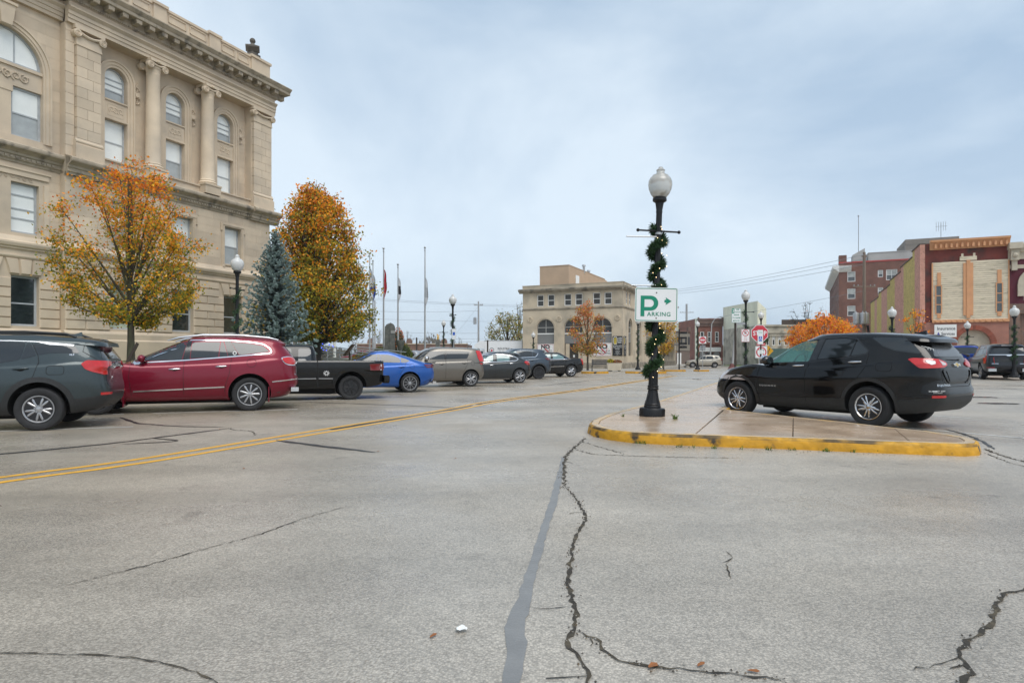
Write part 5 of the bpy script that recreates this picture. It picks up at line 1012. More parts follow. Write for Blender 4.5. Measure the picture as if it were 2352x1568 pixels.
for i, (x, dd, yt, r, lb) in enumerate(((1893, 47, 724, 1.75, 'bright orange tree above the black SUV bonnet beside the brick hotel'), (1848, 55, 748, 1.6, 'low orange tree left of the brighter orange one above the black SUV'), (1931, 50, 738, 1.2, 'small orange-gold tree in front of the brick hotel base'))):
    p, d = T(x, d=dd); tree('street_tree', lb, p, [(zat(792, d)-p.z, .5), (zat(778, d)-p.z, r), (zat(752, d)-p.z, r*.95), (zat(yt+8, d)-p.z, r*.5), (zat(yt, d)-p.z, .2)], .08, 1.4, 4200, .16, P_ORG, 30+i, limbs=18, twigs=7, spread=.24, tw=.012)
p, d = T(1855, d=66); tree('bare_tree', 'leafless dark tree standing behind the low orange tree', p, [(2.2, .5), (3.5, 1.7), (5, 2.2), (6.4, 1.8), (zat(688, d)-p.z, .3)], .10, 1.8, 60, .12, P_RUST, 41, limbs=22, twigs=9, tw=.016, bark=M_BARKD)
p, d = T(2104, d=47); tree('street_tree', 'sparse thin tree with few orange leaves beside the insurance sign', p, [(1.9, .4), (2.8, .9), (3.8, 1.0), (zat(702, d)-p.z, .5)], .05, 1.5, 520, .17, P_ORG, 43, limbs=14, twigs=6, spread=.12, tw=.012)
p, d = T(1165, d=98); tree('far_tree', 'sparse pale green tree behind the white box truck', p, [(2, 1.2), (3.5, 3.2), (5.4, 3.6), (7, 2.6), (zat(714, d)-p.z, .6)], .22, 1.5, 3600, .26, P_PALE, 51, limbs=26, twigs=9, spread=.4, tw=.02, group='far trees', bark=M_BARKD)
p, d = T(1192, d=110); tree('far_tree', 'tall bare tree against the left edge of the corner building', p, [(3, 1.5), (6, 2.6), (9, 2.2), (zat(688, d)-p.z, .4)], .18, 2, 300, .2, P_PALE, 52, limbs=24, twigs=9, tw=.022, group='far trees', bark=M_BARKD)
for i, (x, dd, yt, lb) in enumerate(((935, 120, 756, 'bare tree just right of the dark stone monument'), (985, 115, 760, 'bare tree near the tallest right-hand flagpole'), (870, 125, 752, 'bare tree behind the left group of flagpoles'), (815, 130, 765, 'bare tree seen below the tall orange-green tree'), (1055, 140, 772, 'bare tree far behind the boxy hatchback'))):
    p, d = T(x, d=dd); tree('far_tree', lb, p, [(1.5, .8), (3, 2), (4.6, 2), (zat(yt, d)-p.z, .4)], .12, 1.0, 0, .2, P_PALE, 60+i, limbs=20, twigs=9, tw=.022, group='far trees', bark=mat('pale_bark', (.16, .14, .125), .9))
M_WOOD = mat('far_woods', (.13, .12, .10), .95, var=.3, vs=.3, col2=(.17, .15, .11), c2s=.15); rng = np.random.default_rng(8); V = []; F = []
for i in range(9000):
    x = rng.uniform(560, 1900); dd = rng.uniform(190, 240); q = pxd(x, dd); h = (4.0+2.5*math.sin(x*.021)+1.6*math.sin(x*.057+1))*rng.random()**.7; w = rng.uniform(.15, .5); t = rng.uniform(0, PI); o = len(V); e = np.array([math.cos(t), math.sin(t), 0])*w; c = np.array([q.x, q.y, h-.3]); V += [c-e, c+np.array([0, 0, -.5]), c+e, c+np.array([0, 0, rng.uniform(.4, 1.2)])]; F.append((o, o+1, o+2, o+3))
tag(mesh_np('far_woods', np.array(V), np.array(F), None, [M_WOOD], None), 'distant bare brown tree line along the horizon', 'woods', kind='stuff')
def bush(name, label, pos, r, h, pal, seed, n=1500, ls=.06):
    rng = np.random.default_rng(seed); root = tag(empty(name, pos), label, 'bush'); c = rng.normal(size=(n, 3)); c /= np.linalg.norm(c, axis=1)[:, None]; c *= rng.uniform(.75, 1.03, n)[:, None]; c[:, 2] = np.abs(c[:, 2]); c *= np.array([r, r, h]); mi = [pal[1](.3, 0, rng) for _ in c]; v, f = quads(c, ls*rng.uniform(.7, 1.3, n), mi, rng); tag(mesh_np('foliage', v, f, mi, [LEAF[k] for k in pal[0]], root), kind='stuff')
    mb = MB(); mb.tube([(0, 0, -.1), (0, 0, h*.5)], .03, 6); mb.ball((0, 0, h*.40), .80, 10, 6, sc=(r*.9, r*.9, h*.60)); mb.build('stem', mat('bush_core', (.02, .03, .01), .9), root); return root
P_GRN = (('bronze', 'green'), lambda z, p, g: pick(g, np.array([.7, .5])))
p, d = T(872, d=45); bush('round_bush', 'clipped round green bush left of the dark stone monument', p, .55, .95, P_GRN, 71); p, d = T(929, d=44); bush('round_bush', 'clipped cone-shaped green bush right of the dark stone monument', p, .60, 1.15, P_GRN, 72)
p, d = T(915, d=50); bush('red_shrub', 'dark red leafed shrub behind the monument urn', p+Vector((0, 0, .6)), .6, 1.9, (('red', 'rust'), lambda z, p, g: pick(g, np.array([.4, .6]))), 73, 900, .1)
p, d = T(838, d=40); bush('yellow_bush', 'low yellow-green shrub beside the courthouse ramp', p, .9, .45, (('olive', 'gold', 'green'), lambda z, p, g: pick(g, np.array([.5, .3, .4]))), 74, 900, .07)
# ================================================================ VEHICLES
M_TYRE = mat('tyre_rubber', (.018, .018, .019), .75, var=.25, vs=12)
M_WELL = mat('wheel_well', (.006, .006, .006), .9, var=0)
M_PLAST = mat('black_plastic_trim', (.022, .023, .024), .55, var=.15, vs=15)
M_PIANO = mat('gloss_black_trim', (.008, .008, .009), .12, var=0, coat=.5)
M_GLASS = mat('tinted_car_glass', (.020, .025, .029), .05, var=.15, vs=2, ior=1.62)
M_GLASST = mat('teal_car_glass', (.11, .20, .20), .06, var=.25, vs=2.5, ior=1.9)
M_RIM = mat('alloy_rim', (.44, .44, .45), .28, metal=.85, var=.08, vs=9)
M_RIMC = mat('chrome_rim', (.62, .62, .64), .18, metal=1, var=0)
M_RIMB = mat('black_rim', (.013, .013, .014), .3, var=0)
M_RED = mat('red_tail_lens', (.50, .012, .012), .12, var=.12, vs=14, coat=.8)
M_REDD = mat('dark_red_lens', (.16, .008, .010), .12, var=.1, vs=14, coat=.8)
M_LENSW = mat('clear_lens', (.55, .50, .50), .12, var=.1, vs=18, coat=.8)
M_CABIN = mat('cabin_lining', (.22, .225, .225), .8, var=.05)
M_GAP = mat('panel_gap', (.004, .004, .004), .8, var=0)
M_DRIV = mat('chrome_badge_gold', (.55, .36, .08), .3, metal=.7, var=0)
def paint(name, c, metal=.25, rough=.32): return mat(name, c, rough, metal=metal, coat=.6, var=.05, vs=30, spec=.25)
def rnd(poly, r=.03, n=4):
    o = []; k = len(poly)
    for i in range(k):
        p, a, b = Vector(poly[i]), Vector(poly[i-1]), Vector(poly[(i+1) % k])
        da, db = (a-p), (b-p); q = min(r, da.length*.45, db.length*.45); s, e = p+da.normalized()*q, p+db.normalized()*q
        for j in range(n+1):
            t = j/n; o.append(tuple(s*(1-t)**2+p*2*t*(1-t)+e*t*t))
    return o
class Car:
    def __init__(c, sp):
        c.sp = sp; c.root = empty(sp['name'], (sp['pos'][0], sp['pos'][1], gz(sp['pos'])+sp.get('dz', 0)), math.atan2(sp['hd'][1], sp['hd'][0]))
        tag(c.root, sp['label'], sp.get('cat', 'car'), sp.get('group'))
        c.body()
    def rings(c, xr, xf, secs, zlo, zhi, W, pr, pf, cap, botcap, taper, nh=46):
        # half loop parameters with finer steps at the corners
        a, t = 2.3, np.linspace(0, PI, 1600)
        def shp(t, p): return np.sin(t)**(2/p)
        P = np.where(t < PI/2, pr, pf); y = np.sin(t)**(2/P)*.9; x = -np.sign(np.cos(t))*np.abs(np.cos(t))**(2/P)*a
        dx, dy = np.gradient(x), np.gradient(y); ang = np.unwrap(np.arctan2(dy, dx)); w = np.cumsum(np.hypot(dx, dy)+.55*np.abs(np.gradient(ang))); w -= w[0]
        tt = np.interp(np.linspace(0, w[-1], nh), w, t); P = np.where(tt < PI/2, pr, pf)
        uy = np.sin(tt)**(2/P); uy[0] = uy[-1] = 0; ux = -np.sign(np.cos(tt))*np.abs(np.cos(tt))**(2/P)
        rows = []
        def ring(v, wf, dz=0., k=1.):
            x0, x1 = xr(v), xf(v); xm, hl = (x0+x1)/2, (x1-x0)/2; x = xm+ux*hl; y = uy*wf*W*taper(x)
            z = zlo(x)+(zhi(x)-zlo(x))*v; return x, y, z
        for v, wf in secs: rows.append(ring(v, wf))
        x, y, z = rows[-1]
        for k in (.93, .8, .6, .35, 0.): rows.append((x, y*k, z+cap*(1-k*k)))
        x, y, z = rows[0]
        if botcap: rows.insert(0, (x, y*0, z))
        vs, n = [], nh*2-2
        for x, y, z in rows:
            vs += [(x[i], y[i], z[i]) for i in range(nh)]+[(x[i], -y[i], z[i]) for i in range(nh-2, 0, -1)]
        fs = []
        for r in range(len(rows)-1):
            for i in range(n): fs.append((r*n+i, r*n+(i+1) % n, (r+1)*n+(i+1) % n, (r+1)*n+i))
        return vs, fs, n
    def body(c):
        sp = c.sp; W = sp['W']; lo = sp['low']; c.W = W; c.xr = min(q[1] for q in lo['rear'])
        xr, xf = pch(lo['rear']), pch(lo['front']); tp = pch(lo.get('taper', [(-9, 1), (9, 1)]))
        vs, fs, n = c.rings(lambda v: xr(v), lambda v: xf(v), lo['sec'], pch(lo['zb']), pch(lo['zt']), W, lo.get('pr', 6.5), lo.get('pf', 4.6), lo.get('cap', .02), True, tp)
        R = sp['R']; Ra = sp.get('Ra', R+.055)
        bm = bmesh.new(); V = [bm.verts.new(v) for v in vs]
        clv = lo.get('clad', -1); rows_v = [0]+[s[0] for s in lo['sec']]+[1]*5
        for i, f in enumerate(fs):
            try: fa = bm.faces.new([V[k] for k in f])
            except ValueError: continue
            fa.material_index = 1 if rows_v[i//n+1] <= clv+1e-6 else 0
        bmesh.ops.remove_doubles(bm, verts=bm.verts, dist=.0006); bmesh.ops.dissolve_degenerate(bm, edges=bm.edges, dist=.0003); bmesh.ops.recalc_face_normals(bm, faces=bm.faces)
        me = bpy.data.meshes.new('b'); bm.to_mesh(me); bm.free(); mats = [sp['paint'], sp.get('cladmat', M_PLAST), M_WELL, M_CABIN]
        for m in mats: me.materials.append(m)
        ob = bpy.data.objects.new('b', me); COL.objects.link(ob)
        cb = MB()
        for ax in (0, sp['wb']):
            for sy in (-1, 1):
                y0, y1 = sorted((sy*(W-.36), sy*(W+.2))); cb.lathe([(Ra, y0), (Ra, y1)], 40, (ax, 0, R+sp.get('lift', .02)), 'y', 2)
        cm = cb.mesh('c')
        for m in mats: cm.materials.append(m)
        bmm = bmesh.new(); bmm.from_mesh(cm); bmesh.ops.recalc_face_normals(bmm, faces=bmm.faces); bmm.to_mesh(cm); bmm.free()
        oc = bpy.data.objects.new('c', cm); COL.objects.link(oc)
        md = ob.modifiers.new('x', 'BOOLEAN'); md.operation = 'DIFFERENCE'; md.solver = 'EXACT'; md.object = oc
        ev = ob.evaluated_get(bpy.context.evaluated_depsgraph_get()); res = bpy.data.meshes.new_from_object(ev)
        bpy.data.objects.remove(ob); bpy.data.objects.remove(oc)
        bm = bmesh.new(); bm.from_mesh(res); res0 = res.copy()
        for g in sp.get('gh', []):
            gr, gf = pch(g['rear']), pch(g['front'])
            vs, fs, n = c.rings(lambda v: gr(v), lambda v: gf(v), g['sec'], pch(g['zlo']), pch(g['roof']), W, g.get('pr', 7), g.get('pf', 5), g.get('cap', .03), False, tp)
            b2 = bmesh.new(); V = [b2.verts.new(v) for v in vs]
            for f in fs:
                try: b2.faces.new([V[k] for k in f]).material_index = 0
                except ValueError: pass
            bmesh.ops.remove_doubles(b2, verts=b2.verts, dist=.0006); bmesh.ops.dissolve_degenerate(b2, edges=b2.edges, dist=.0003); bmesh.ops.recalc_face_normals(b2, faces=b2.faces)
            tm = bpy.data.meshes.new('g'); b2.to_mesh(tm); b2.free()
            tm0 = tm.copy() if g.get('holes') else None
            if g.get('holes'):
                c.pre = BVHTree.FromPolygons([v.co[:] for v in tm.vertices], [pl.vertices[:] for pl in tm.polygons])                            # see-through side windows cut right across the cabin
                for m in mats: tm.materials.append(m)
                for hp, hy in g['holes']:
                    go = bpy.data.objects.new('g', tm); COL.objects.link(go); hb = MB(); hb.prism(hp, 'y', -hy, hy, 3); hm = hb.mesh('h')
                    for m in mats: hm.materials.append(m)
                    b3 = bmesh.new(); b3.from_mesh(hm); bmesh.ops.recalc_face_normals(b3, faces=b3.faces); b3.to_mesh(hm); b3.free()
                    ho = bpy.data.objects.new('h', hm); COL.objects.link(ho)
                    md = go.modifiers.new('x', 'BOOLEAN'); md.operation = 'DIFFERENCE'; md.solver = 'EXACT'; md.object = ho
                    tm = bpy.data.meshes.new_from_object(go.evaluated_get(bpy.context.evaluated_depsgraph_get())); bpy.data.objects.remove(go); bpy.data.objects.remove(ho)
            bm.from_mesh(tm)
            if g.get('holes'): c.uncut = tm0
        bm.to_mesh(res)
        if getattr(c, 'uncut', None):
            b4 = bmesh.new(); b4.from_mesh(res0); b4.from_mesh(c.uncut); c.bvh = BVHTree.FromBMesh(b4); b4.free()
        else: c.bvh = BVHTree.FromBMesh(bm)
        bm.free()
        res.polygons.foreach_set('use_smooth', [True]*len(res.polygons)); res.set_sharp_from_angle(angle=math.radians(38))
        while len(res.materials) > 4: res.materials.pop()
        res.name = 'body'; c.bodyo = link('body', res, None, c.root)
        if len(res.materials) == 0:
            for m in mats: res.materials.append(m)
        ub = MB(); ub.box(.42, -.60, .19, sp['wb']-.42, .60, .40); ub.build('underbody_shade_box', M_WELL, c.root)  # black box added beneath the car to deepen its contact shadow
        for ax in (0, sp['wb']):
            for sy in (1, -1): c.wheel(ax, sy)
    SIDE = {'L': (lambda u, v: Vector((u, 3, v)), Vector((0, -1, 0))), 'R': (lambda u, v: Vector((u, -3, v)), Vector((0, 1, 0))),
            'B': (lambda u, v: Vector((-6, u, v)), Vector((1, 0, 0))), 'F': (lambda u, v: Vector((9, u, v)), Vector((-1, 0, 0))), 'T': (lambda u, v: Vector((u, v, 4)), Vector((0, 0, -1)))}
    def hit(c, side, u, v):
        if side == 'W':                                    # wraps round the rear corner: u is an arc length seen from an axis inside the tail
            a = u/.9; x0 = c.xr+.9; og_ = Vector((x0-6*math.cos(a), 6*math.sin(a), v)); d_ = Vector((math.cos(a), -math.sin(a), 0)); h = c.bvh.ray_cast(og_, d_)
            if h[0] is None: h = c.bvh.find_nearest(og_+d_*5.1)
            n = Vector(h[1]); return Vector(h[0]), (n if n.dot(d_) < 0 else -n)
        og, d = c.SIDE[side]; h = c.bvh.ray_cast(og(u, v), d)
        if h[0] is None:
            q = og(u, v)+d*(3-c.W if side in 'LR' else 2); h = c.bvh.find_nearest(q)
            p, n = Vector(h[0]), Vector(h[1]); return p, n
        n = Vector(h[1]); return Vector(h[0]), (n if n.dot(d) < 0 else -n)
    def decal(c, name, side, poly, m, off=.004, step=.06, skirt=.012, parent=None, smooth=True, bulge=0.):
        bm = bmesh.new(); f = bm.faces.new([bm.verts.new((p[0], p[1], 0)) for p in poly])
        us = [p[0] for p in poly]; vz = [p[1] for p in poly]
        for ax, vals in ((0, us), (1, vz)):
            k = int((max(vals)-min(vals))/step)
            for i in range(1, k+1):
                q = min(vals)+i*(max(vals)-min(vals))/(k+1); pc = [0, 0, 0]; pn = [0, 0, 0]; pc[ax] = q; pn[ax] = 1
                bmesh.ops.bisect_plane(bm, geom=bm.verts[:]+bm.edges[:]+bm.faces[:], plane_co=pc, plane_no=pn)
        cu, cv = (min(us)+max(us))/2, (min(vz)+max(vz))/2
        nr = {}
        for v in bm.verts:
            u_, v_ = v.co.x, v.co.y; p, n = c.hit(side, u_, v_); b = 0
            if bulge: b = bulge*max(0, 1-((u_-cu)/((max(us)-min(us))*.55))**2-((v_-cv)/((max(vz)-min(vz))*.55))**2)
            v.co = p+n*(off+b); nr[v] = n
        if skirt:
            be = [e for e in bm.edges if e.is_boundary]; ret = bmesh.ops.extrude_edge_only(bm, edges=be)
            for g in ret['geom']:
                if isinstance(g, bmesh.types.BMVert):
                    src = min((e.other_vert(g) for e in g.link_edges if e.other_vert(g) in nr), key=lambda w: (w.co-g.co).length, default=None)
                    if src: g.co = src.co-nr[src]*(off+skirt)
        bmesh.ops.recalc_face_normals(bm, faces=bm.faces)
        me = bpy.data.meshes.new(name); bm.to_mesh(me); bm.free()
        me.polygons.foreach_set('use_smooth', [True]*len(me.polygons)); me.set_sharp_from_angle(angle=math.radians(40))
        return link(name, me, m, parent or c.root)
    def strip(c, name, side, pts, w, m, off=.004, step=.08, closed=False, parent=None, thick=.006):
        P = [Vector(p) for p in pts]; 
        if closed: P = P+[P[0]]
        Q = []
        for i in range(len(P)-1):
            k = max(1, int((P[i+1]-P[i]).length/step)); Q += [P[i]+(P[i+1]-P[i])*(j/k) for j in range(k)]
        if not closed: Q.append(P[-1])
        n = len(Q); mb = MB(); vs = []; row = 4
        for i in range(n):
            a, b = (Q[i-1], Q[(i+1) % n]) if closed else (Q[max(i-1, 0)], Q[min(i+1, n-1)])
            d = (b-a).normalized(); nn = Vector((-d.y, d.x))*w*.5; wq = []
            for sg in (-1, 1):
                p, q = c.hit(side, *(Q[i]+nn*sg)); wq.append((p, q))
            vs += [wq[0][0]-wq[0][1]*.008, wq[0][0]+wq[0][1]*(off+thick*.3), wq[1][0]+wq[1][1]*(off+thick*.3), wq[1][0]-wq[1][1]*.008] if thick < 0 else [wq[0][0]-wq[0][1]*.006, wq[0][0]+wq[0][1]*off, wq[1][0]+wq[1][1]*off, wq[1][0]-wq[1][1]*.006]
        rng = range(n) if closed else range(n-1)
        mb.add(vs, [(4*i+k, 4*i+k+1, 4*((i+1) % n)+k+1, 4*((i+1) % n)+k) for i in rng for k in range(3)])
        return mb.build(name, m, parent or c.root, smooth=50, fix=True)
    def handle(c, x, z, m, l=.22, side='L'):
        p, n = c.hit(side, x, z); mb = MB(); mb.ball((0, 0, 0), 1, 12, 8, sc=(l/2, .022, .020)); mb.ball((0, -.012 if side == 'L' else .012, -.022), 1, 10, 6, sc=(.055, .014, .028), mi=1)
        o = mb.build('door_handle', [m, M_GAP], c.root, smooth=60, loc=p+n*.014); o.rotation_euler = (0, math.atan2(0.05, 1), 0); return o
    def mirror(c, x, z, m, side=1, sz=1.0, cap=None):
        p, n = c.hit('L' if side > 0 else 'R', x, z); mb = MB()
        mb.ball((.02, side*.13, .03), 1, 14, 10, sc=(.085*sz, .115*sz, .085*sz)); mb.tube([(0, -.03*side, -.02), (.01, side*.10, -.03)], [.035, .03], 8, 1)
        o = mb.build('side_mirror', [m, M_PLAST], c.root, smooth=50, loc=p)
        g = MB(); g.lathe([(.075*sz, 0), (.0, .002)], 14, (0, 0, 0), 'x'); 
        go = g.build('mirror_glass', M_GLASS, o, loc=(-.063*sz, side*.13, .03)); go.scale = (1, 1.25, .85); return o
    def txt(c, s, size, side, u, v, m, sx=1.2, bold=.01, sp=1.1, tilt=0., off=.006):
        cu = bpy.data.curves.new('t', 'FONT'); cu.body = s; cu.size = size; cu.align_x = 'CENTER'; cu.align_y = 'CENTER'; cu.offset = bold*size; cu.space_character = sp; cu.resolution_u = 2
        to = bpy.data.objects.new('t', cu); COL.objects.link(to); me = bpy.data.meshes.new_from_object(to.evaluated_get(bpy.context.evaluated_depsgraph_get())); bpy.data.objects.remove(to); bpy.data.curves.remove(cu)
        sg = -1
        for w in me.vertices:
            p, n = c.hit(side, u+sg*w.co.x*sx, v+w.co.y+tilt*w.co.x); w.co = p+n*off
        me.update(); return link('lettering', me, m, c.root)
    def wheel(c, ax, sy):
        sp = c.sp; R = sp['R']; key = (sp.get('rimstyle', 'five'), R, sp.get('rr', .235), sp.get('rimmat', M_RIM).name)
        if key not in WH: WH[key] = make_wheel(*key, sp.get('rimmat', M_RIM))
        t, rb, rm = WH[key]; y = sp.get('track', c.W-.035)
        w = link('wheel', rb, None, c.root, (ax, sy*y, R)); w.rotation_euler = (0, random.uniform(0, 1.2), 0 if sy > 0 else PI)
        link('tyre', t, None, w); link('rim', rm, None, w)
WH = {}
def make_wheel(style, R, rr, mname, rm):
    tw = .225                                              # outer face at y=0 ... inner at -tw
    tb = MB(); pr = [(rr+.004, -.02), (rr+.02, -.004), (R*.86, .012), (R*.95, .002), (R-.004, -.028), (R, -.06), (R, -tw+.06), (R-.004, -tw+.03), (R*.93, -tw), (rr, -tw+.01)]
    tb.lathe(pr, 44, (0, 0, 0), 'y')
    tb.f = tb.f[:-2]; tb.m = tb.m[:-2]
    for k in range(44):                                    # tread grooves
        a = 2*PI*k/44
    tm = tb.mesh('tyre', 35); tm.materials.append(M_TYRE)
    rb = MB(); rb.lathe([(rr+.006, -.012), (rr-.012, -.02), (rr-.02, -.06), (rr-.03, -.15), (.0, -.15)], 40, (0, 0, 0), 'y', 0); rb.f = rb.f[:-1] if False else rb.f
    rb.lathe([(.15, -.13), (.15, -.115), (.0, -.115)], 28, (0, 0, 0), 'y', 1)
    bm_ = rb.mesh('wheel', 35); bm_.materials.append(mat('rim_barrel', (.03, .03, .032), .5, metal=.5, var=0)); bm_.materials.append(mat('brake_disc', (.16, .16, .165), .4, metal=.8, var=0))
    f = MB(); f.lathe([(rr+.008, -.006), (rr+.006, .004), (rr-.006, .004), (rr-.016, -.008), (rr-.016, -.03)], 44, (0, 0, 0), 'y'); f.f = [q for q in f.f if len(q) == 4]; f.m = f.m[:len(f.f)]
    def spoke(a, r0, r1, w0, w1, y0=-.012, y1=-.022, th=.03, sk=0.):
        ca, sa = math.cos(a), math.sin(a)
        def P(r, t, y): return (r*ca-t*sa, y, r*sa+t*ca)
        rm_ = (r0+r1)/2; wm = (w0+w1)/2
        pts = []
        for r, w, y, s_ in ((r0, w0, y0, 0), (rm_, wm*.92, y0+.006, sk*.5), (r1, w1, y1, sk)):
            pts += [P(r, s_-w/2, y-th), P(r, s_-w/2, y), P(r, s_-w*.22, y+.006), P(r, s_+w*.22, y+.006), P(r, s_+w/2, y), P(r, s_+w/2, y-th)]
        f.add(pts, [(6*i+k, 6*i+k+1, 6*i+7+k, 6*i+6+k) for i in range(2) for k in range(5)])
    hubr = .062
    if style == 'split5':
        for k in range(5):
            a = 2*PI*k/5
            for s in (-1, 1): spoke(a+s*.10, .05, rr-.01, .030, .040, sk=s*.028)
            spoke(a, .04, rr*.5, .05, .03, y0=-.02)
    elif style == 'nine':
        for k in range(9): spoke(2*PI*k/9, .045, rr-.008, .030, .048)
    elif style == 'y10':
        for k in range(10):
            a = 2*PI*k/10; spoke(a+(.05 if k % 2 else -.05), .04, rr-.008, .026, .034, sk=.012 if k % 2 else -.012)
        for k in range(5): spoke(2*PI*k/5+PI/5, .04, rr*.62, .05, .035)
    elif style == 'multi':
        for k in range(20): spoke(2*PI*k/20, .05, rr-.008, .010, .012, sk=.035 if k % 2 else -.035)
    elif style == 'double7':
        for k in range(7):
            for s in (-1, 1): spoke(2*PI*k/7+s*.09, .05, rr-.008, .020, .030, sk=s*.004)
    else:
        for k in range(5): spoke(2*PI*k/5, .04, rr-.008, .075, .085)
    f.lathe([(hubr+.03, -.045), (hubr+.02, -.016), (.030, -.010), (.030, .002), (.0, .006)], 20, (0, 0, 0), 'y')
    for k in range(5 if style != 'nine' else 6):
        a = 2*PI*(k+.5)/(5 if style != 'nine' else 6); f.lathe([(.013, -.02), (.013, .0), (.0, .004)], 6, (.057*math.cos(a), 0, .057*math.sin(a)), 'y')
    fm = f.mesh('rim', 30); fm.materials.append(rm)
    b = bmesh.new(); b.from_mesh(fm); bmesh.ops.recalc_face_normals(b, faces=b.faces); b.to_mesh(fm); b.free()
    b = bmesh.new(); b.from_mesh(tm); bmesh.ops.recalc_face_normals(b, faces=b.faces); b.to_mesh(tm); b.free()
    b = bmesh.new(); b.from_mesh(bm_); bmesh.ops.recalc_face_normals(b, faces=b.faces); b.to_mesh(bm_); b.free()
    return tm, bm_, fm
SEC_L = [(0, .80), (.05, .885), (.14, .935), (.28, .965), (.42, .985), (.56, 1.0), (.70, .995), (.82, .982), (.92, .962), (.97, .945), (1.0, .915)]
SEC_G = [(0, .93), (.15, .905), (.35, .868), (.55, .822), (.75, .770), (.88, .728), (.95, .695), (1.0, .640)]
def arch_trim(c, ax, m, w=.07, a0=-12, a1=192, r=None, side='L', off=.010, z0=None):
    R = c.sp['R']; r = r or c.sp.get('Ra', R+.055)+w*.5; zc = R+c.sp.get('lift', .02)
    pts = [(ax+r*math.cos(math.radians(t)), zc+r*math.sin(math.radians(t))) for t in np.linspace(a0, a1, 34)]
    return c.strip('wheel_arch_trim', side, pts, w, m, off=off, step=.2)

def wrap(c, name, pts, m, off=.013, r=.02, bulge=0., sides=(1, -1), parent=None):
    """pts: ('y', half-width, z) on the rear face or ('x', distance from the tail, z) on the flank"""
    o = []
    for k, a, z in pts:
        u = .9*math.atan2(a, .9) if k == 'y' else .9*math.atan2(.9, .9-a)
        o.append((u, z))
    for sg in sides: res = c.decal(name, 'W', rnd([(sg*u, z) for u, z in o], r), m, off, .045, parent=parent, bulge=bulge)
    return res
def W_(y): return .9*math.atan2(y, .9)
# ---------------------------------------------------------------- the parked cars
HL = (-.937, -.349)
GP = 'cars parked nose-in along the courthouse kerb'
def std(xr, xf, zb, belt, hood, rearv=None, frontv=None, sec=SEC_L, clad=-1, pr=6.5, pf=4.4, cap=.02, taper=None):
    """belt/hood: list of (x,z) of the top line of the lower body"""
    return dict(rear=rearv or [(0, xr+.16), (.12, xr+.03), (.3, xr), (.5, xr+.005), (.58, xr+.04), (.8, xr+.05), (1, xr+.08)],
                front=frontv or [(0, xf-.22), (.15, xf-.06), (.35, xf), (.6, xf-.03), (.85, xf-.10), (1, xf-.24)],
                sec=sec, zb=[(xr, zb+.12), (xr+.45, zb+.03), (xr+.9, zb), (xf-.9, zb), (xf-.3, zb+.03), (xf, zb+.08)], zt=belt+hood, pr=pr, pf=pf, cap=cap, clad=clad, taper=taper or [(xr-.2, .97), (xr+.8, 1), (xf-1.2, 1), (xf, .94)])
def win(c, polys, m=M_GLASS, r=.04, both=True, off=.004):
    for p in polys:
        for sd in ('L', 'R') if both else ('L',): c.decal('side_window', sd, rnd(p, r), m, off)
def glass_fb(c, F=None, B=None, m=M_GLASS, mb_=None):
    if F: c.decal('windscreen', 'F', rnd(F, .06), m, .004, .1)
    if B: c.decal('rear_window', 'B', rnd(B, .05), mb_ or m, .004, .1)
def sym(pts): return pts+[(-a, b) for a, b in pts[::-1]]
def gap(c, pts, w=.009, side='L'): c.strip('panel_gap', side, pts, w, M_GAP, off=.0025, step=.06)
def plate(c, z, m=M_WHITE):
    c.decal('number_plate', 'B', [(-.15, z-.08), (.15, z-.08), (.15, z+.08), (-.15, z+.08)], m, .008)
# ---- dark teal-grey SUV at the left edge
P1 = paint('teal_grey_paint', (.040, .055, .060), .45)
c = Car(dict(name='parked_suv', label='dark teal-grey SUV with red wrap tail lamps, cut by the left edge of the photo', cat='car', group=GP, pos=(-8.26, 11.50), hd=HL, W=.92, R=.362, wb=2.725, Ra=.435, rr=.222, rimstyle='split5', paint=P1,
  low=std(-1.0, 3.65, .25, [(-1.02, 1.14), (-.6, 1.17), (0, 1.12), (1, 1.08)], [(1.9, 1.06), (2.4, 1.05), (3.0, .99), (3.4, .90), (3.66, .78)], clad=.28),
  gh=[dict(rear=[(0, -.97), (.3, -.94), (.62, -.84), (.78, -.80), (.80, -.92), (.95, -.90), (1, -.78)], front=[(0, 2.45), (.5, 1.95), (1, 1.30)], zlo=[(-1, 1.05), (2.5, 1.0)], roof=[(-1.05, 1.50), (-.5, 1.56), (.2, 1.605), (1.0, 1.60), (1.6, 1.56), (2.5, 1.47)], sec=[(0, .935), (.12, .915), (.3, .885), (.5, .85), (.7, .81), (.78, .79), (.80, .785), (.88, .755), (.95, .715), (1.0, .66)])]))
win(c, [[(.62, 1.11), (.53, 1.14), (.28, 1.19), (.22, 1.48), (.75, 1.50), (1.15, 1.485), (1.15, 1.09)], [(.27, 1.195), (.045, 1.26), (.14, 1.455), (.20, 1.475)], [(.03, 1.265), (-.12, 1.30), (-.56, 1.305), (-.48, 1.43), (-.11, 1.44), (.12, 1.465)], [(1.24, 1.08), (1.24, 1.485), (1.5, 1.44), (2.05, 1.10)]])
c.decal('window_chrome', 'L', [(1.6, 1.495), (1.0, 1.517), (.4, 1.515), (.0, 1.497), (-.47, 1.448), (-.46, 1.428), (-.12, 1.445), (.05, 1.488), (.4, 1.502), (1.0, 1.505), (1.6, 1.483)], M_CHROMED, .007, .1)
c.decal('rear_window', 'W', rnd(sym([(W_(.78), 1.205), (W_(.66), 1.375)]), .05), M_GLASS, .004, .08); c.decal('windscreen', 'F', rnd(sym([(.70, 1.08), (.55, 1.5)]), .06), M_GLASS, .004, .1)
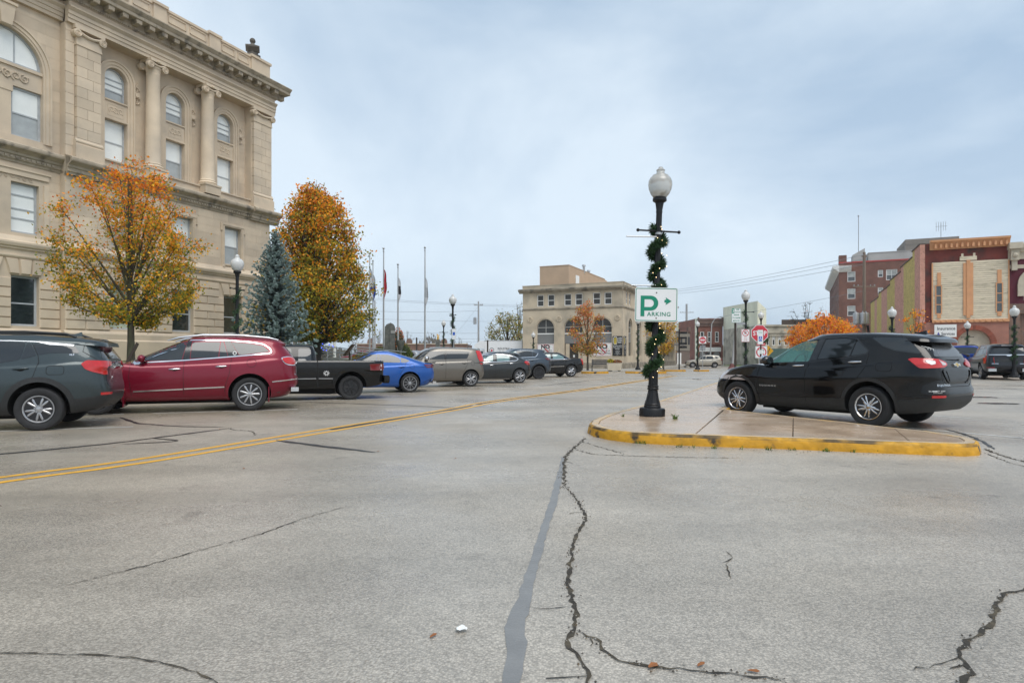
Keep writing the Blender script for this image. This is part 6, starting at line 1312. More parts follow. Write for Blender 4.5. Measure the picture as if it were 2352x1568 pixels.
c.decal('tailgate_panel', 'B', rnd(sym([(.62, .72), (.60, 1.15)]), .08), P1, .006, .12)
wrap(c, 'tail_lamp', [('x', .36, 1.12), ('x', .24, 1.18), ('y', .42, 1.16), ('y', .44, 1.09), ('y', .66, 1.065), ('y', .62, .93), ('y', .74, .925), ('x', .16, .98), ('x', .30, 1.03)], M_RED)
wrap(c, 'reflector', [('y', .86, .62), ('y', .50, .62), ('y', .52, .58), ('y', .86, .575)], M_RED, .008, .01)
c.decal('garnish', 'B', rnd([(-.20, 1.02), (.20, 1.02), (.20, 1.06), (-.20, 1.06)], .01), M_CHROME, .016)
c.txt('GMC', .085, 'B', 0, 1.115, M_CHROME, bold=.03); c.txt('TERRAIN', .045, 'W', W_(.46), .755, M_CHROME); c.txt('SLE', .038, 'L', -.45, 1.275, M_CHROME, bold=.03)
c.strip('fuel_flap', 'L', rnd([(-.11, .94), (-.11, 1.085), (-.36, 1.085), (-.36, .94)], .05), .008, M_GAP, off=.0025, closed=True, step=.03)
c.handle(.25, 1.04, P1, .24); c.handle(1.30, 1.02, P1, .24)
gap(c, [(.13, 1.47), (.03, 1.26), (.01, 1.15), (.06, .95), (.10, .84)]); gap(c, [(1.20, 1.10), (1.21, .7), (1.20, .36)]); gap(c, [(-.96, 1.52), (-.62, 1.48), (-.60, 1.33), (-.80, 1.2)])
arch_trim(c, 0, M_PLAST, .085); arch_trim(c, 2.725, M_PLAST, .085)
for sy in (.52, -.52):
    mb = MB(); mb.tube([(-.45, sy, 1.585), (-.30, sy, 1.64), (.3, sy, 1.67), (1.0, sy, 1.66), (1.35, sy, 1.60)], .022, 8); mb.build('roof_rail', M_PLAST, c.root, smooth=60)
mb = MB(); mb.add([(-.02, 0, 0), (.16, .03, -.01), (.16, -.03, -.01), (-.06, 0, .075), (-.07, .03, -.01), (-.07, -.03, -.01)], [(0, 1, 3), (0, 3, 2), (1, 3, 4), (2, 5, 3), (3, 5, 4), (1, 2, 3)]); mb.build('roof_antenna', P1, c.root, loc=(-.35, 0, 1.62)); c.mirror(1.98, 1.12, P1)
# ---- dark red crossover
P2 = paint('crimson_paint', (.19, .006, .022), .3)
c = Car(dict(name='parked_suv', label='dark red crossover with chrome window trim between the grey SUV and black pickup', cat='car', group=GP, pos=(-6.34, 15.45), hd=HL, W=.995, R=.385, wb=3.02, Ra=.455, rr=.255, rimstyle='nine', paint=P2,
  low=std(-1.07, 4.04, .26, [(-1.1, 1.20), (-.5, 1.22), (0, 1.16), (1, 1.10)], [(2.2, 1.06), (2.7, 1.10), (3.3, 1.04), (3.8, .92), (4.05, .78)], pr=5.6, pf=4.2, rearv=[(0, -.85), (.12, -.98), (.28, -1.07), (.46, -1.07), (.52, -1.03), (.8, -1.02), (1, -.98)]),
  gh=[dict(rear=[(0, -1.02), (.35, -.94), (.7, -.80), (.86, -.70), (.88, -.80), (1, -.68)], front=[(0, 2.75), (.35, 2.30), (.7, 1.80), (1, 1.25)], zlo=[(-1.1, 1.10), (2.8, 1.03)], roof=[(-1.1, 1.585), (-.7, 1.62), (-.3, 1.66), (.3, 1.69), (1.1, 1.69), (1.7, 1.62), (2.2, 1.55), (2.8, 1.5)], sec=SEC_G, pr=5.5)]))
win(c, [[(2.26, 1.15), (2.13, 1.31), (1.95, 1.42), (1.70, 1.52), (1.31, 1.565), (1.40, 1.165)], [(1.20, 1.565), (.63, 1.58), (.66, 1.23), (1.23, 1.20)], [(.615, 1.58), (.56, 1.578), (.46, 1.25), (.645, 1.235)], [(.40, 1.575), (0, 1.54), (-.28, 1.49), (-.42, 1.36), (.22, 1.275)]], r=.03)
c.decal('pillar_trim', 'L', [(1.30, 1.585), (1.21, 1.585), (1.24, 1.18), (1.385, 1.17)], M_PIANO, .005); c.decal('pillar_trim', 'L', [(.545, 1.59), (.41, 1.588), (.23, 1.265), (.38, 1.25), (.45, 1.24)], M_PIANO, .005)
c.strip('window_chrome', 'L', rnd([(2.42, 1.115), (2.27, 1.24), (2.16, 1.32), (1.91, 1.49), (1.72, 1.56), (1.24, 1.61), (.50, 1.615), (-.01, 1.575), (-.29, 1.53), (-.43, 1.43), (-.47, 1.35), (-.42, 1.315), (.38, 1.24), (1.32, 1.16), (2.33, 1.10)], .05), .024, M_CHROME, off=.009, closed=True, step=.06)
glass_fb(c, sym([(.78, 1.13), (.60, 1.58)]), None); c.decal('rear_window', 'W', rnd(sym([(W_(.72), 1.25), (W_(.74), 1.38), (W_(.62), 1.56)]), .06), M_GLASS, .004, .08)
EL = [('x', .36, 1.215), ('x', .14, 1.25), ('y', .80, 1.24), ('y', .56, 1.17), ('y', .53, 1.09), ('y', .66, 1.035), ('y', .86, 1.03), ('x', .18, 1.045), ('x', .30, 1.10)]
wrap(c, 'lamp_chrome', EL, M_CHROME, .008, .05); wrap(c, 'tail_lamp', [(k, a+(-.022 if k == 'x' else .022), 1.135+(z-1.135)*.80) for k, a, z in EL], M_RED, .018, .05, bulge=.012)
c.decal('garnish', 'B', rnd([(-.36, 1.06), (.36, 1.06), (.34, 1.11), (-.34, 1.11)], .02), M_CHROME, .02); plate(c, .92)
c.strip('side_moulding', 'L', [(2.33, .49), (1.37, .525)], .026, M_CHROME, off=.016); c.strip('side_moulding', 'L', [(1.345, .53), (.53, .56)], .026, M_CHROME, off=.016)
c.strip('bumper_chrome', 'L', [(-.48, .66), (-.8, .69), (-1.04, .715)], .022, M_CHROME, off=.012); c.strip('bumper_chrome', 'W', [(W_(1.0), .705), (0, .72), (-W_(1.0), .705)], .022, M_CHROME, off=.012)
c.decal('bumper_valance', 'B', rnd(sym([(.86, .40), (.74, .52)]), .03), M_PLAST, .006, .15)
mb = MB(); mb.box(-1.07, .56, .42, -.9, .80, .52); mb.build('exhaust_tip', M_CHROME, c.root)
c.handle(1.53, .965, M_CHROME, .25); c.handle(.59, 1.02, M_CHROME, .25)
gap(c, [(1.345, 1.16), (1.36, .85), (1.35, .40)]); gap(c, [(.38, 1.24), (.41, 1.0), (.42, .87), (.50, .62), (.53, .44)]); gap(c, [(2.39, 1.10), (2.41, .80), (2.36, .36)])
c.strip('fuel_flap', 'L', [(-.04+.10*math.cos(t), 1.10+.10*math.sin(t)) for t in np.linspace(0, 6.28, 20)[:-1]], .008, M_GAP, off=.0025, closed=True, step=.03)
arch_trim(c, 0, P2, .05, -25, 190, off=.02); arch_trim(c, 3.02, P2, .05, -10, 200, off=.02)
for sy in (.60, -.60):
    mb = MB(); mb.tube([(-.62, sy, 1.635), (-.40, sy, 1.685), (.2, sy, 1.735), (1.0, sy, 1.735), (1.5, sy, 1.67), (1.72, sy, 1.60)], [.012, .024, .028, .028, .024, .012], 8); mb.build('roof_rail', M_CHROMED, c.root, smooth=60)
mb = MB(); mb.box(-.42, .82, .20, -.40, 1.0, .55); mb.build('mud_flap', P2, c.root); mb = MB(); mb.box(2.50, .82, .16, 2.52, 1.0, .5); mb.build('mud_flap', P2, c.root)
c.mirror(2.16, 1.17, P2); c.txt('ooo', .10, 'W', W_(.42), 1.43, M_WHITE, sx=.9); c.txt('XX', .08, 'W', W_(.42), 1.36, M_WHITE, sx=.9); c.txt('ENCLAVE', .04, 'W', W_(.58), .82, M_CHROME)
c.strip('badge', 'L', [(.32+.035*math.cos(t), 1.32+.035*math.sin(t)) for t in np.linspace(0, 6.28, 14)[:-1]], .012, M_WHITE, off=.009, closed=True, step=.03)
# ---- black pickup
P3 = mat('black_pickup_paint', (.004, .0045, .005), .25, coat=.75, var=0, spec=.08)
SEC_P = [(0, .90), (.04, .94), (.12, .965), (.4, .985), (.7, 1.0), (.90, .995), (.96, .985), (1.0, .955)]
c = Car(dict(name='parked_pickup', label='black compact pickup truck with black wheels between the red crossover and blue sedan', cat='pickup truck', group=GP, pos=(-4.93, 19.09), hd=HL, W=.86, R=.35, wb=3.11, Ra=.44, rr=.215, rimstyle='double7', rimmat=M_RIMB, paint=P3, lift=.03,
  low=dict(rear=[(0, -.92), (.08, -.97), (1, -.98)], front=[(0, 3.80), (.2, 3.95), (.6, 3.95), (.9, 3.88), (1, 3.8)], sec=SEC_P, zb=[(-1, .44), (-.5, .36), (.4, .33), (3.3, .33), (4, .4)], zt=[(-1.0, 1.115), (.91, 1.125), (1.0, 1.125), (2.9, 1.09), (3.2, 1.08), (3.96, .96)], pr=9, pf=6, cap=.004, clad=-1),
  gh=[dict(rear=[(0, .93), (.5, .945), (1, 1.02)], front=[(0, 3.0), (.5, 2.62), (1, 2.15)], zlo=[(.8, 1.05), (3.2, 1.05)], roof=[(.8, 1.52), (1.3, 1.565), (2.0, 1.565), (3.0, 1.5)], sec=SEC_G, pr=9)]))
win(c, [[(1.44, 1.07), (1.08, 1.10), (1.10, 1.455), (1.43, 1.465)], [(1.62, 1.07), (1.62, 1.475), (2.25, 1.45), (2.62, 1.12)]], r=.05)
glass_fb(c, sym([(.66, 1.14), (.54, 1.48)]), sym([(.60, 1.16), (.54, 1.47)]))
mb = MB(); mb.box(.91, -.85, .42, .935, .85, 1.13); mb.build('bed_gap', M_GAP, c.root); gap(c, [(.925, 1.12), (.915, .75), (.92, .40)], .03); gap(c, [(1.52, 1.12), (1.53, .7), (1.50, .38)])
mb = MB(); mb.box(-1.10, -.82, .46, -.96, .82, .69); mb.box(-1.12, -.80, .50, -1.09, .80, .66); mb.build('rear_bumper', P3, c.root)
for sy in (1, -1): c.decal('tail_lamp', 'B', rnd([(sy*.84, .84), (sy*.66, .84), (sy*.66, 1.02), (sy*.84, 1.03)], .02), M_REDD, .012, .06)
c.decal('tail_lamp', 'L', rnd([(-.82, 1.01), (-.96, 1.03), (-.97, .84), (-.82, .84)], .015), M_LENSW, .010, .06); c.decal('tail_lamp', 'L', rnd([(-.84, .94), (-.96, .95), (-.96, .89), (-.84, .885)], .01), M_REDD, .018, .06)
c.strip('body_trim', 'L', [(2.6, .62), (.96, .62)], .018, M_CHROMED, off=.008); c.strip('body_trim', 'L', [(.89, .62), (.50, .615)], .018, M_CHROMED, off=.008)
arch_trim(c, 0, P3, .09, 8, 172, off=.05); arch_trim(c, 3.11, P3, .06, off=.02)
for k in range(9):
    a = 2*PI*k/9+.2; c.decal('sticker', 'L', [(.68+.03*math.cos(a-.3), .77+.03*math.sin(a-.3)), (.68+.03*math.cos(a+.3), .77+.03*math.sin(a+.3)), (.68+.085*math.cos(a+.14), .77+.075*math.sin(a+.14)), (.68+.085*math.cos(a-.1), .77+.075*math.sin(a-.1))], M_WHITE, .004, skirt=0)
c.mirror(2.55, 1.14, P3)
# ---- blue sedan
P4 = paint('bright_blue_paint', (.012, .085, .34), .3)
c = Car(dict(name='parked_sedan', label='bright blue fastback sedan parked beyond the black pickup', cat='car', group=GP, pos=(-3.82, 22.74), hd=HL, W=.90, R=.325, wb=2.70, Ra=.385, rr=.235, rimstyle='multi', paint=P4,
  low=std(-.97, 3.67, .19, [(-1.0, .98), (-.6, 1.00), (0, .97), (1, .93)], [(1.9, .90), (2.4, .93), (3.0, .85), (3.4, .77), (3.68, .64)], pr=4.6, pf=3.8, rearv=[(0, -.78), (.12, -.90), (.3, -.97), (.6, -.97), (.8, -.93), (.96, -.95), (1, -.93)]),
  gh=[dict(rear=[(0, -.93), (.2, -.80), (.4, -.50), (.65, -.08), (.85, .28), (1, .62)], front=[(0, 2.45), (.4, 2.02), (.7, 1.68), (1, 1.20)], zlo=[(-1, .90), (2.5, .86)], roof=[(-1, 1.22), (-.4, 1.34), (.2, 1.395), (.9, 1.415), (1.4, 1.39), (2.5, 1.28)], sec=[(0, .95), (.15, .925), (.35, .885), (.55, .84), (.75, .785), (.88, .74), (.95, .71), (1.0, .66)], pr=5)]))
win(c, [[(1.93, 1.10), (1.64, 1.245), (1.40, 1.30), (1.11, 1.315), (1.14, 1.05)], [(1.00, 1.315), (.73, 1.305), (.50, 1.25), (.33, 1.17), (.33, 1.03), (.99, 1.04)], [(.31, 1.21), (.15, 1.165), (-.02, 1.09), (.14, 1.035), (.30, 1.03)]], r=.03)
c.decal('pillar_trim', 'L', [(1.105, 1.32), (1.005, 1.32), (.995, 1.04), (1.135, 1.05)], M_PIANO, .003)
glass_fb(c, sym([(.72, .98), (.56, 1.34)]), sym([(.66, 1.06), (.56, 1.33)]))
wrap(c, 'tail_lamp', [('x', .40, .96), ('y', .8, .965), ('y', .35, .95), ('y', .36, .89), ('y', .7, .85), ('x', .25, .845)], M_REDD)
mb = MB(); mb.prism([(-.93, 1.005), (-.60, 1.03), (-.98, 1.045)], 'y', -.62, .62); mb.build('boot_spoiler', M_PIANO, c.root)
c.decal('bumper_valance', 'B', rnd(sym([(.80, .26), (.70, .46)]), .04), M_PLAST, .006, .15); mb = MB(); mb.box(-.97, .45, .30, -.85, .66, .37); mb.build('exhaust_tip', M_CHROME, c.root); plate(c, .62)
c.handle(.30, .885, P4); c.handle(1.24, .87, P4); gap(c, [(1.06, 1.04), (1.08, .6), (1.06, .28)]); gap(c, [(.13, 1.03), (.17, .90), (.34, .64)])
c.strip('fuel_flap', 'L', [(-.08+.085*math.cos(t), .90+.085*math.sin(t)) for t in np.linspace(0, 6.28, 16)[:-1]], .008, M_GAP, off=.0025, closed=True, step=.03); c.mirror(1.85, 1.02, P4)
# ---- tan-grey boxy hatchback
P5 = paint('bronze_grey_paint', (.165, .150, .130), .5)
c = Car(dict(name='parked_hatchback', label='boxy silver-brown hatchback with tall red corner lamp parked beyond the blue sedan', cat='car', group=GP, pos=(-1.98, 27.00), hd=HL, W=.90, R=.325, wb=2.57, Ra=.385, rr=.225, rimstyle='split5', paint=P5,
  low=std(-.70, 3.42, .21, [(-.75, 1.08), (-.3, 1.08), (.3, 1.06), (1, 1.04)], [(1.9, 1.02), (2.3, 1.02), (2.9, .95), (3.2, .86), (3.44, .72)], pr=5, clad=.06),
  gh=[dict(rear=[(0, -.66), (.5, -.60), (.9, -.50), (1, -.42)], front=[(0, 2.45), (.5, 2.15), (.8, 1.92), (1, 1.62)], zlo=[(-.8, 1.0), (2.5, .96)], roof=[(-.8, 1.52), (-.3, 1.56), (.5, 1.595), (1.3, 1.60), (1.9, 1.56), (2.5, 1.5)], sec=SEC_G, pr=7)]))
win(c, [[(1.93, 1.13), (1.70, 1.44), (1.10, 1.46), (1.12, 1.13)], [(1.00, 1.46), (.30, 1.455), (.0, 1.435), (.16, 1.15), (1.02, 1.13)]], r=.04)
c.decal('pillar_trim', 'L', [(1.11, 1.465), (.99, 1.465), (1.01, 1.13), (1.13, 1.13)], M_PIANO, .005)
glass_fb(c, sym([(.74, 1.07), (.60, 1.50)]), sym([(.58, 1.14), (.52, 1.46)]))
wrap(c, 'tail_lamp', [('x', .27, 1.48), ('y', .70, 1.48), ('y', .72, 1.15), ('y', .74, .92), ('x', .10, .90), ('x', .20, .97), ('x', .28, 1.17)], M_RED, .014, .03)
c.handle(1.24, .935, P5); c.handle(.29, .97, P5); gap(c, [(1.065, 1.13), (1.08, .7), (1.08, .30)]); gap(c, [(.14, 1.13), (.14, .95), (.36, .58)]); plate(c, .80)
c.strip('fuel_flap', 'L', [(-.08+.085*math.cos(t), .96+.085*math.sin(t)) for t in np.linspace(0, 6.28, 16)[:-1]], .008, M_GAP, off=.0025, closed=True, step=.03); c.mirror(1.86, 1.14, M_CHROMED)
mb = MB(); mb.tube([(0, 0, 0), (-.22, 0, .24)], .006, 5); mb.build('roof_antenna', M_BLACK, c.root, loc=(-.05, 0, 1.58))
# ---- dark grey hatchback
P6 = paint('graphite_paint', (.035, .039, .042), .45)
c = Car(dict(name='parked_hatchback', label='low dark grey hatchback with roof spoiler parked beyond the boxy hatchback', cat='car', group=GP, pos=(.07, 30.47), hd=HL, W=.90, R=.325, wb=2.70, Ra=.38, rr=.235, rimstyle='split5', paint=P6,
  low=std(-.74, 3.65, .17, [(-.8, 1.02), (-.3, 1.04), (.3, 1.00), (1, .96)], [(1.9, .93), (2.4, .94), (3.0, .86), (3.4, .76), (3.68, .62)], pr=4.2),
  gh=[dict(rear=[(0, -.68), (.3, -.50), (.6, -.22), (.8, -.02), (.83, -.22), (1, -.05)], front=[(0, 2.5), (.4, 2.05), (.7, 1.72), (1, 1.25)], zlo=[(-.8, .94), (2.5, .88)], roof=[(-.8, 1.33), (-.1, 1.39), (.5, 1.43), (1.0, 1.445), (1.6, 1.41), (2.5, 1.3)], sec=[(0, .95), (.15, .92), (.35, .88), (.6, .82), (.8, .76), (.83, .75), (.92, .71), (1.0, .65)], pr=5)]))
win(c, [[(1.98, 1.05), (1.73, 1.215), (1.27, 1.305), (1.31, 1.01)], [(1.10, 1.31), (.47, 1.25), (.51, 1.04), (1.12, 1.02)]], M_GLASST, r=.03); win(c, [[(.44, 1.235), (.13, 1.145), (.18, 1.075), (.47, 1.05)]], r=.02)
c.decal('pillar_trim', 'L', [(1.26, 1.31), (1.11, 1.315), (1.13, 1.015), (1.30, 1.01)], M_PIANO, .005)
c.strip('window_chrome', 'L', rnd([(2.05, 1.10), (1.72, 1.26), (1.30, 1.34), (1.05, 1.345), (.57, 1.305), (.22, 1.225), (.04, 1.13), (.15, 1.05), (1.0, 1.0), (2.0, .97)], .04), .024, M_CHROME, off=.009, closed=True, step=.08)
glass_fb(c, sym([(.72, 1.0), (.56, 1.36)]), sym([(.62, 1.08), (.52, 1.28)]))
wrap(c, 'tail_lamp', [('x', .46, .98), ('x', .26, 1.02), ('y', .70, 1.0), ('y', .52, .93), ('y', .62, .86), ('x', .18, .85), ('x', .36, .90)], M_RED, .013, .03)
c.handle(1.40, .84, M_CHROME); c.handle(.42, .92, M_CHROME); gap(c, [(1.20, 1.01), (1.23, .6), (1.22, .24)]); gap(c, [(.14, 1.05), (.17, .90), (.33, .56)]); c.strip('sill_chrome', 'L', [(2.1, .205), (.50, .215)], .018, M_CHROMED, off=.012); c.mirror(1.95, 1.02, P6)
# ---- slate blue SUV
P7 = paint('slate_blue_paint', (.050, .068, .090), .45)
c = Car(dict(name='parked_suv', label='slate blue SUV with black wheels parked between the grey hatchback and black sedan', cat='car', group=GP, pos=(1.18, 35.66), hd=HL, W=.92, R=.362, wb=2.70, Ra=.44, rr=.24, rimstyle='double7', rimmat=M_RIMB, paint=P7,
  low=std(-.92, 3.63, .24, [(-.95, 1.12), (-.4, 1.16), (.3, 1.12), (1, 1.08)], [(1.9, 1.05), (2.4, 1.05), (3.0, .98), (3.4, .88), (3.66, .74)], clad=.14, pr=4.6),
  gh=[dict(rear=[(0, -.88), (.4, -.66), (.75, -.46), (.80, -.60), (1, -.48)], front=[(0, 2.5), (.4, 2.08), (.7, 1.75), (1, 1.3)], zlo=[(-1, 1.05), (2.5, .98)], roof=[(-1, 1.55), (-.3, 1.61), (.5, 1.66), (1.1, 1.66), (1.7, 1.60), (2.5, 1.5)], sec=SEC_G, pr=5)]))
win(c, [[(2.0, 1.18), (1.80, 1.43), (1.27, 1.53), (1.27, 1.20)]], M_GLASST); win(c, [[(1.24, 1.535), (.55, 1.53), (.36, 1.50), (.36, 1.22), (1.24, 1.20)], [(.33, 1.49), (.05, 1.37), (.20, 1.24), (.33, 1.23)]])
c.strip('window_chrome', 'L', [(.0, 1.42), (.06, 1.33), (.19, 1.21), (.88, 1.185), (1.9, 1.15)], .028, M_CHROME, off=.009)
glass_fb(c, sym([(.72, 1.1), (.56, 1.56)]), sym([(.62, 1.2), (.52, 1.52)]))
wrap(c, 'tail_lamp', [('x', .50, 1.15), ('y', .8, 1.15), ('y', .40, 1.12), ('y', .42, 1.06), ('x', .20, 1.03), ('x', .30, 1.05)], M_REDD)
c.handle(.40, 1.02, P7); c.handle(1.3, .99, P7); gap(c, [(1.2, 1.18), (1.22, .7), (1.2, .36)]); gap(c, [(.16, 1.2), (.18, .95), (.40, .62)]); arch_trim(c, 0, M_PLAST, .075); arch_trim(c, 2.7, M_PLAST, .075); c.mirror(1.95, 1.16, P7)
# ---- black sedan
P8 = mat('black_sedan_paint', (.010, .010, .011), .25, coat=.75, var=0, spec=.1)
c = Car(dict(name='parked_sedan', label='black sedan with bright alloy wheel, last in the row before the corner', cat='car', group=GP, pos=(3.30, 39.45), hd=HL, W=.94, R=.362, wb=3.05, Ra=.42, rr=.235, rimstyle='y10', rimmat=M_RIMC, paint=P8,
  low=std(-1.0, 4.0, .20, [(-1.05, 1.09), (-.6, 1.115), (-.1, 1.12), (.4, 1.07), (1.2, 1.04)], [(2.2, 1.0), (2.8, 1.0), (3.4, .95), (3.8, .88), (4.05, .74)], pr=5.5, pf=5, rearv=[(0, -.85), (.12, -.97), (.3, -1.0), (.6, -.99), (.9, -.95), (1, -.93)]),
  gh=[dict(rear=[(0, -.22), (.4, .06), (.7, .30), (1, .62)], front=[(0, 2.55), (.4, 2.2), (.7, 1.95), (1, 1.6)], zlo=[(-.5, 1.03), (2.6, .98)], roof=[(-.5, 1.40), (.2, 1.44), (.8, 1.475), (1.4, 1.475), (2.0, 1.44), (2.6, 1.38)], sec=SEC_G, pr=5)]))
win(c, [[(1.60, 1.09), (1.34, 1.09), (1.32, 1.37), (1.75, 1.37), (2.2, 1.10)]], M_GLASST, r=.03); win(c, [[(1.20, 1.375), (.77, 1.365), (.46, 1.21), (.48, 1.10), (1.20, 1.09)]], M_GLASST, r=.04)
c.strip('window_chrome', 'L', [(2.0, 1.04), (1.35, 1.06), (.27, 1.09)], .028, M_CHROME, off=.009); c.strip('side_moulding', 'L', [(1.9, .61), (1.32, .63), (.51, .65)], .026, M_CHROME, off=.012)
glass_fb(c, sym([(.72, 1.08), (.58, 1.40)]), sym([(.64, 1.16), (.55, 1.40)]))
wrap(c, 'tail_lamp', [('x', .24, 1.09), ('y', .66, 1.09), ('y', .70, .74), ('x', .08, .74), ('x', .14, .9)], M_RED)
c.handle(.45, .98, P8); gap(c, [(1.27, 1.06), (1.28, .6), (1.26, .26)]); gap(c, [(.40, 1.08), (.42, .9), (.50, .6)])
mb = MB(); mb.tube([(0, 0, 0), (-.16, 0, .26)], .006, 5); mb.build('roof_antenna', M_BLACK, c.root, loc=(.75, .3, 1.46))
# ---- the big black SUV beside the island
P9 = mat('black_pearl_paint', (.003, .003, .0034), .2, coat=.75, var=0, spec=.08)
M_WETGL = mat('wet_rear_glass', (.075, .08, .085), .22, var=.35, vs=40, ior=1.9, stretch=(1, 1, .15))
HOLE = [(1.95, 1.125), (1.88, 1.215), (1.60, 1.42), (1.32, 1.535), (1.02, 1.555), (1.15, 1.15)]
EQP = (7.03, 11.72); EQH = (-.5506, .8348)
c = Car(dict(name='parked_suv', label='glossy black SUV with chrome alloy wheels parked against the yellow-kerbed island', cat='car', pos=EQP, hd=EQH, W=.922, R=.362, wb=2.725, Ra=.43, rr=.228, rimstyle='y10', rimmat=M_RIMC, paint=P9,
  low=std(-1.07, 3.63, .24, [(-1.09, 1.15), (-.6, 1.18), (0, 1.13), (1, 1.08)], [(1.9, 1.055), (2.35, 1.085), (2.9, 1.01), (3.3, .92), (3.62, .76)], clad=.28, pr=6.5, pf=4.2, sec=[(0, .80), (.05, .885), (.14, .935), (.27, .955), (.28, .972), (.40, .976), (.52, .982), (.64, .992), (.71, 1.003), (.755, .994), (.86, .972), (.93, .957), (.97, .942), (1.0, .912)], rearv=[(0, -.92), (.12, -1.05), (.28, -1.09), (.40, -1.09), (.46, -1.05), (.7, -1.045), (.9, -1.02), (1, -1.0)]),
  gh=[dict(rear=[(0, -1.03), (.3, -.97), (.6, -.86), (.80, -.77), (.82, -.90), (.93, -.88), (1, -.76)], front=[(0, 2.56), (.4, 2.10), (.7, 1.72), (1, 1.20)], zlo=[(-1.05, 1.07), (2.6, 1.0)], roof=[(-1.1, 1.555), (-.5, 1.62), (.2, 1.665), (.9, 1.67), (1.5, 1.61), (2.6, 1.48)], sec=[(0, .935), (.12, .915), (.3, .885), (.5, .85), (.7, .81), (.80, .785), (.82, .78), (.90, .745), (.95, .715), (1.0, .66)], pr=5.5, holes=[(rnd(HOLE, .05), 1.2), ([(.30, 1.125), (.30, 1.54), (1.20, 1.565), (1.42, 1.58), (2.9, 1.40), (2.9, 1.09)], .60)])]))
M_SHEENG = bpy.data.materials.new('tinted_sky_sheen_glass'); M_SHEENG.use_nodes = True
t_ = M_SHEENG.node_tree; o_ = [n for n in t_.nodes if n.type == 'OUTPUT_MATERIAL'][0]; b_ = t_.nodes['Principled BSDF']; b_.inputs['Base Color'].default_value = (.20, .42, .40, 1); b_.inputs['Roughness'].default_value = .04; b_.inputs['IOR'].default_value = 1.7  # green tint, plus opaque teal mixed in to stand for bright sky reflection
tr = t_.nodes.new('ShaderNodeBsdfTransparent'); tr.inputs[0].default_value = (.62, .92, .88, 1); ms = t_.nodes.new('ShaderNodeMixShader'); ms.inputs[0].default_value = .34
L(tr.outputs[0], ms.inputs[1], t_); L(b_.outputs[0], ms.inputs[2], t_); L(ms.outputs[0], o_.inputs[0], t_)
for sd, yy in (('L', 1), ('R', -1)):                       # front door panes, sky sheen in their colour, set in the cut openings
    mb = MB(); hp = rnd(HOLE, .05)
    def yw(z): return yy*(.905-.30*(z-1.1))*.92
    mb.add([(p[0], yw(p[1])-.012*yy, p[1]) for p in hp], [tuple(range(len(hp)))]); mb.build('side_window', M_SHEENG, c.root)
M_SEAT = mat('grey_seat_cloth', (.07, .072, .075), .9, var=.1)
for sy in (.38, -.38):
    mb = MB(); mb.ball((1.12, sy, 1.30), 1, 12, 8, sc=(.06, .13, .12)); mb.ball((1.10, sy, 1.08), 1, 12, 8, sc=(.09, .23, .18)); mb.build('front_seat', M_SEAT, c.root, smooth=60)
mb = MB(); mb.tube([(1.62-.06*math.sin(t), .38+.19*math.cos(t), 1.13+.17*math.sin(t)) for t in np.linspace(0, 6.28, 24)], .018, 6); mb.tube([(1.62, .20, 1.13), (1.62, .56, 1.13)], .02, 6); mb.build('steering_wheel', M_PLAST, c.root, smooth=60)
mb = MB(); mb.box(1.50, -.09, 1.42, 1.53, .09, 1.48); mb.tube([(1.52, 0, 1.44), (1.60, 0, 1.50)], .012, 6); mb.build('rear_view_mirror', M_PLAST, c.root)
mb = MB(); mb.ball((1.9, 0, 1.08), 1, 14, 8, sc=(.22, .70, .07)); mb.build('dashboard', M_SEAT, c.root, smooth=60)
win(c, [[(.97, 1.20), (.86, 1.565), (.50, 1.575), (.29, 1.54), (.37, 1.25)], [(.34, 1.26), (.265, 1.53), (.05, 1.345), (.07, 1.31)], [(.02, 1.585), (-.22, 1.585), (-.53, 1.565), (-.74, 1.345), (-.76, 1.29), (-.40, 1.345), (-.18, 1.43)]], M_GLASS, r=.025)
c.decal('pillar_trim', 'L', [(1.00, 1.57), (.88, 1.58), (.99, 1.18), (1.14, 1.155)], M_PIANO, .005)
c.strip('window_trim', 'L', [(1.98, 1.105), (1.15, 1.13), (.9, 1.165), (.36, 1.23), (.04, 1.30), (.05, 1.36), (.28, 1.565), (.50, 1.60), (.86, 1.59), (1.03, 1.575), (1.33, 1.555), (1.62, 1.44), (1.90, 1.235)], .02, M_PIANO, off=.008)
c.strip('pillar_line', 'L', [(.06, 1.60), (-.18, 1.445), (-.40, 1.36), (-.78, 1.30)], .005, M_PIANO, off=.006)
c.decal('rear_window', 'W', rnd(sym([(W_(.70), 1.245), (W_(.56), 1.44)]), .05), M_WETGL, .004, .08); c.decal('windscreen', 'F', rnd(sym([(.70, 1.12), (.54, 1.52)]), .06), M_SHEENG, .002, .1, skirt=0)
tl = wrap(c, 'tail_lamp', [('x', .42, 1.20), ('x', .32, 1.22), ('y', .62, 1.20), ('y', .40, 1.145), ('y', .37, 1.10), ('y', .50, 1.06), ('x', .08, 1.045), ('x', .22, 1.05)], M_RED, .016, .025, bulge=.012, sides=(-1, 1))
wrap(c, 'lamp_lens', [('y', .62, 1.165), ('y', .46, 1.13), ('y', .44, 1.10), ('y', .57, 1.095)], M_LENSW, .030, .02, parent=tl, sides=(1,)); wrap(c, 'lamp_lens', [('x', .10, 1.165), ('y', .74, 1.17), ('y', .74, 1.11), ('y', .86, 1.10)], M_LENSW, .030, .02, parent=tl, sides=(1,))
wrap(c, 'reflector', [('y', .86, .60), ('y', .52, .60), ('y', .52, .565), ('y', .86, .555)], M_RED, .008, .01)
c.decal('tailgate_panel', 'B', rnd(sym([(.40, .78), (.46, .80), (.58, 1.02)]), .05), P9, .004, .1); c.strip('tailgate_crease', 'B', rnd(sym([(.34, .80), (.46, .90), (.52, 1.02)]), .06), .02, P9, off=.018, step=.05)
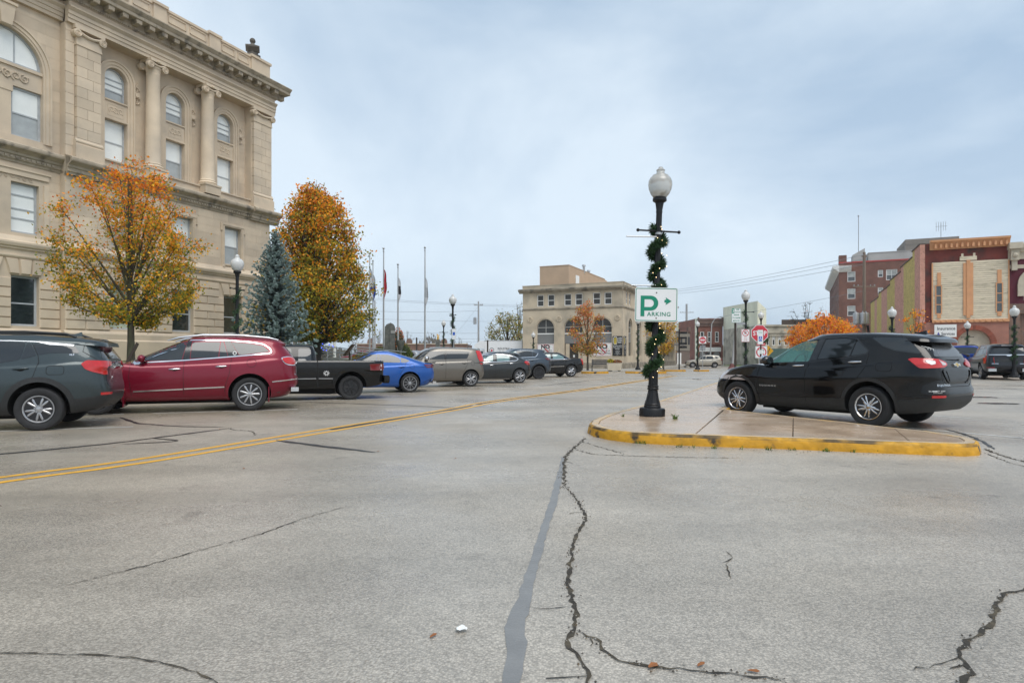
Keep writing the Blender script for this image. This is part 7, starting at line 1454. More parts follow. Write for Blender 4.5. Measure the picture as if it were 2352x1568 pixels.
c.decal('plate_recess', 'B', rnd(sym([(.30, .82), (.40, 1.0)]), .03), mat('smoked_plate', (.02, .02, .02), .2, var=0), .012, .1)
c.txt('EQUINOX', .052, 'W', W_(.50), .765, M_CHROME, bold=.02); c.txt('SUMMIT CITY', .030, 'W', W_(.72), .668, M_WHITE); c.txt('CHEVROLET', .018, 'W', W_(.72), .640, M_WHITE); c.txt('EQUINOX', .045, 'L', 1.99, .66, M_CHROME, sx=1.5, sp=1.35, bold=.01)
c.decal('badge', 'B', [(-.11, 1.085), (-.035, 1.085), (-.035, 1.065), (.035, 1.065), (.035, 1.085), (.11, 1.085), (.125, 1.115), (.04, 1.115), (.04, 1.135), (-.04, 1.135), (-.04, 1.115), (-.125, 1.115)][::-1], M_DRIV, .020, .1); c.strip('badge_rim', 'B', [(-.11, 1.085), (-.035, 1.085), (-.035, 1.065), (.035, 1.065), (.035, 1.085), (.11, 1.085), (.125, 1.115), (.04, 1.115), (.04, 1.135), (-.04, 1.135), (-.04, 1.115), (-.125, 1.115)], .012, M_CHROME, off=.023, closed=True)
for sx in (0, .04, .09): c.strip('window_sticker', 'B', [(.60-sx, 1.42-.2*sx), (.52-sx, 1.39-.3*sx), (.56-sx, 1.36-.2*sx)], .008, M_WHITE, off=.007)
mb = MB(); mb.tube([(0, 0, 0), (-.03, .02, .02)], .02, 8); mb.tube([(-.03, .02, .02), (-.045, .42, .06)], [.018, .008], 6); mb.build('rear_wiper', M_PLAST, c.root, loc=(-1.03, -.42, 1.25))
gap(c, [(1.14, 1.12), (1.18, .96), (1.19, .6), (1.18, .27)]); gap(c, [(2.15, 1.10), (2.22, .94), (2.22, .6), (2.20, .30)]); gap(c, [(.03, 1.28), (.06, 1.05), (.22, .80), (.44, .55), (.45, .30)]); gap(c, [(2.20, .43), (1.19, .465), (.46, .49)], .007); gap(c, [(-.42, 1.62), (-.60, 1.50), (-.76, 1.31)]); gap(c, [(.60, 1.20), (.57, 1.0), (.5, .78), (.4, .74), (-.4, .74), (-.5, .78), (-.57, 1.0), (-.60, 1.2)], side='B'); gap(c, [(-.43, .545), (-.70, .575), (-.95, .60)], .008)
c.strip('fuel_flap', 'L', rnd([(-.14, .99), (-.12, 1.14), (-.40, 1.15), (-.38, .99)], .05), .008, M_GAP, off=.0025, closed=True, step=.03)
hs_ = [c.handle(1.35, 1.065, M_CHROME, .25), c.handle(.26, 1.145, M_CHROME, .25)]
arch_trim(c, 0, M_PLAST, .06, -25, 200); arch_trim(c, 2.725, M_PLAST, .06, -25, 200)
c.mirror(2.02, 1.14, M_PIANO, sz=1.1); c.mirror(2.02, 1.14, M_PIANO, -1, 1.1); mb = MB(); mb.ball((.03, .15, .06), 1, 12, 8, sc=(.08, .11, .07)); mb.build('mirror_cap', M_CHROME, c.root, smooth=60, loc=c.hit('L', 2.05, 1.145)[0])
for sy in (1, -1): c.decal('head_lamp', 'F', rnd([(sy*.90, .86), (sy*.52, .80), (sy*.50, .76), (sy*.86, .76)], .02), M_LENSW, .012, .06)
c.decal('head_lamp', 'L', rnd([(3.50, .76), (3.20, .90), (3.0, .95), (3.10, .86), (3.40, .74)], .03), M_LENSW, .010, .05); c.decal('grille', 'F', rnd(sym([(.5, .55), (.46, .76)]), .04), M_PIANO, .008, .1); c.strip('grille_chrome', 'F', sym([(.52, .62), (.48, .80)]), .02, M_CHROME, off=.012)
mb = MB(); mb.add([(-.02, 0, 0), (.20, .035, -.01), (.20, -.035, -.01), (-.06, 0, .055), (-.08, .035, -.01), (-.08, -.035, -.01)], [(0, 1, 3), (0, 3, 2), (1, 3, 4), (2, 5, 3), (3, 5, 4), (1, 2, 3)]); mb.build('roof_antenna', P9, c.root, loc=(-.50, 0, 1.655))
# ---- white-gold SUV driving across the far junction
P10 = paint('champagne_paint', (.42, .39, .33), .3)
c = Car(dict(name='white_suv', label='pale champagne SUV crossing the far junction behind the do-not-enter sign', cat='car', pos=tuple(pxd(1640, 86)[:2]), hd=(-.985, .17), W=.92, R=.36, wb=2.86, Ra=.43, rr=.23, rimstyle='split5', paint=P10,
  low=std(-.98, 3.82, .24, [(-1, 1.16), (-.5, 1.17), (0, 1.12), (1, 1.08)], [(2.0, 1.06), (2.5, 1.08), (3.1, 1.02), (3.5, .92), (3.85, .78)], clad=.2, pr=4.6),
  gh=[dict(rear=[(0, -.93), (.5, -.80), (1, -.60)], front=[(0, 2.65), (.5, 2.1), (1, 1.35)], zlo=[(-1, 1.07), (2.7, 1.0)], roof=[(-1, 1.58), (-.3, 1.65), (.5, 1.69), (1.2, 1.68), (2.7, 1.5)], sec=SEC_G)]))
win(c, [[(2.05, 1.13), (1.60, 1.50), (1.15, 1.57), (1.2, 1.16)], [(1.08, 1.575), (.3, 1.58), (.15, 1.20), (1.12, 1.17)], [(.0, 1.57), (-.45, 1.54), (-.62, 1.36), (-.1, 1.25)]]); glass_fb(c, sym([(.74, 1.14), (.56, 1.58)]), sym([(.66, 1.22), (.54, 1.55)]))
c.decal('tail_lamp', 'L', rnd([(-.72, 1.18), (-.95, 1.18), (-.97, .95), (-.84, .98)], .03), M_RED, .01); c.decal('head_lamp', 'L', rnd([(3.5, .80), (3.1, .98), (3.0, .92), (3.3, .80)], .03), M_LENSW, .01); c.decal('grille', 'F', rnd(sym([(.6, .55), (.6, .85)]), .04), M_PLAST, .008, .15)
gap(c, [(1.17, 1.15), (1.2, .4)]); gap(c, [(.1, 1.15), (.2, .9), (.45, .6)]); c.handle(1.35, 1.02, P10); c.handle(.3, 1.06, P10); c.mirror(2.0, 1.16, P10)
# ---- blue full-size pickup and black large SUV before the shops
P11 = paint('deep_blue_paint', (.008, .045, .27), .3)
c = Car(dict(name='blue_pickup', label='blue full-size pickup seen from behind, left of the large black SUV', cat='pickup truck', group='vehicles parked before the shops', pos=(28.2, 39.3), hd=(RX, RY), W=1.0, R=.40, wb=3.68, Ra=.48, rr=.24, rimstyle='five', paint=P11, lift=.05,
  low=dict(rear=[(0, -1.15), (.1, -1.17), (1, -1.17)], front=[(0, 4.4), (.3, 4.6), (1, 4.5)], sec=SEC_P, zb=[(-1.2, .60), (-.6, .5), (4, .42), (4.6, .5)], zt=[(-1.2, 1.36), (.8, 1.37), (2.9, 1.33), (3.2, 1.33), (4.6, 1.2)], pr=12, pf=6, cap=.004),
  gh=[dict(rear=[(0, .72), (1, .85)], front=[(0, 3.3), (.5, 2.85), (1, 2.2)], zlo=[(.6, 1.28), (3.4, 1.28)], roof=[(.6, 1.88), (1.5, 1.94), (3.3, 1.85)], sec=SEC_G, pr=9)]))
glass_fb(c, None, sym([(.72, 1.42), (.62, 1.82)])); win(c, [[(.95, 1.40), (1.0, 1.80), (1.75, 1.83), (1.7, 1.38)], [(1.85, 1.38), (1.9, 1.83), (2.3, 1.78), (2.8, 1.40)]])
for sy in (1, -1): c.decal('tail_lamp', 'B', rnd([(sy*.98, .92), (sy*.80, .92), (sy*.80, 1.28), (sy*.98, 1.30)], .02), M_RED, .012, .08)
mb = MB(); mb.box(-1.34, -.95, .52, -1.16, .95, .74); mb.build('rear_bumper', M_CHROMED, c.root)
c.decal('badge', 'B', [(.16*math.cos(t), 1.12+.065*math.sin(t)) for t in np.linspace(0, 6.28, 22)[:-1]], M_CHROME, .010, .2); c.decal('badge', 'B', [(.14*math.cos(t), 1.12+.05*math.sin(t)) for t in np.linspace(0, 6.28, 22)[:-1]], P11, .014, .2); gap(c, sym([(.76, .80), (.76, 1.33)]), .012, 'B'); plate(c, .68)
P12 = paint('black_navy_paint', (.012, .013, .018), .2)
c = Car(dict(name='large_suv', label='large black SUV with chrome rear trim cut by the right edge of the photo', cat='car', group='vehicles parked before the shops', pos=(26.55, 34.4), hd=(RX, RY), W=1.03, R=.41, wb=3.07, Ra=.49, rr=.28, rimstyle='five', paint=P12, lift=.03,
  low=std(-1.2, 4.1, .36, [(-1.25, 1.28), (0, 1.25), (1, 1.22)], [(2.2, 1.2), (3.2, 1.16), (4.1, 1.0)], pr=8), gh=[dict(rear=[(0, -1.16), (.5, -1.08), (.85, -.98), (.88, -1.08), (1, -.95)], front=[(0, 2.7), (.5, 2.3), (1, 1.7)], zlo=[(-1.3, 1.2), (2.8, 1.15)], roof=[(-1.3, 1.84), (0, 1.90), (1.5, 1.90), (2.8, 1.8)], sec=SEC_G, pr=9)]))
glass_fb(c, None, sym([(.82, 1.36), (.68, 1.78)])); win(c, [[(.9, 1.34), (.9, 1.78), (-.1, 1.78), (-.05, 1.36)], [(-.2, 1.37), (-.2, 1.77), (-.8, 1.75), (-.9, 1.42)], [(1.0, 1.33), (1.0, 1.78), (1.7, 1.76), (2.2, 1.33)]])
c.strip('tailgate_chrome', 'B', [(.90, 1.33), (-.90, 1.33)], .035, M_CHROME, off=.012); c.strip('tailgate_chrome', 'B', [(.74, .86), (.45, .86)], .025, M_CHROME, off=.012); c.strip('tailgate_chrome', 'B', [(-.74, .86), (-.45, .86)], .025, M_CHROME, off=.012)
for sy in (1, -1):
    c.decal('tail_lamp', 'B', rnd([(sy*1.0, .86), (sy*.955, .86), (sy*.90, 1.30), (sy*.78, 1.80), (sy*.81, 1.80), (sy*.97, 1.30)], .01), M_RED, .012, .08)
    mb = MB(); mb.box(-1.24, sy*.72-.17, .46, -1.05, sy*.72+.17, .54); mb.box(-1.24, sy*.72-.17, .56, -1.05, sy*.72+.17, .60); mb.build('exhaust_tip', M_CHROME, c.root)
    c.decal('reflector', 'B', rnd([(sy*.92, .64), (sy*.62, .64), (sy*.62, .67), (sy*.92, .67)], .005), M_RED, .008)
c.decal('badge', 'B', [(.11*math.cos(t), 1.30+.045*math.sin(t)) for t in np.linspace(0, 6.28, 18)[:-1]], M_CHROME, .016, .2); c.decal('plate_recess', 'B', rnd(sym([(.40, .95), (.44, 1.12)]), .03), mat('smoked_plate', (.02, .02, .02), .2), .008, .2); mb = MB(); mb.box(-1.04, -.3, 1.80, -1.02, .3, 1.84); mb.build('brake_lamp', M_LENSW, c.root)
# ---- glimpsed vehicles beyond the lawn
def plain_car(name, label, pos, hd, pm, h=1.5, z=0):
    c = Car(dict(name=name, label=label, cat='car', pos=pos, hd=hd, W=.9, R=.33, wb=2.7, Ra=.39, rr=.22, rimstyle='five', paint=pm, dz=z,
      low=std(-.95, 3.7, .2, [(-1, 1.02), (0, 1.0), (1, .97)], [(2.0, .95), (2.5, .95), (3.2, .85), (3.72, .65)], pr=5), gh=[dict(rear=[(0, -.7), (.5, -.4), (1, 0)], front=[(0, 2.5), (.5, 2.0), (1, 1.4)], zlo=[(-1, .93), (2.6, .9)], roof=[(-1, h-.1), (.5, h), (1.3, h), (2.6, h-.12)], sec=SEC_G)]))
    win(c, [[(1.9, 1.06), (1.5, h-.13), (.95, h-.1), (.95, 1.03)], [(.87, h-.1), (.3, h-.11), (.0, 1.1), (.87, 1.03)]]); glass_fb(c, sym([(.7, 1.05), (.55, h-.1)]), sym([(.62, 1.08), (.52, h-.1)])); return c
plain_car('red_car', 'red car half hidden behind the courthouse ramp railing', tuple(pxd(862, 62)[:2]), (-.99, -.1), P2, 1.5, .35)
plain_car('silver_car', 'silver car roof showing between the blue sedan and boxy hatchback', tuple(pxd(962, 52)[:2]), (-.98, .2), paint('silver_paint', (.30, .31, .33), .5), 1.55, .15)
# ================================================================ STREET FURNITURE
M_GLOBE = mat('white_lamp_globe', (.74, .74, .72), .25, var=.08, vs=4, col2=(.45, .43, .38), c2s=2.2, c2t=(.60, .78), trans=.25, sub=0); M_GLOBEC = mat('dirty_clear_globe', (.72, .71, .67), .16, var=.1, vs=3, col2=(.30, .26, .20), c2s=3.0, c2t=(.60, .72), trans=.55, co='O')
M_NEED = mat('garland_needles', (.030, .075, .024), .7, var=.4, vs=30); M_BULB = mat('warm_fairy_light', (1.0, .72, .38), .4, var=0, emit=3.0); M_GSIGN = mat('sign_green', (.0, .22, .13), .45, var=.03); M_SIGNW = mat('sign_white', (.74, .75, .75), .35, var=.03, vs=2)
def lamp_parts(H_=4.58):
    dz = H_-4.58; o = {}
    mb = MB(); mb.lathe([(.235, 0), (.235, .125), (.22, .15), (.155, .16), (.155, .185), (.145, .20), (.150, .22), (.140, .235)], 28); o['base'] = (mb.mesh('base', 35), M_BLACK)
    mb = MB(); mb.lathe([(.140, .235), (.112, .33), (.092, .44), (.086, .48), (.102, .49), (.102, .515), (.094, .525), (.100, .54), (.100, .56), (.088, .57)], 24, lobes=12, amp=.05); o['bell'] = (mb.mesh('bell', 35), M_BLACK)
    mb = MB(); mb.lathe([(.086, .57), (.078, .97), (.078, .99), (.090, 1.0), (.090, 1.03), (.070, 1.06), (.057, 1.08), (.054, 3.75+dz)], 48, lobes=12, amp=.13); o['shaft'] = (mb.mesh('shaft', 50), M_BLACK)
    mb = MB(); mb.lathe([(.056, 3.74+dz), (.060, 3.77+dz), (.056, 3.79+dz), (.066, 3.86+dz), (.078, 3.93+dz), (.105, 3.95+dz), (.128, 3.965+dz), (.128, 4.01+dz), (.118, 4.02+dz), (.118, 4.03+dz)], 28, lobes=14, amp=.03); o['lamp_collar'] = (mb.mesh('lamp_collar', 40), M_BLACK)
    mb = MB(); mb.lathe([(.108, 4.02+dz), (.165, 4.09+dz), (.205, 4.18+dz), (.219, 4.26+dz), (.213, 4.33+dz), (.185, 4.39+dz), (.145, 4.425+dz), (.145, 4.435+dz), (.110, 4.445+dz), (.082, 4.47+dz), (.070, 4.50+dz), (.076, 4.52+dz), (.080, 4.535+dz), (.068, 4.545+dz), (.052, 4.56+dz), (.036, 4.59+dz), (.0, 4.60+dz)], 32); o['globe'] = (mb.mesh('globe', 60), M_GLOBE)
    mb = MB(); mb.lathe([(.085, 4.02+dz), (.095, 4.16+dz), (.0, 4.165+dz)], 16); o['lamp_core'] = (mb.mesh('lamp_core', 40), M_WHITE)
    mb = MB(); mb.tube([(-.38, 0, 3.41+dz), (.38, 0, 3.41+dz)], .017, 8); mb.ball((-.39, 0, 3.41+dz), .032, 10, 8); mb.ball((.39, 0, 3.41+dz), .032, 10, 8); o['cross_bar'] = (mb.mesh('cross_bar', 50), M_BLACK)
    return o
def lamp(pos, label, parts, rz=0., group='street lamps', skip=()):
    r = tag(empty('street_lamp', pos, rz), label, 'street lamp', group)
    for k, (me, m) in parts.items():
        if k in skip: continue
        if not me.materials: me.materials.append(m)
        link(k, me, None, r)
    return r
def garland(label, pos, z0, z1, turns, rad, npts, nn, nl, seed, bulbs=0, rz=0., gap=()):
    rng = np.random.default_rng(seed); V = []; F = []; pts = []
    for i in range(npts):
        t = i/(npts-1); a = t*turns*2*PI+.5*math.sin(t*9)+seed; z = z0+(z1-z0)*t; rr = rad*(1+.25*math.sin(t*23+seed)); c = np.array([rr*math.cos(a), rr*math.sin(a), z+.03*math.sin(a*2)]); pts.append(c)
    mb = MB(); mb.tube([tuple(c) for c in pts[::3]], .012, 5, cap=False)
    for i, c in enumerate(pts):
        tg = pts[min(i+1, npts-1)]-pts[max(i-1, 0)]; tg = tg/(np.linalg.norm(tg)+1e-9)
        for _ in range(nn):
            d = rng.normal(size=3); d -= tg*(d@tg)*.6; d /= np.linalg.norm(d); l = nl*rng.uniform(.6, 1.15); s = np.cross(d, rng.normal(size=3)); s = s/(np.linalg.norm(s)+1e-9)*nl*.075; o = len(V); V += [c-s, c+d*l*.6+s*.8, c+d*l, c+d*l*.5-s]; F.append((o, o+1, o+2, o+3))
    r = tag(empty('garland', pos, rz), label, 'garland', 'garlands on the street lamps'); mb.build('wire', M_NEED, r); tag(mesh_np('needles', np.array(V), np.array(F), None, [M_NEED], r), kind='stuff')
    for k in range(bulbs):
        c = pts[int((k+.5)/bulbs*npts)]; u = c.copy(); u[2] = 0; u /= np.linalg.norm(u)+1e-9; a = rng.uniform(-2.6, -.5); q = np.array([math.cos(a), math.sin(a), 0])*(rad+.075); link('light_bulb', BULB, None, r, (q[0], q[1], c[2]+rng.uniform(-.05, .05)))
    return r
mb = MB(); mb.ball((0, 0, 0), .0065, 8, 6); BULB = mb.mesh('light_bulb', 60); BULB.materials.append(M_BULB)
LP = lamp_parts(4.58)
ML = px(1497.5, 955, .15); big = lamp(ML, 'near black lamp post wound with garland, carrying the green parking sign', {k: ((v[0].copy() if k == 'globe' else v[0]), (M_GLOBEC if k == 'globe' else v[1])) for k, v in LP.items()}, .08)
big.rotation_euler = (0, math.radians(2.1), .10)
mb = MB(); mb.tube([(-.62, -.06, 3.27), (-.05, -.06, 3.29)], .012, 6); mb.build('banner_rod', M_STEEL, big); mb = MB(); mb.lathe([(.062, 3.34), (.064, 3.37), (.062, 3.38)], 20); mb.build('clamp_band', M_STEEL, big); mb = MB(); mb.tube([(-.50, -.06, 2.38), (-.04, -.06, 2.40)], .012, 6); mb.build('banner_rod', M_STEEL, big)
g = garland('thick green garland with warm lights spiralling up the near lamp post', ML, .72, 3.52, 6.3, .10, 560, 22, .115, 1, 30); g.rotation_euler = (0, math.radians(2.1), .3)
# parking sign
def rrect(w, h, r, n=5): return rnd([(-w/2, -h/2), (w/2, -h/2), (w/2, h/2), (-w/2, h/2)], r, n)
def sign_board(name, label, pos, w, h, r, m, rz=0., rim=None, rw=.02, group=None, inset_=.012, cat='sign', back=M_STEEL):
    s = tag(empty(name, pos, rz), label, cat, group); mb = MB(); mb.prism(rrect(w, h, r), 'y', 0, .008); mb.build('panel', [m], s)
    if rim:
        o_, i_ = rrect(w-2*inset_, h-2*inset_, max(.005, r-inset_)), rrect(w-2*inset_-2*rw, h-2*inset_-2*rw, max(.004, r-inset_-rw)); n = len(o_); mb = MB(); mb.add([(p[0], -.002, p[1]) for p in o_]+[(p[0], -.002, p[1]) for p in i_], [(k, (k+1) % n, n+(k+1) % n, n+k) for k in range(n)]); mb.build('border', rim, s)
    return s
spos = pxd(1507.5, ML.y-.21, 0); PS = sign_board('parking_sign', 'white and green parking sign with right arrow fixed to the near lamp post', (spos.x, spos.y, zat(699.5, ML.y-.21)), .775, .615, .045, M_SIGNW, 0, M_GSIGN, .012)
PS.rotation_euler = (0, math.radians(1.0), 0)
mb = MB(); mb.add([(-.285, -.003, -.215), (-.215, -.003, -.215), (-.215, -.003, .16), (-.285, -.003, .16)], [(0, 1, 2, 3)]); outr = [(-.215, .16), (-.10, .16)]+[(-.10+.135*math.cos(t), .025+.135*math.sin(t)) for t in np.linspace(PI/2, -PI/2, 14)]+[(-.215, -.11)]; innr = [(-.215, .095), (-.115, .095)]+[(-.115+.07*math.cos(t), .025+.07*math.sin(t)) for t in np.linspace(PI/2, -PI/2, 14)]+[(-.215, -.045)]
n = len(outr); mb.add([(p[0], -.003, p[1]) for p in outr]+[(p[0], -.003, p[1]) for p in innr], [(k, k+1, n+k+1, n+k) for k in range(n-1)]); mb.build('letter_p', M_GSIGN, PS, fix=True)
text('ARKING', .105, PS, M_GSIGN, (.05, -.003, -.175), align='CENTER', sx=1.02, bold=.012, sp=1.12)
mb = MB(); mb.add([(.165, -.003, .135), (.275, -.003, .065), (.165, -.003, -.005), (.180, -.003, .035), (.145, -.003, .045), (.145, -.003, .085), (.180, -.003, .095)], [(0, 6, 3, 2, 1), (6, 5, 4, 3)]); mb.build('arrow', M_GSIGN, PS, fix=True)
for x, z in ((.0, .215), (.0, -.245)): mb = MB(); mb.lathe([(.013, -.004), (.0, -.008)], 10, (x, 0, z), 'y'); mb.build('bolt', M_BRONZE, PS)
# the other lamps
def flamp(x, d, h, label, seed, turns=5, garl=True, z0=None):
    q = pxd(x, d); s, n = SN(q); z = (gz(q)+.14) if z0 is None else z0; parts = LP if abs(h-4.58) < .05 else LPS; lamp((q.x, q.y, z), label, parts, seed*.7)
    if garl: garland('green garland wound round the '+label.split('lamp')[0]+'lamp post'+(label.split('lamp post')[-1] if 'lamp post' in label else ''), (q.x, q.y, z), .75, (3.5 if parts is LP else 2.7), turns, .085, 150, 9, .13, seed, 0)
LPS = lamp_parts(3.75)
flamp(545, 21.8, 4.58, 'white-globe lamp post before the courthouse left of the spruce', 2)
flamp(1040, 35.7, 4.58, 'white-globe lamp post behind the boxy silver hatchback', 3)
flamp(1713, 33.2, 4.58, 'white-globe lamp post with no-parking sign ahead of the black SUV', 4)
flamp(1748, 48.5, 4.58, 'smaller lamp post with lit wreath beside the stop sign', 5)
flamp(1465, 56, 4.58, 'white-globe lamp post at the corner by the music shop', 6)
flamp(1602, 60, 4.58, 'white-globe lamp post beside the do-not-enter sign', 7)
flamp(1225, 66, 4.0, 'white-globe lamp post at the left arch of the corner building', 8)
flamp(1019, 60, 4.58, 'far thin lamp post left of the tall flagpole', 9, z0=.1)
flamp(2049, 34, 4.0, 'white-globe lamp post before the striped side wall', 10); flamp(2330, 33.2, 3.75, 'white-globe lamp post at the right edge above the large SUV', 11); flamp(2222, 46.5, 3.75, 'white-globe lamp post before the brick arched entrance', 12)
# lit wreath on the junction lamp
q = pxd(1751, 48.3); wr = tag(empty('wreath', (q.x, q.y-.15, 2.75)), 'bushy lit wreath hanging on the junction lamp post beside the stop sign', 'wreath'); rng = np.random.default_rng(3); V = []; F = []
for i in range(900):
    a = rng.uniform(0, 6.28); c = np.array([.42*math.cos(a)*rng.uniform(.5, 1.1), rng.normal()*.10, .62*math.sin(a)*rng.uniform(.5, 1.1)]); d_ = rng.normal(size=3); d_ /= np.linalg.norm(d_); s_ = np.cross(d_, rng.normal(size=3)); s_ = s_/np.linalg.norm(s_)*.02; o = len(V); V += [c-s_, c+d_*.13, c+s_, c-d_*.04]; F.append((o, o+1, o+2, o+3))
tag(mesh_np('needles', np.array(V), np.array(F), None, [M_NEED], wr), kind='stuff'); BUL2 = BULB.copy()
for k in range(7): o = link('light_bulb', BULB, None, wr, (random.uniform(-.2, .25), -.2, random.uniform(-.45, .4))); o.scale = (5, 5, 5)
mb = MB(); mb.ball((.02, -.16, -.05), .09, 8, 6, sc=(1, 1, 1.6)); mb.build('red_bow', M_RSIGN, wr)
# ---- road signs
def post(name, label, p, h, r, m, parent=None):
    o = tag(MB.build_tube(p, h, r, name, m), label, 'post') if False else None
def signpost(name, label, pos, h, r, m):
    mb = MB(); mb.tube([(0, 0, 0), (0, 0, h)], r, 8); return tag(mb.build(name, m, None, smooth=60, loc=pos), label, 'post')
def at(x, y, d): q = pxd(x, d); return Vector((q.x, q.y, zat(y, d)))
q = pxd(1689, 20.3); signpost('sign_post', 'brown square post carrying the two-hour parking sign', (q.x, q.y, .15), zat(738, 20.3)-.15, .035, M_BRONZE)
s = sign_board('time_limit_sign', 'green and white two-hour parking sign on a brown post above the SUV', at(1691.3, 724.5, 20.2), .305, .457, .03, M_SIGNW, 0, M_GSIGN, .008, inset_=.005)
mb = MB(); mb.box(-.142, -.003, .07, -.062, 0, .215); mb.build('number_panel', M_GSIGN, s); text('2', .12, s, M_SIGNW, (-.102, -.005, .143), bold=.02); text('HR', .07, s, M_GSIGN, (.04, -.003, .185), bold=.01)
for t_, z_ in (('PARKING', .105), ('8:00AM', .02), ('TO 5:00PM', -.075), ('MON-FRI', -.165)): text(t_, .062 if z_ < .1 else .05, s, M_GSIGN, (.04 if z_ > .1 else 0, -.003, z_), bold=.015, sx=.85)
s = sign_board('no_parking_sign', 'white no-parking-any-time sign strapped to the island lamp post', at(1712.3, 770.5, 33.0), .43, .66, .04, M_SIGNW, 0, M_RSIGN, .012, inset_=.008)
def ring(mb, r0, r1, cx=0, cz=0, n=28, y=-.003):
    vs = []
    for k in range(n): t = 2*PI*k/n; vs += [(cx+r0*math.cos(t), y, cz+r0*math.sin(t)), (cx+r1*math.cos(t), y, cz+r1*math.sin(t))]
    mb.add(vs, [(2*k, 2*((k+1) % n), 2*((k+1) % n)+1, 2*k+1) for k in range(n)])
mb = MB(); ring(mb, .17, .135, 0, .13); mb.add([(-.12, -.004, .23), (-.10, -.004, .25), (.12, -.004, .03), (.10, -.004, .01)], [(0, 1, 2, 3)]); mb.build('prohibition_ring', M_RSIGN, s); text('P', .22, s, M_SGREY, (0, -.003, .13), bold=.02); text('ANY', .09, s, M_RSIGN, (0, -.003, -.12)); text('TIME', .09, s, M_RSIGN, (0, -.003, -.23))
q = pxd(1747.5, 24.5); signpost('sign_post', 'dark post carrying the blue disabled-parking sign', (q.x, q.y, .15), zat(758, 24.5)-.15, .03, M_BRONZE)
s = sign_board('disabled_parking_sign', 'narrow white sign with blue wheelchair symbol before the stop sign', at(1746.5, 774, 24.4), .215, .56, .02, M_SIGNW, 0, M_GSIGN, .006, inset_=.004); mb = MB(); mb.box(-.06, -.003, -.16, .06, 0, .03); mb.build('symbol_panel', mat('sign_blue2', (.02, .10, .45), .5), s)
mb = MB(); mb.ball((0, -.004, .005), .014, 8, 6, sc=(1, .2, 1)); ring(mb, .045, .033, 0, -.09, 18, -.005); mb.box(-.008, -.006, -.075, .008, -.004, -.01); mb.build('wheelchair', M_SIGNW, s); text('RESERVED', .034, s, M_GSIGN, (0, -.003, .20)); text('PARKING', .034, s, M_GSIGN, (0, -.003, .15))
s = sign_board('van_plate', 'small white plate under the disabled-parking sign', at(1747, 808, 24.4), .24, .15, .015, M_SIGNW, 0, M_GSIGN, .005, inset_=.004); text('VAN', .05, s, M_GSIGN, (0, -.003, 0))
q = pxd(1744, 34.5); signpost('sign_post', 'steel post carrying the stop sign at the junction', (q.x, q.y, gz(q)+.1), 2.9, .035, M_STEEL)
s = tag(empty('stop_sign', at(1745, 765.5, 34.3)), 'red octagonal stop sign partly hidden by the disabled-parking sign', 'stop sign'); mb = MB(); mb.prism([(.49*math.cos(PI/8+k*PI/4), .49*math.sin(PI/8+k*PI/4)) for k in range(8)], 'y', 0, .01); mb.build('panel', M_SIGNW, s); mb = MB(); mb.prism([(.46*math.cos(PI/8+k*PI/4), .46*math.sin(PI/8+k*PI/4)) for k in range(8)], 'y', -.004, 0); mb.build('red_face', M_RSIGN, s); text('STOP', .34, s, M_SIGNW, (0, -.006, 0), bold=.02, sx=.9)
s = sign_board('all_way_plate', 'small red all-way plate under the stop sign', at(1748, 790.5, 34.3), .46, .15, .01, M_RSIGN); text('ALL WAY', .10, s, M_SIGNW, (0, -.003, 0))
s = sign_board('no_turn_sign', 'white no-right-turn sign below the all-way plate', at(1748.5, 808.5, 34.3), .66, .66, .04, M_SIGNW, 0, M_SGREY, .012, inset_=.008); mb = MB(); ring(mb, .28, .22); mb.add([(-.2, -.004, .16), (-.16, -.004, .2), (.2, -.004, -.16), (.16, -.004, -.2)], [(0, 1, 2, 3)]); mb.build('prohibition_ring', M_RSIGN, s); mb = MB(); mb.box(-.08, -.0025, -.16, -.02, 0, .08); mb.box(-.08, -.0025, .06, .08, 0, .12); mb.add([(.08, -.0025, .17), (.17, -.0025, .09), (.08, -.0025, .01)], [(0, 1, 2)]); mb.build('arrow', M_SGREY, s)
s = tag(empty('keep_right_sign', at(1763.5, 805.5, 52)), 'yellow diamond warning sign behind the junction lamp post', 'sign'); mb = MB(); mb.prism([(-.47, 0), (0, -.47), (.47, 0), (0, .47)], 'y', 0, .01); mb.build('panel', mat('sign_amber', (.62, .33, .01), .5, var=.03), s); mb = MB(); mb.tube([(.05, -.008, -.25), (.0, -.008, -.05), (.14, -.008, .08), (.12, -.008, .2)], .03, 6); mb.box(-.2, -.008, .0, -.06, -.002, .16); mb.tube([(0, .03, -.4), (0, .03, -2.6)], .03, 6); mb.build('symbol', M_SGREY, s)
q = pxd(1614, 57); signpost('sign_post', 'thin steel post of the do-not-enter sign', (q.x, q.y, gz(q)+.1), zat(772, 57)-gz(q)-.1, .03, M_STEEL)
s = sign_board('do_not_enter_sign', 'square white sign with red do-not-enter disc on the splitter island', at(1613.8, 780.7, 56.9), .64, .64, .03, M_SIGNW); mb = MB(); mb.lathe([(.29, -.002), (.0, -.004)], 28, (0, 0, 0), 'y'); mb.build('red_disc', M_RSIGN, s); mb = MB(); mb.box(-.22, -.008, -.04, .22, -.004, .04); mb.build('bar', M_SIGNW, s); text('DO NOT', .11, s, M_SIGNW, (0, -.007, .12)); text('ENTER', .11, s, M_SIGNW, (0, -.007, -.12))
s = sign_board('blank_sign', 'blank grey sign back on the do-not-enter post', at(1614, 799, 57.05), .5, .5, .03, M_GREY)
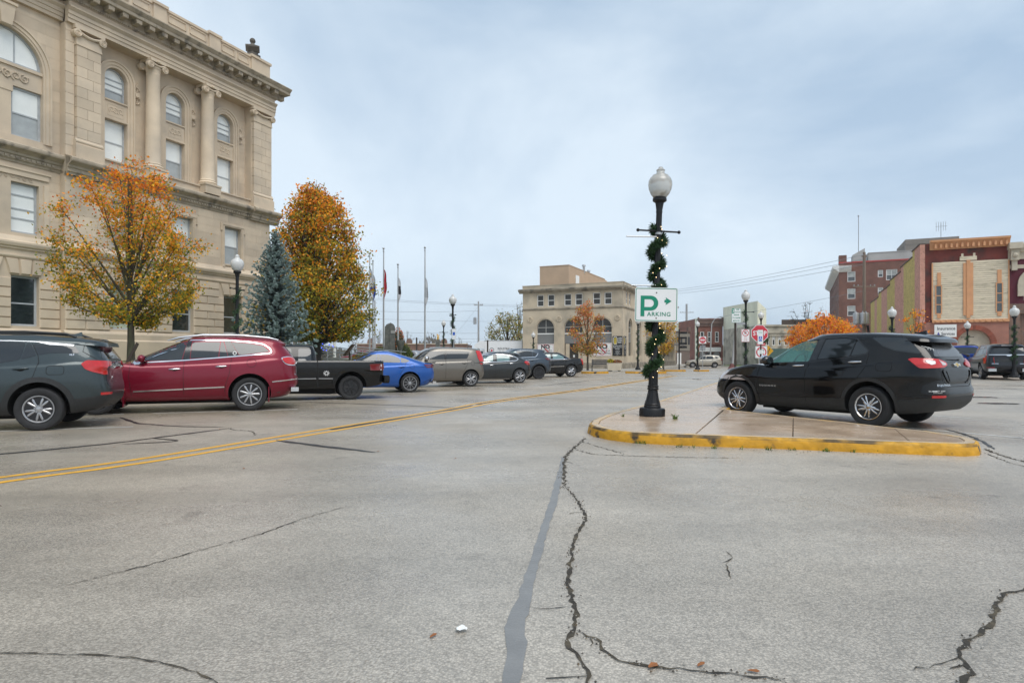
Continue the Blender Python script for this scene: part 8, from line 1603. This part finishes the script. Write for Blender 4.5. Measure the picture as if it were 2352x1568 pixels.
q = pxd(1098, 37.5); s = signpost('parking_post', 'white and blue disabled-parking sign post behind the boxy hatchback', pxd(1042, 33.5, .15), 2.4, .03, M_GREY); s2 = sign_board('disabled_bay_sign', 'white sign with blue wheelchair square behind the boxy hatchback', at(1042.5, 767, 33.4), .2, .56, .02, M_SIGNW); mb = MB(); mb.box(-.06, -.004, -.06, .06, 0, .10); mb.build('symbol_panel', mat('sign_blue2', (.02, .10, .45), .5), s2)
signpost('sign_post', 'dark post in front of the white box truck', pxd(1120, 50, 0), zat(781, 50), .06, M_BRONZE); signpost('sign_post', 'tall thin dark post near the low brick building', pxd(957, 80, 0), zat(775, 80), .10, M_BRONZE)
# ---- courthouse lawn: monument, flagpoles, plaques, ramp railing
def lz(q): s, n = SN(q); return lawnz(s, n) if n > 17.9 and s < 46 else gz(q)
M_GRANM = mat('dark_granite', (.10, .105, .095), .6, var=.2, vs=8, col2=(.15, .15, .135), c2s=6)
q = pxd(897, 44.5); z0 = lz(q); mo = tag(empty('monument', (q.x, q.y, z0), .2), 'dark granite war monument slab between the flagpoles', 'monument'); h = zat(741, 44.5)-z0
mb = MB(); mb.prism([(-.42, 0), (-.40, h-.3), (-.28, h-.12), (0, h), (.2, h-.10), (.30, h-.25), (.30, 0)], 'y', 0, .5); mb.build('slab', M_GRANM, mo); mb = MB(); mb.box(-.06, -.06, 0, .32, .3, h-.35); mb.build('front_slab', M_GRANM, mo); mb = MB(); mb.box(.02, -.1, h-.75, .32, -.05, h-.55); mb.build('name_band', mat('pale_granite', (.30, .30, .29), .5), mo)
q = pxd(919.5, 43.5); z0 = lz(q); mb = MB(); hh = zat(781, 43.5)-z0; mb.lathe([(.12, 0), (.10, hh*.4), (.16, hh*.55), (.30, hh*.85), (.33, hh*.96), (.33, hh), (.26, hh-.02), (.24, hh*.8), (0, hh*.8)], 18); tag(mb.build('stone_urn', M_GRANM, None, smooth=40, loc=(q.x, q.y, z0)), 'tall grey urn planter beside the granite monument', 'urn')
q = pxd(1005.5, 62); mb = MB(); hh = zat(778, 62); mb.box(-.28, -.28, 0, .28, .28, .4); mb.box(-.2, -.2, .4, .2, .2, hh); ob = tag(mb.build('obelisk', M_GRANM, None, loc=(q.x, q.y, -.1)), 'dark stone pillar topped by a small gilt figure', 'pillar'); mb = MB(); mb.tube([(0, 0, hh), (.03, 0, hh+.25), (.0, 0, hh+.45)], [.09, .12, .03], 8); mb.ball((-.04, 0, hh+.5), .08, 8, 6); mb.tube([(.02, 0, hh+.3), (.16, 0, hh+.5)], .04, 6); mb.build('gilt_figure', mat('gilt', (.75, .45, .12), .3, metal=.8), ob, smooth=60)
M_FLAG = {k: mat('flag_'+k, c, .8, var=.15, vs=4) for k, c in dict(red=(.42, .015, .03), white=(.62, .63, .66), blue=(.03, .07, .32), grey=(.40, .42, .45), black=(.03, .03, .035)).items()}
def flagpole(x, ytop, d, cols, z0f, label, flabel):
    q = pxd(x, d); z0 = lz(q); h = zat(ytop, d)-z0; r = tag(empty('flagpole', (q.x, q.y, z0)), label, 'flagpole', 'memorial flagpoles'); mb = MB(); mb.lathe([(.16, 0), (.16, .06), (.07, .12), (.065, .2), (.055, h*.5), (.032, h-.35), (.05, h-.34), (.05, h-.20), (.025, h-.18)], 12); mb.build('pole', M_STEEL, r, smooth=40); mb = MB(); mb.ball((0, 0, h-.08), .085, 10, 8); mb.build('ball_finial', M_STEEL, r, smooth=80); mb = MB(); mb.tube([(.06, 0, 1.0), (.06, 0, h-.3)], .008, 4); mb.build('halyard', M_WHITE, r)
    hf = tag(empty('flag', (q.x, q.y, z0+h*z0f)), flabel, 'flag', 'limp memorial flags'); L_ = h*.26; n = 22; zs_ = np.linspace(0, -L_, n)
    for ci, c in enumerate(cols):
        mb = MB(); V = []
        i0, i1 = int(ci*(n-1)/len(cols)), int((ci+1)*(n-1)/len(cols))
        for i in range(i0, i1+1):
            t = i/(n-1); w = .05+.17*math.sin(PI*min(1, t*1.05))**.8
            for k in range(9): a = k/8; V.append((.03+w*a+.02*math.sin(t*12), .05*math.sin(a*9+t*5)*(.4+a), zs_[i]))
        m_ = i1-i0; mb.add(V, [(i*9+k, i*9+k+1, (i+1)*9+k+1, (i+1)*9+k) for i in range(m_) for k in range(8)]); mb.build('cloth', M_FLAG[c], hf, smooth=80)
flagpole(881, 568, 46, ('red', 'red', 'red'), .80, 'flagpole with a limp red flag left of the monument', 'limp red flag left of the monument'); flagpole(914, 605, 48, ('white', 'black', 'white'), .85, 'shorter flagpole with a black and white flag right of the monument', 'limp black and white flag right of the monument'); flagpole(976, 566, 47, ('white', 'grey', 'white'), .72, 'rightmost tall flagpole with a pale flag', 'limp pale grey flag on the rightmost pole'); flagpole(849, 580, 50, ('grey', 'white', 'blue'), .85, 'leftmost flagpole at the edge of the orange-green tree', 'limp pale flag on the leftmost pole'); flagpole(856.5, 597, 52, ('grey', 'blue', 'blue'), .85, 'second flagpole from the left with a blue flag', 'limp blue flag on the second pole from the left')
def plaque(x, d, zb, zt, label):
    q = pxd(x, d); z0 = lz(q); r = tag(empty('plaque_stand', (q.x, q.y, z0), .5), label, 'plaque'); hh = zt-z0; mb = MB(); mb.tube([(0, 0, -.1), (0, 0, hh*.55)], .05, 8); mb.build('pedestal', M_BRONZE, r); mb = MB(); mb.prism([(-.28, hh*.35), (-.20, hh*.30), (.22, hh*.97), (.16, hh)], 'y', -.30, .30); mb.build('tilted_panel', M_BRONZE, r)
plaque(300, 19.6, 0, zat(786, 19.6), 'dark tilted information plaque at the base of the orange tree'); plaque(803, 33, 0, zat(790.5, 33), 'dark tilted plaque beside the courthouse ramp railing')
rl = tag(empty('ramp_railing', pxd(755, 38, 1.0)), 'grey pipe handrail of the courthouse ramp behind the blue sedan', 'railing'); A_ = pxd(752, 36)-pxd(755, 38, 0); B_ = pxd(880, 41)-pxd(755, 38, 0); z1_, z2_ = zat(796, 36)-1.0, zat(809, 41)-1.0
for j, dz in enumerate((0, -.28)):
    mb = MB(); mb.tube([(A_.x, A_.y, z1_+dz), (B_.x, B_.y, z2_+dz)], .03, 6); mb.build('rail', M_STEEL, rl)
    mb = MB(); mb.tube([(A_.x+1.2, A_.y+1.6, z1_+dz+.02), (B_.x+1.2, B_.y+1.6, z2_+dz+.02)], .03, 6); mb.build('rail', M_STEEL, rl)
for k in range(6): t = k/5; c_ = A_+(B_-A_)*t; mb = MB(); mb.tube([(c_.x, c_.y, -1.1), (c_.x, c_.y, z1_+(z2_-z1_)*t)], .025, 6); mb.build('baluster', M_STEEL, rl)
mb = MB(); mb.tube([(A_.x, A_.y, z1_), (A_.x-.16, A_.y, z1_-.05), (A_.x-.18, A_.y, z1_-.2), (A_.x, A_.y, z1_-.28)], .03, 6); mb.build('rail_end', M_STEEL, rl)
signpost('white_post', 'plain white round post under the orange-green tree', pxd(768.5, 46, .8), zat(765, 46)-.8, .11, M_WHITE)
q = Wp(40.5, 26); mb = MB(); a, b_ = pxd(742, 40), pxd(905, 46); dvec = b_-a; mb.box(0, 0, -.6, dvec.length, .3, .62); tag(mb.build('low_wall', M_KERB, None, loc=(a.x, a.y, .55), rz=math.atan2(dvec.y, dvec.x)), 'low grey retaining wall along the courthouse ramp', 'wall')
# ---- bench and planter at the corner building
q = pxd(1382, 55, 0); bn = tag(empty('bench', (q.x, q.y, -.02), -.35), 'dark metal bench before the corner stone building', 'bench'); M_BEN = mat('bench_metal', (.06, .06, .062), .5, var=.2)
for k in range(4): mb = MB(); mb.box(-.95, -.25+k*.13, .44, .95, -.15+k*.13, .47); mb.build('seat_slat', M_BEN, bn)
for k in range(3): mb = MB(); mb.box(-.95, .28+k*.02, .55+k*.15, .95, .31+k*.02, .67+k*.15); mb.build('back_slat', M_BEN, bn)
for x in (-.85, .85): mb = MB(); mb.box(x-.03, -.25, .0, x+.03, .30, .06); mb.box(x-.03, -.05, 0, x+.03, .05, .45); mb.box(x-.03, .26, .4, x+.03, .31, 1.0); mb.build('leg', M_BEN, bn)
q = pxd(1411, 54, 0); pl_ = tag(empty('stone_planter', (q.x, q.y, -.02), -.1), 'stone planter with yellow mums and dark foliage beside the bench', 'planter'); mb = MB(); mb.prism([(-.55, .08), (.55, .08), (.62, .62), (.62, .70), (-.62, .70), (-.62, .62)], 'y', -.35, .35); mb.build('trough', M_SAND, pl_); mb = MB(); mb.box(-.5, -.3, 0, -.3, .3, .08); mb.box(.3, -.3, 0, .5, .3, .08); mb.build('foot', M_GRANM, pl_)
def puff(nm, c, r, pal, n, seed):
    rng = np.random.default_rng(seed); v_ = rng.normal(size=(n, 3)); v_ /= np.linalg.norm(v_, axis=1)[:, None]; v_ = v_*np.array(r)*rng.uniform(.6, 1, n)[:, None]+np.array(c); V_, F_ = quads(v_, .07*rng.uniform(.7, 1.3, n), None, rng); tag(mesh_np(nm, V_, F_, rng.integers(0, len(pal), n), pal, pl_), kind='stuff')
puff('yellow_flowers', (-.32, 0, .85), (.3, .3, .2), [mat('mum_yellow', (.62, .45, .02), .7), LEAF['green']], 600, 5); puff('dark_foliage', (.25, 0, .80), (.42, .3, .18), [LEAF['rust'], mat('dark_foliage', (.05, .035, .03), .8)], 700, 6)
# ---- utility poles, mast lights and wires
M_POLE = mat('weathered_wood_pole', (.20, .155, .12), .9, var=.2, vs=3, stretch=(3, 3, .3)); M_POLEG = mat('grey_pole', (.34, .34, .34), .7, var=.1)
def upole(x, d, ytop, r, label, m, arms=()):
    q = pxd(x, d); z0 = gz(q); rt_ = tag(empty('utility_pole', (q.x, q.y, z0)), label, 'utility pole', 'utility poles'); h = zat(ytop, d)-z0; mb = MB(); mb.tube([(0, 0, -.2), (0, 0, h)], [r*1.2, r*.8], 10); mb.build('pole', m, rt_, smooth=60)
    for a_, w_ in arms:
        mb = MB(); mb.box(-w_, -.08, h-a_-.06, w_, .04, h-a_+.06); ar_ = mb.build('cross_arm', m, rt_)
        for k in (-1, -.6, .6, 1): mb = MB(); mb.lathe([(.05, 0), (.07, .06), (.05, .16), (.0, .18)], 8, (k*w_*.92, -.02, h-a_+.06)); mb.build('insulator', M_GREY, ar_)
    return rt_, h
u1, h1 = upole(1985, 74, 579, .19, 'tall wooden utility pole with transformers before the brick hotel', M_POLE, ((.5, .3), (4.0, 1.3)))
for k, (x, y) in enumerate(((-.55, -.3), (.1, -.5), (.62, -.25))):
    mb = MB(); mb.lathe([(.05, h1-8.4), (.34, h1-8.35), (.34, h1-7.2), (.30, h1-7.1), (.08, h1-7.05), (.06, h1-6.9), (0, h1-6.88)], 16, (x-.55, y, 0)); mb.build('transformer', M_STEEL, u1, smooth=35)
mb = MB(); mb.box(-1.0, -.4, h1-8.3, .4, -.1, h1-8.2); mb.build('transformer_bracket', M_STEEL, u1)
for k in range(6):
    mb = MB(); mb.tube([(.2+.05*k, -.1, h1-8.5), (.5+.06*k, -.2, h1-10.5-.2*k), (1.2+.1*k, -.1, h1-14), (1.4, 0, h1-18)], .03, 4); mb.build('cable', M_BLACK, u1)
u2, h2 = upole(1099, 100, 692, .15, 'grey utility pole with small transformer left of the corner building', M_POLEG, ((.6, .7),)); mb = MB(); mb.lathe([(.25, h2-3.6), (.25, h2-2.6), (.1, h2-2.5)], 12, (-.55, -.2, 0)); mb.build('transformer', M_STEEL, u2, smooth=35)
upole(1577, 150, 698, .28, 'far grey power mast right of the parking sign', M_POLEG, ((2.0, 1.6), (5.5, 1.6))); upole(1810, 150, 742, .28, 'short far mast above the grey stone front', M_POLEG); upole(861, 90, 690, .12, 'grey pole behind the leftmost flagpoles', M_POLEG)
q = pxd(1634, 98); sl_ = tag(empty('mast_light', (q.x, q.y, gz(q))), 'tall grey curved-arm street light before the far brick shop', 'street light'); hh = zat(744, 98)-gz(q); mb = MB(); mb.tube([(-.25, 0, 0), (0, 0, hh*.8), (.05, 0, hh), (.5, 0, hh+.75), (1.3, 0, hh+1.05)], [.12, .09, .08, .05, .05], 8); mb.build('mast', M_POLEG, sl_, smooth=70); mb = MB(); mb.ball((1.6, 0, hh+1.05), .2, 10, 6, sc=(2, .8, .45)); mb.build('luminaire', M_GREY, sl_, smooth=60)
q = pxd(1681, 30); sp_ = tag(empty('signal_pole', (q.x, q.y, .15)), 'leaning grey pole with maroon base behind the two-hour sign', 'pole'); mb = MB(); mb.tube([(0, 0, .4), (.22, 0, zat(735, 30)-.15)], .055, 8); mb.build('pole', M_POLEG, sp_, smooth=60); mb = MB(); mb.lathe([(.24, -.1), (.24, .0), (.17, .05), (.17, .48), (.22, .50), (.12, .62), (.08, .75)], 8); mb.build('base', mat('maroon_cast_base', (.12, .035, .03), .6), sp_); mb = MB(); mb.box(.22, -.02, zat(741, 30)-.25, .62, .02, zat(741, 30)-.12); mb.build('street_name_plate', M_GREY, sp_)
q = pxd(1560, 62); ts = tag(empty('traffic_signal', (q.x, q.y, gz(q)+.1)), 'dark traffic signals on a mast left of the do-not-enter sign', 'traffic signal'); mb = MB(); mb.tube([(0, 0, 0), (0, 0, 4.0)], .07, 8); mb.build('mast', M_BLACK, ts)
for z_ in (3.6, 3.1, 2.55, 2.2): mb = MB(); mb.box(.1, -.15, z_-.11, .72, .1, z_+.08); mb.build('signal_head', M_BLACK, ts)
def wire(p0, p1, sag, r=.02, label='thin overhead wire crossing the sky'):
    p0, p1 = Vector(p0), Vector(p1); pts = [p0+(p1-p0)*t+Vector((0, 0, -sag*4*t*(1-t))) for t in np.linspace(0, 1, 13)]; mb = MB(); mb.tube(pts, r, 4, cap=False); return tag(mb.build('overhead_wire', mat('wire_grey', (.22, .24, .26), .7, var=0), None), label, 'wire', 'overhead wires')
for i, (ya, yb_) in enumerate(((665, 603), (668, 607), (672, 613))): wire(at(1480, ya+8, 150), at(1985, yb_-18+i*6, 74), .6, .022, 'overhead wire running from the far mast to the wooden pole, '+('topmost', 'middle', 'lowest')[i]+' of three')
wire(at(1985, 668, 74), at(1500, 745, 140), .5, .018, 'thin lower wire left of the wooden utility pole')
for i, (x0, ya, x1, yb_, dd) in enumerate(((690, 672, 1210, 702, 100), (700, 676, 1210, 705, 100), (690, 708, 1100, 714, 95), (700, 724, 1210, 738, 100), (700, 752, 1100, 765, 100), (690, 772, 1200, 776, 105), (760, 785, 1100, 784, 105))): wire(at(x0, ya, dd), at(x1, yb_, dd+5), .3, .018, 'faint wire behind the flagpoles, '+('topmost', 'second from top', 'third from top', 'fourth from top', 'third from bottom', 'second from bottom', 'lowest')[i])
wire(at(1099, 702, 100), at(1030, 786, 70), .1, .018, 'guy wire sloping down left of the grey utility pole')
# ---- thin misty air over the whole place
hz_ = MB(); hz_.box(-420, -60, -1.6, 420, 420, 32); hm_ = bpy.data.materials.new('misty_air'); hm_.use_nodes = True; ht = hm_.node_tree; ht.nodes.clear()
ho_ = ht.nodes.new('ShaderNodeOutputMaterial'); hv = ht.nodes.new('ShaderNodeVolumePrincipled'); hv.inputs['Color'].default_value = (.93, .95, .98, 1); hv.inputs['Density'].default_value = .0003; hv.inputs['Anisotropy'].default_value = .2; ht.links.new(hv.outputs[0], ho_.inputs['Volume'])
tag(hz_.build('haze', hm_), 'thin pale mist filling the street air', 'haze', kind='stuff')
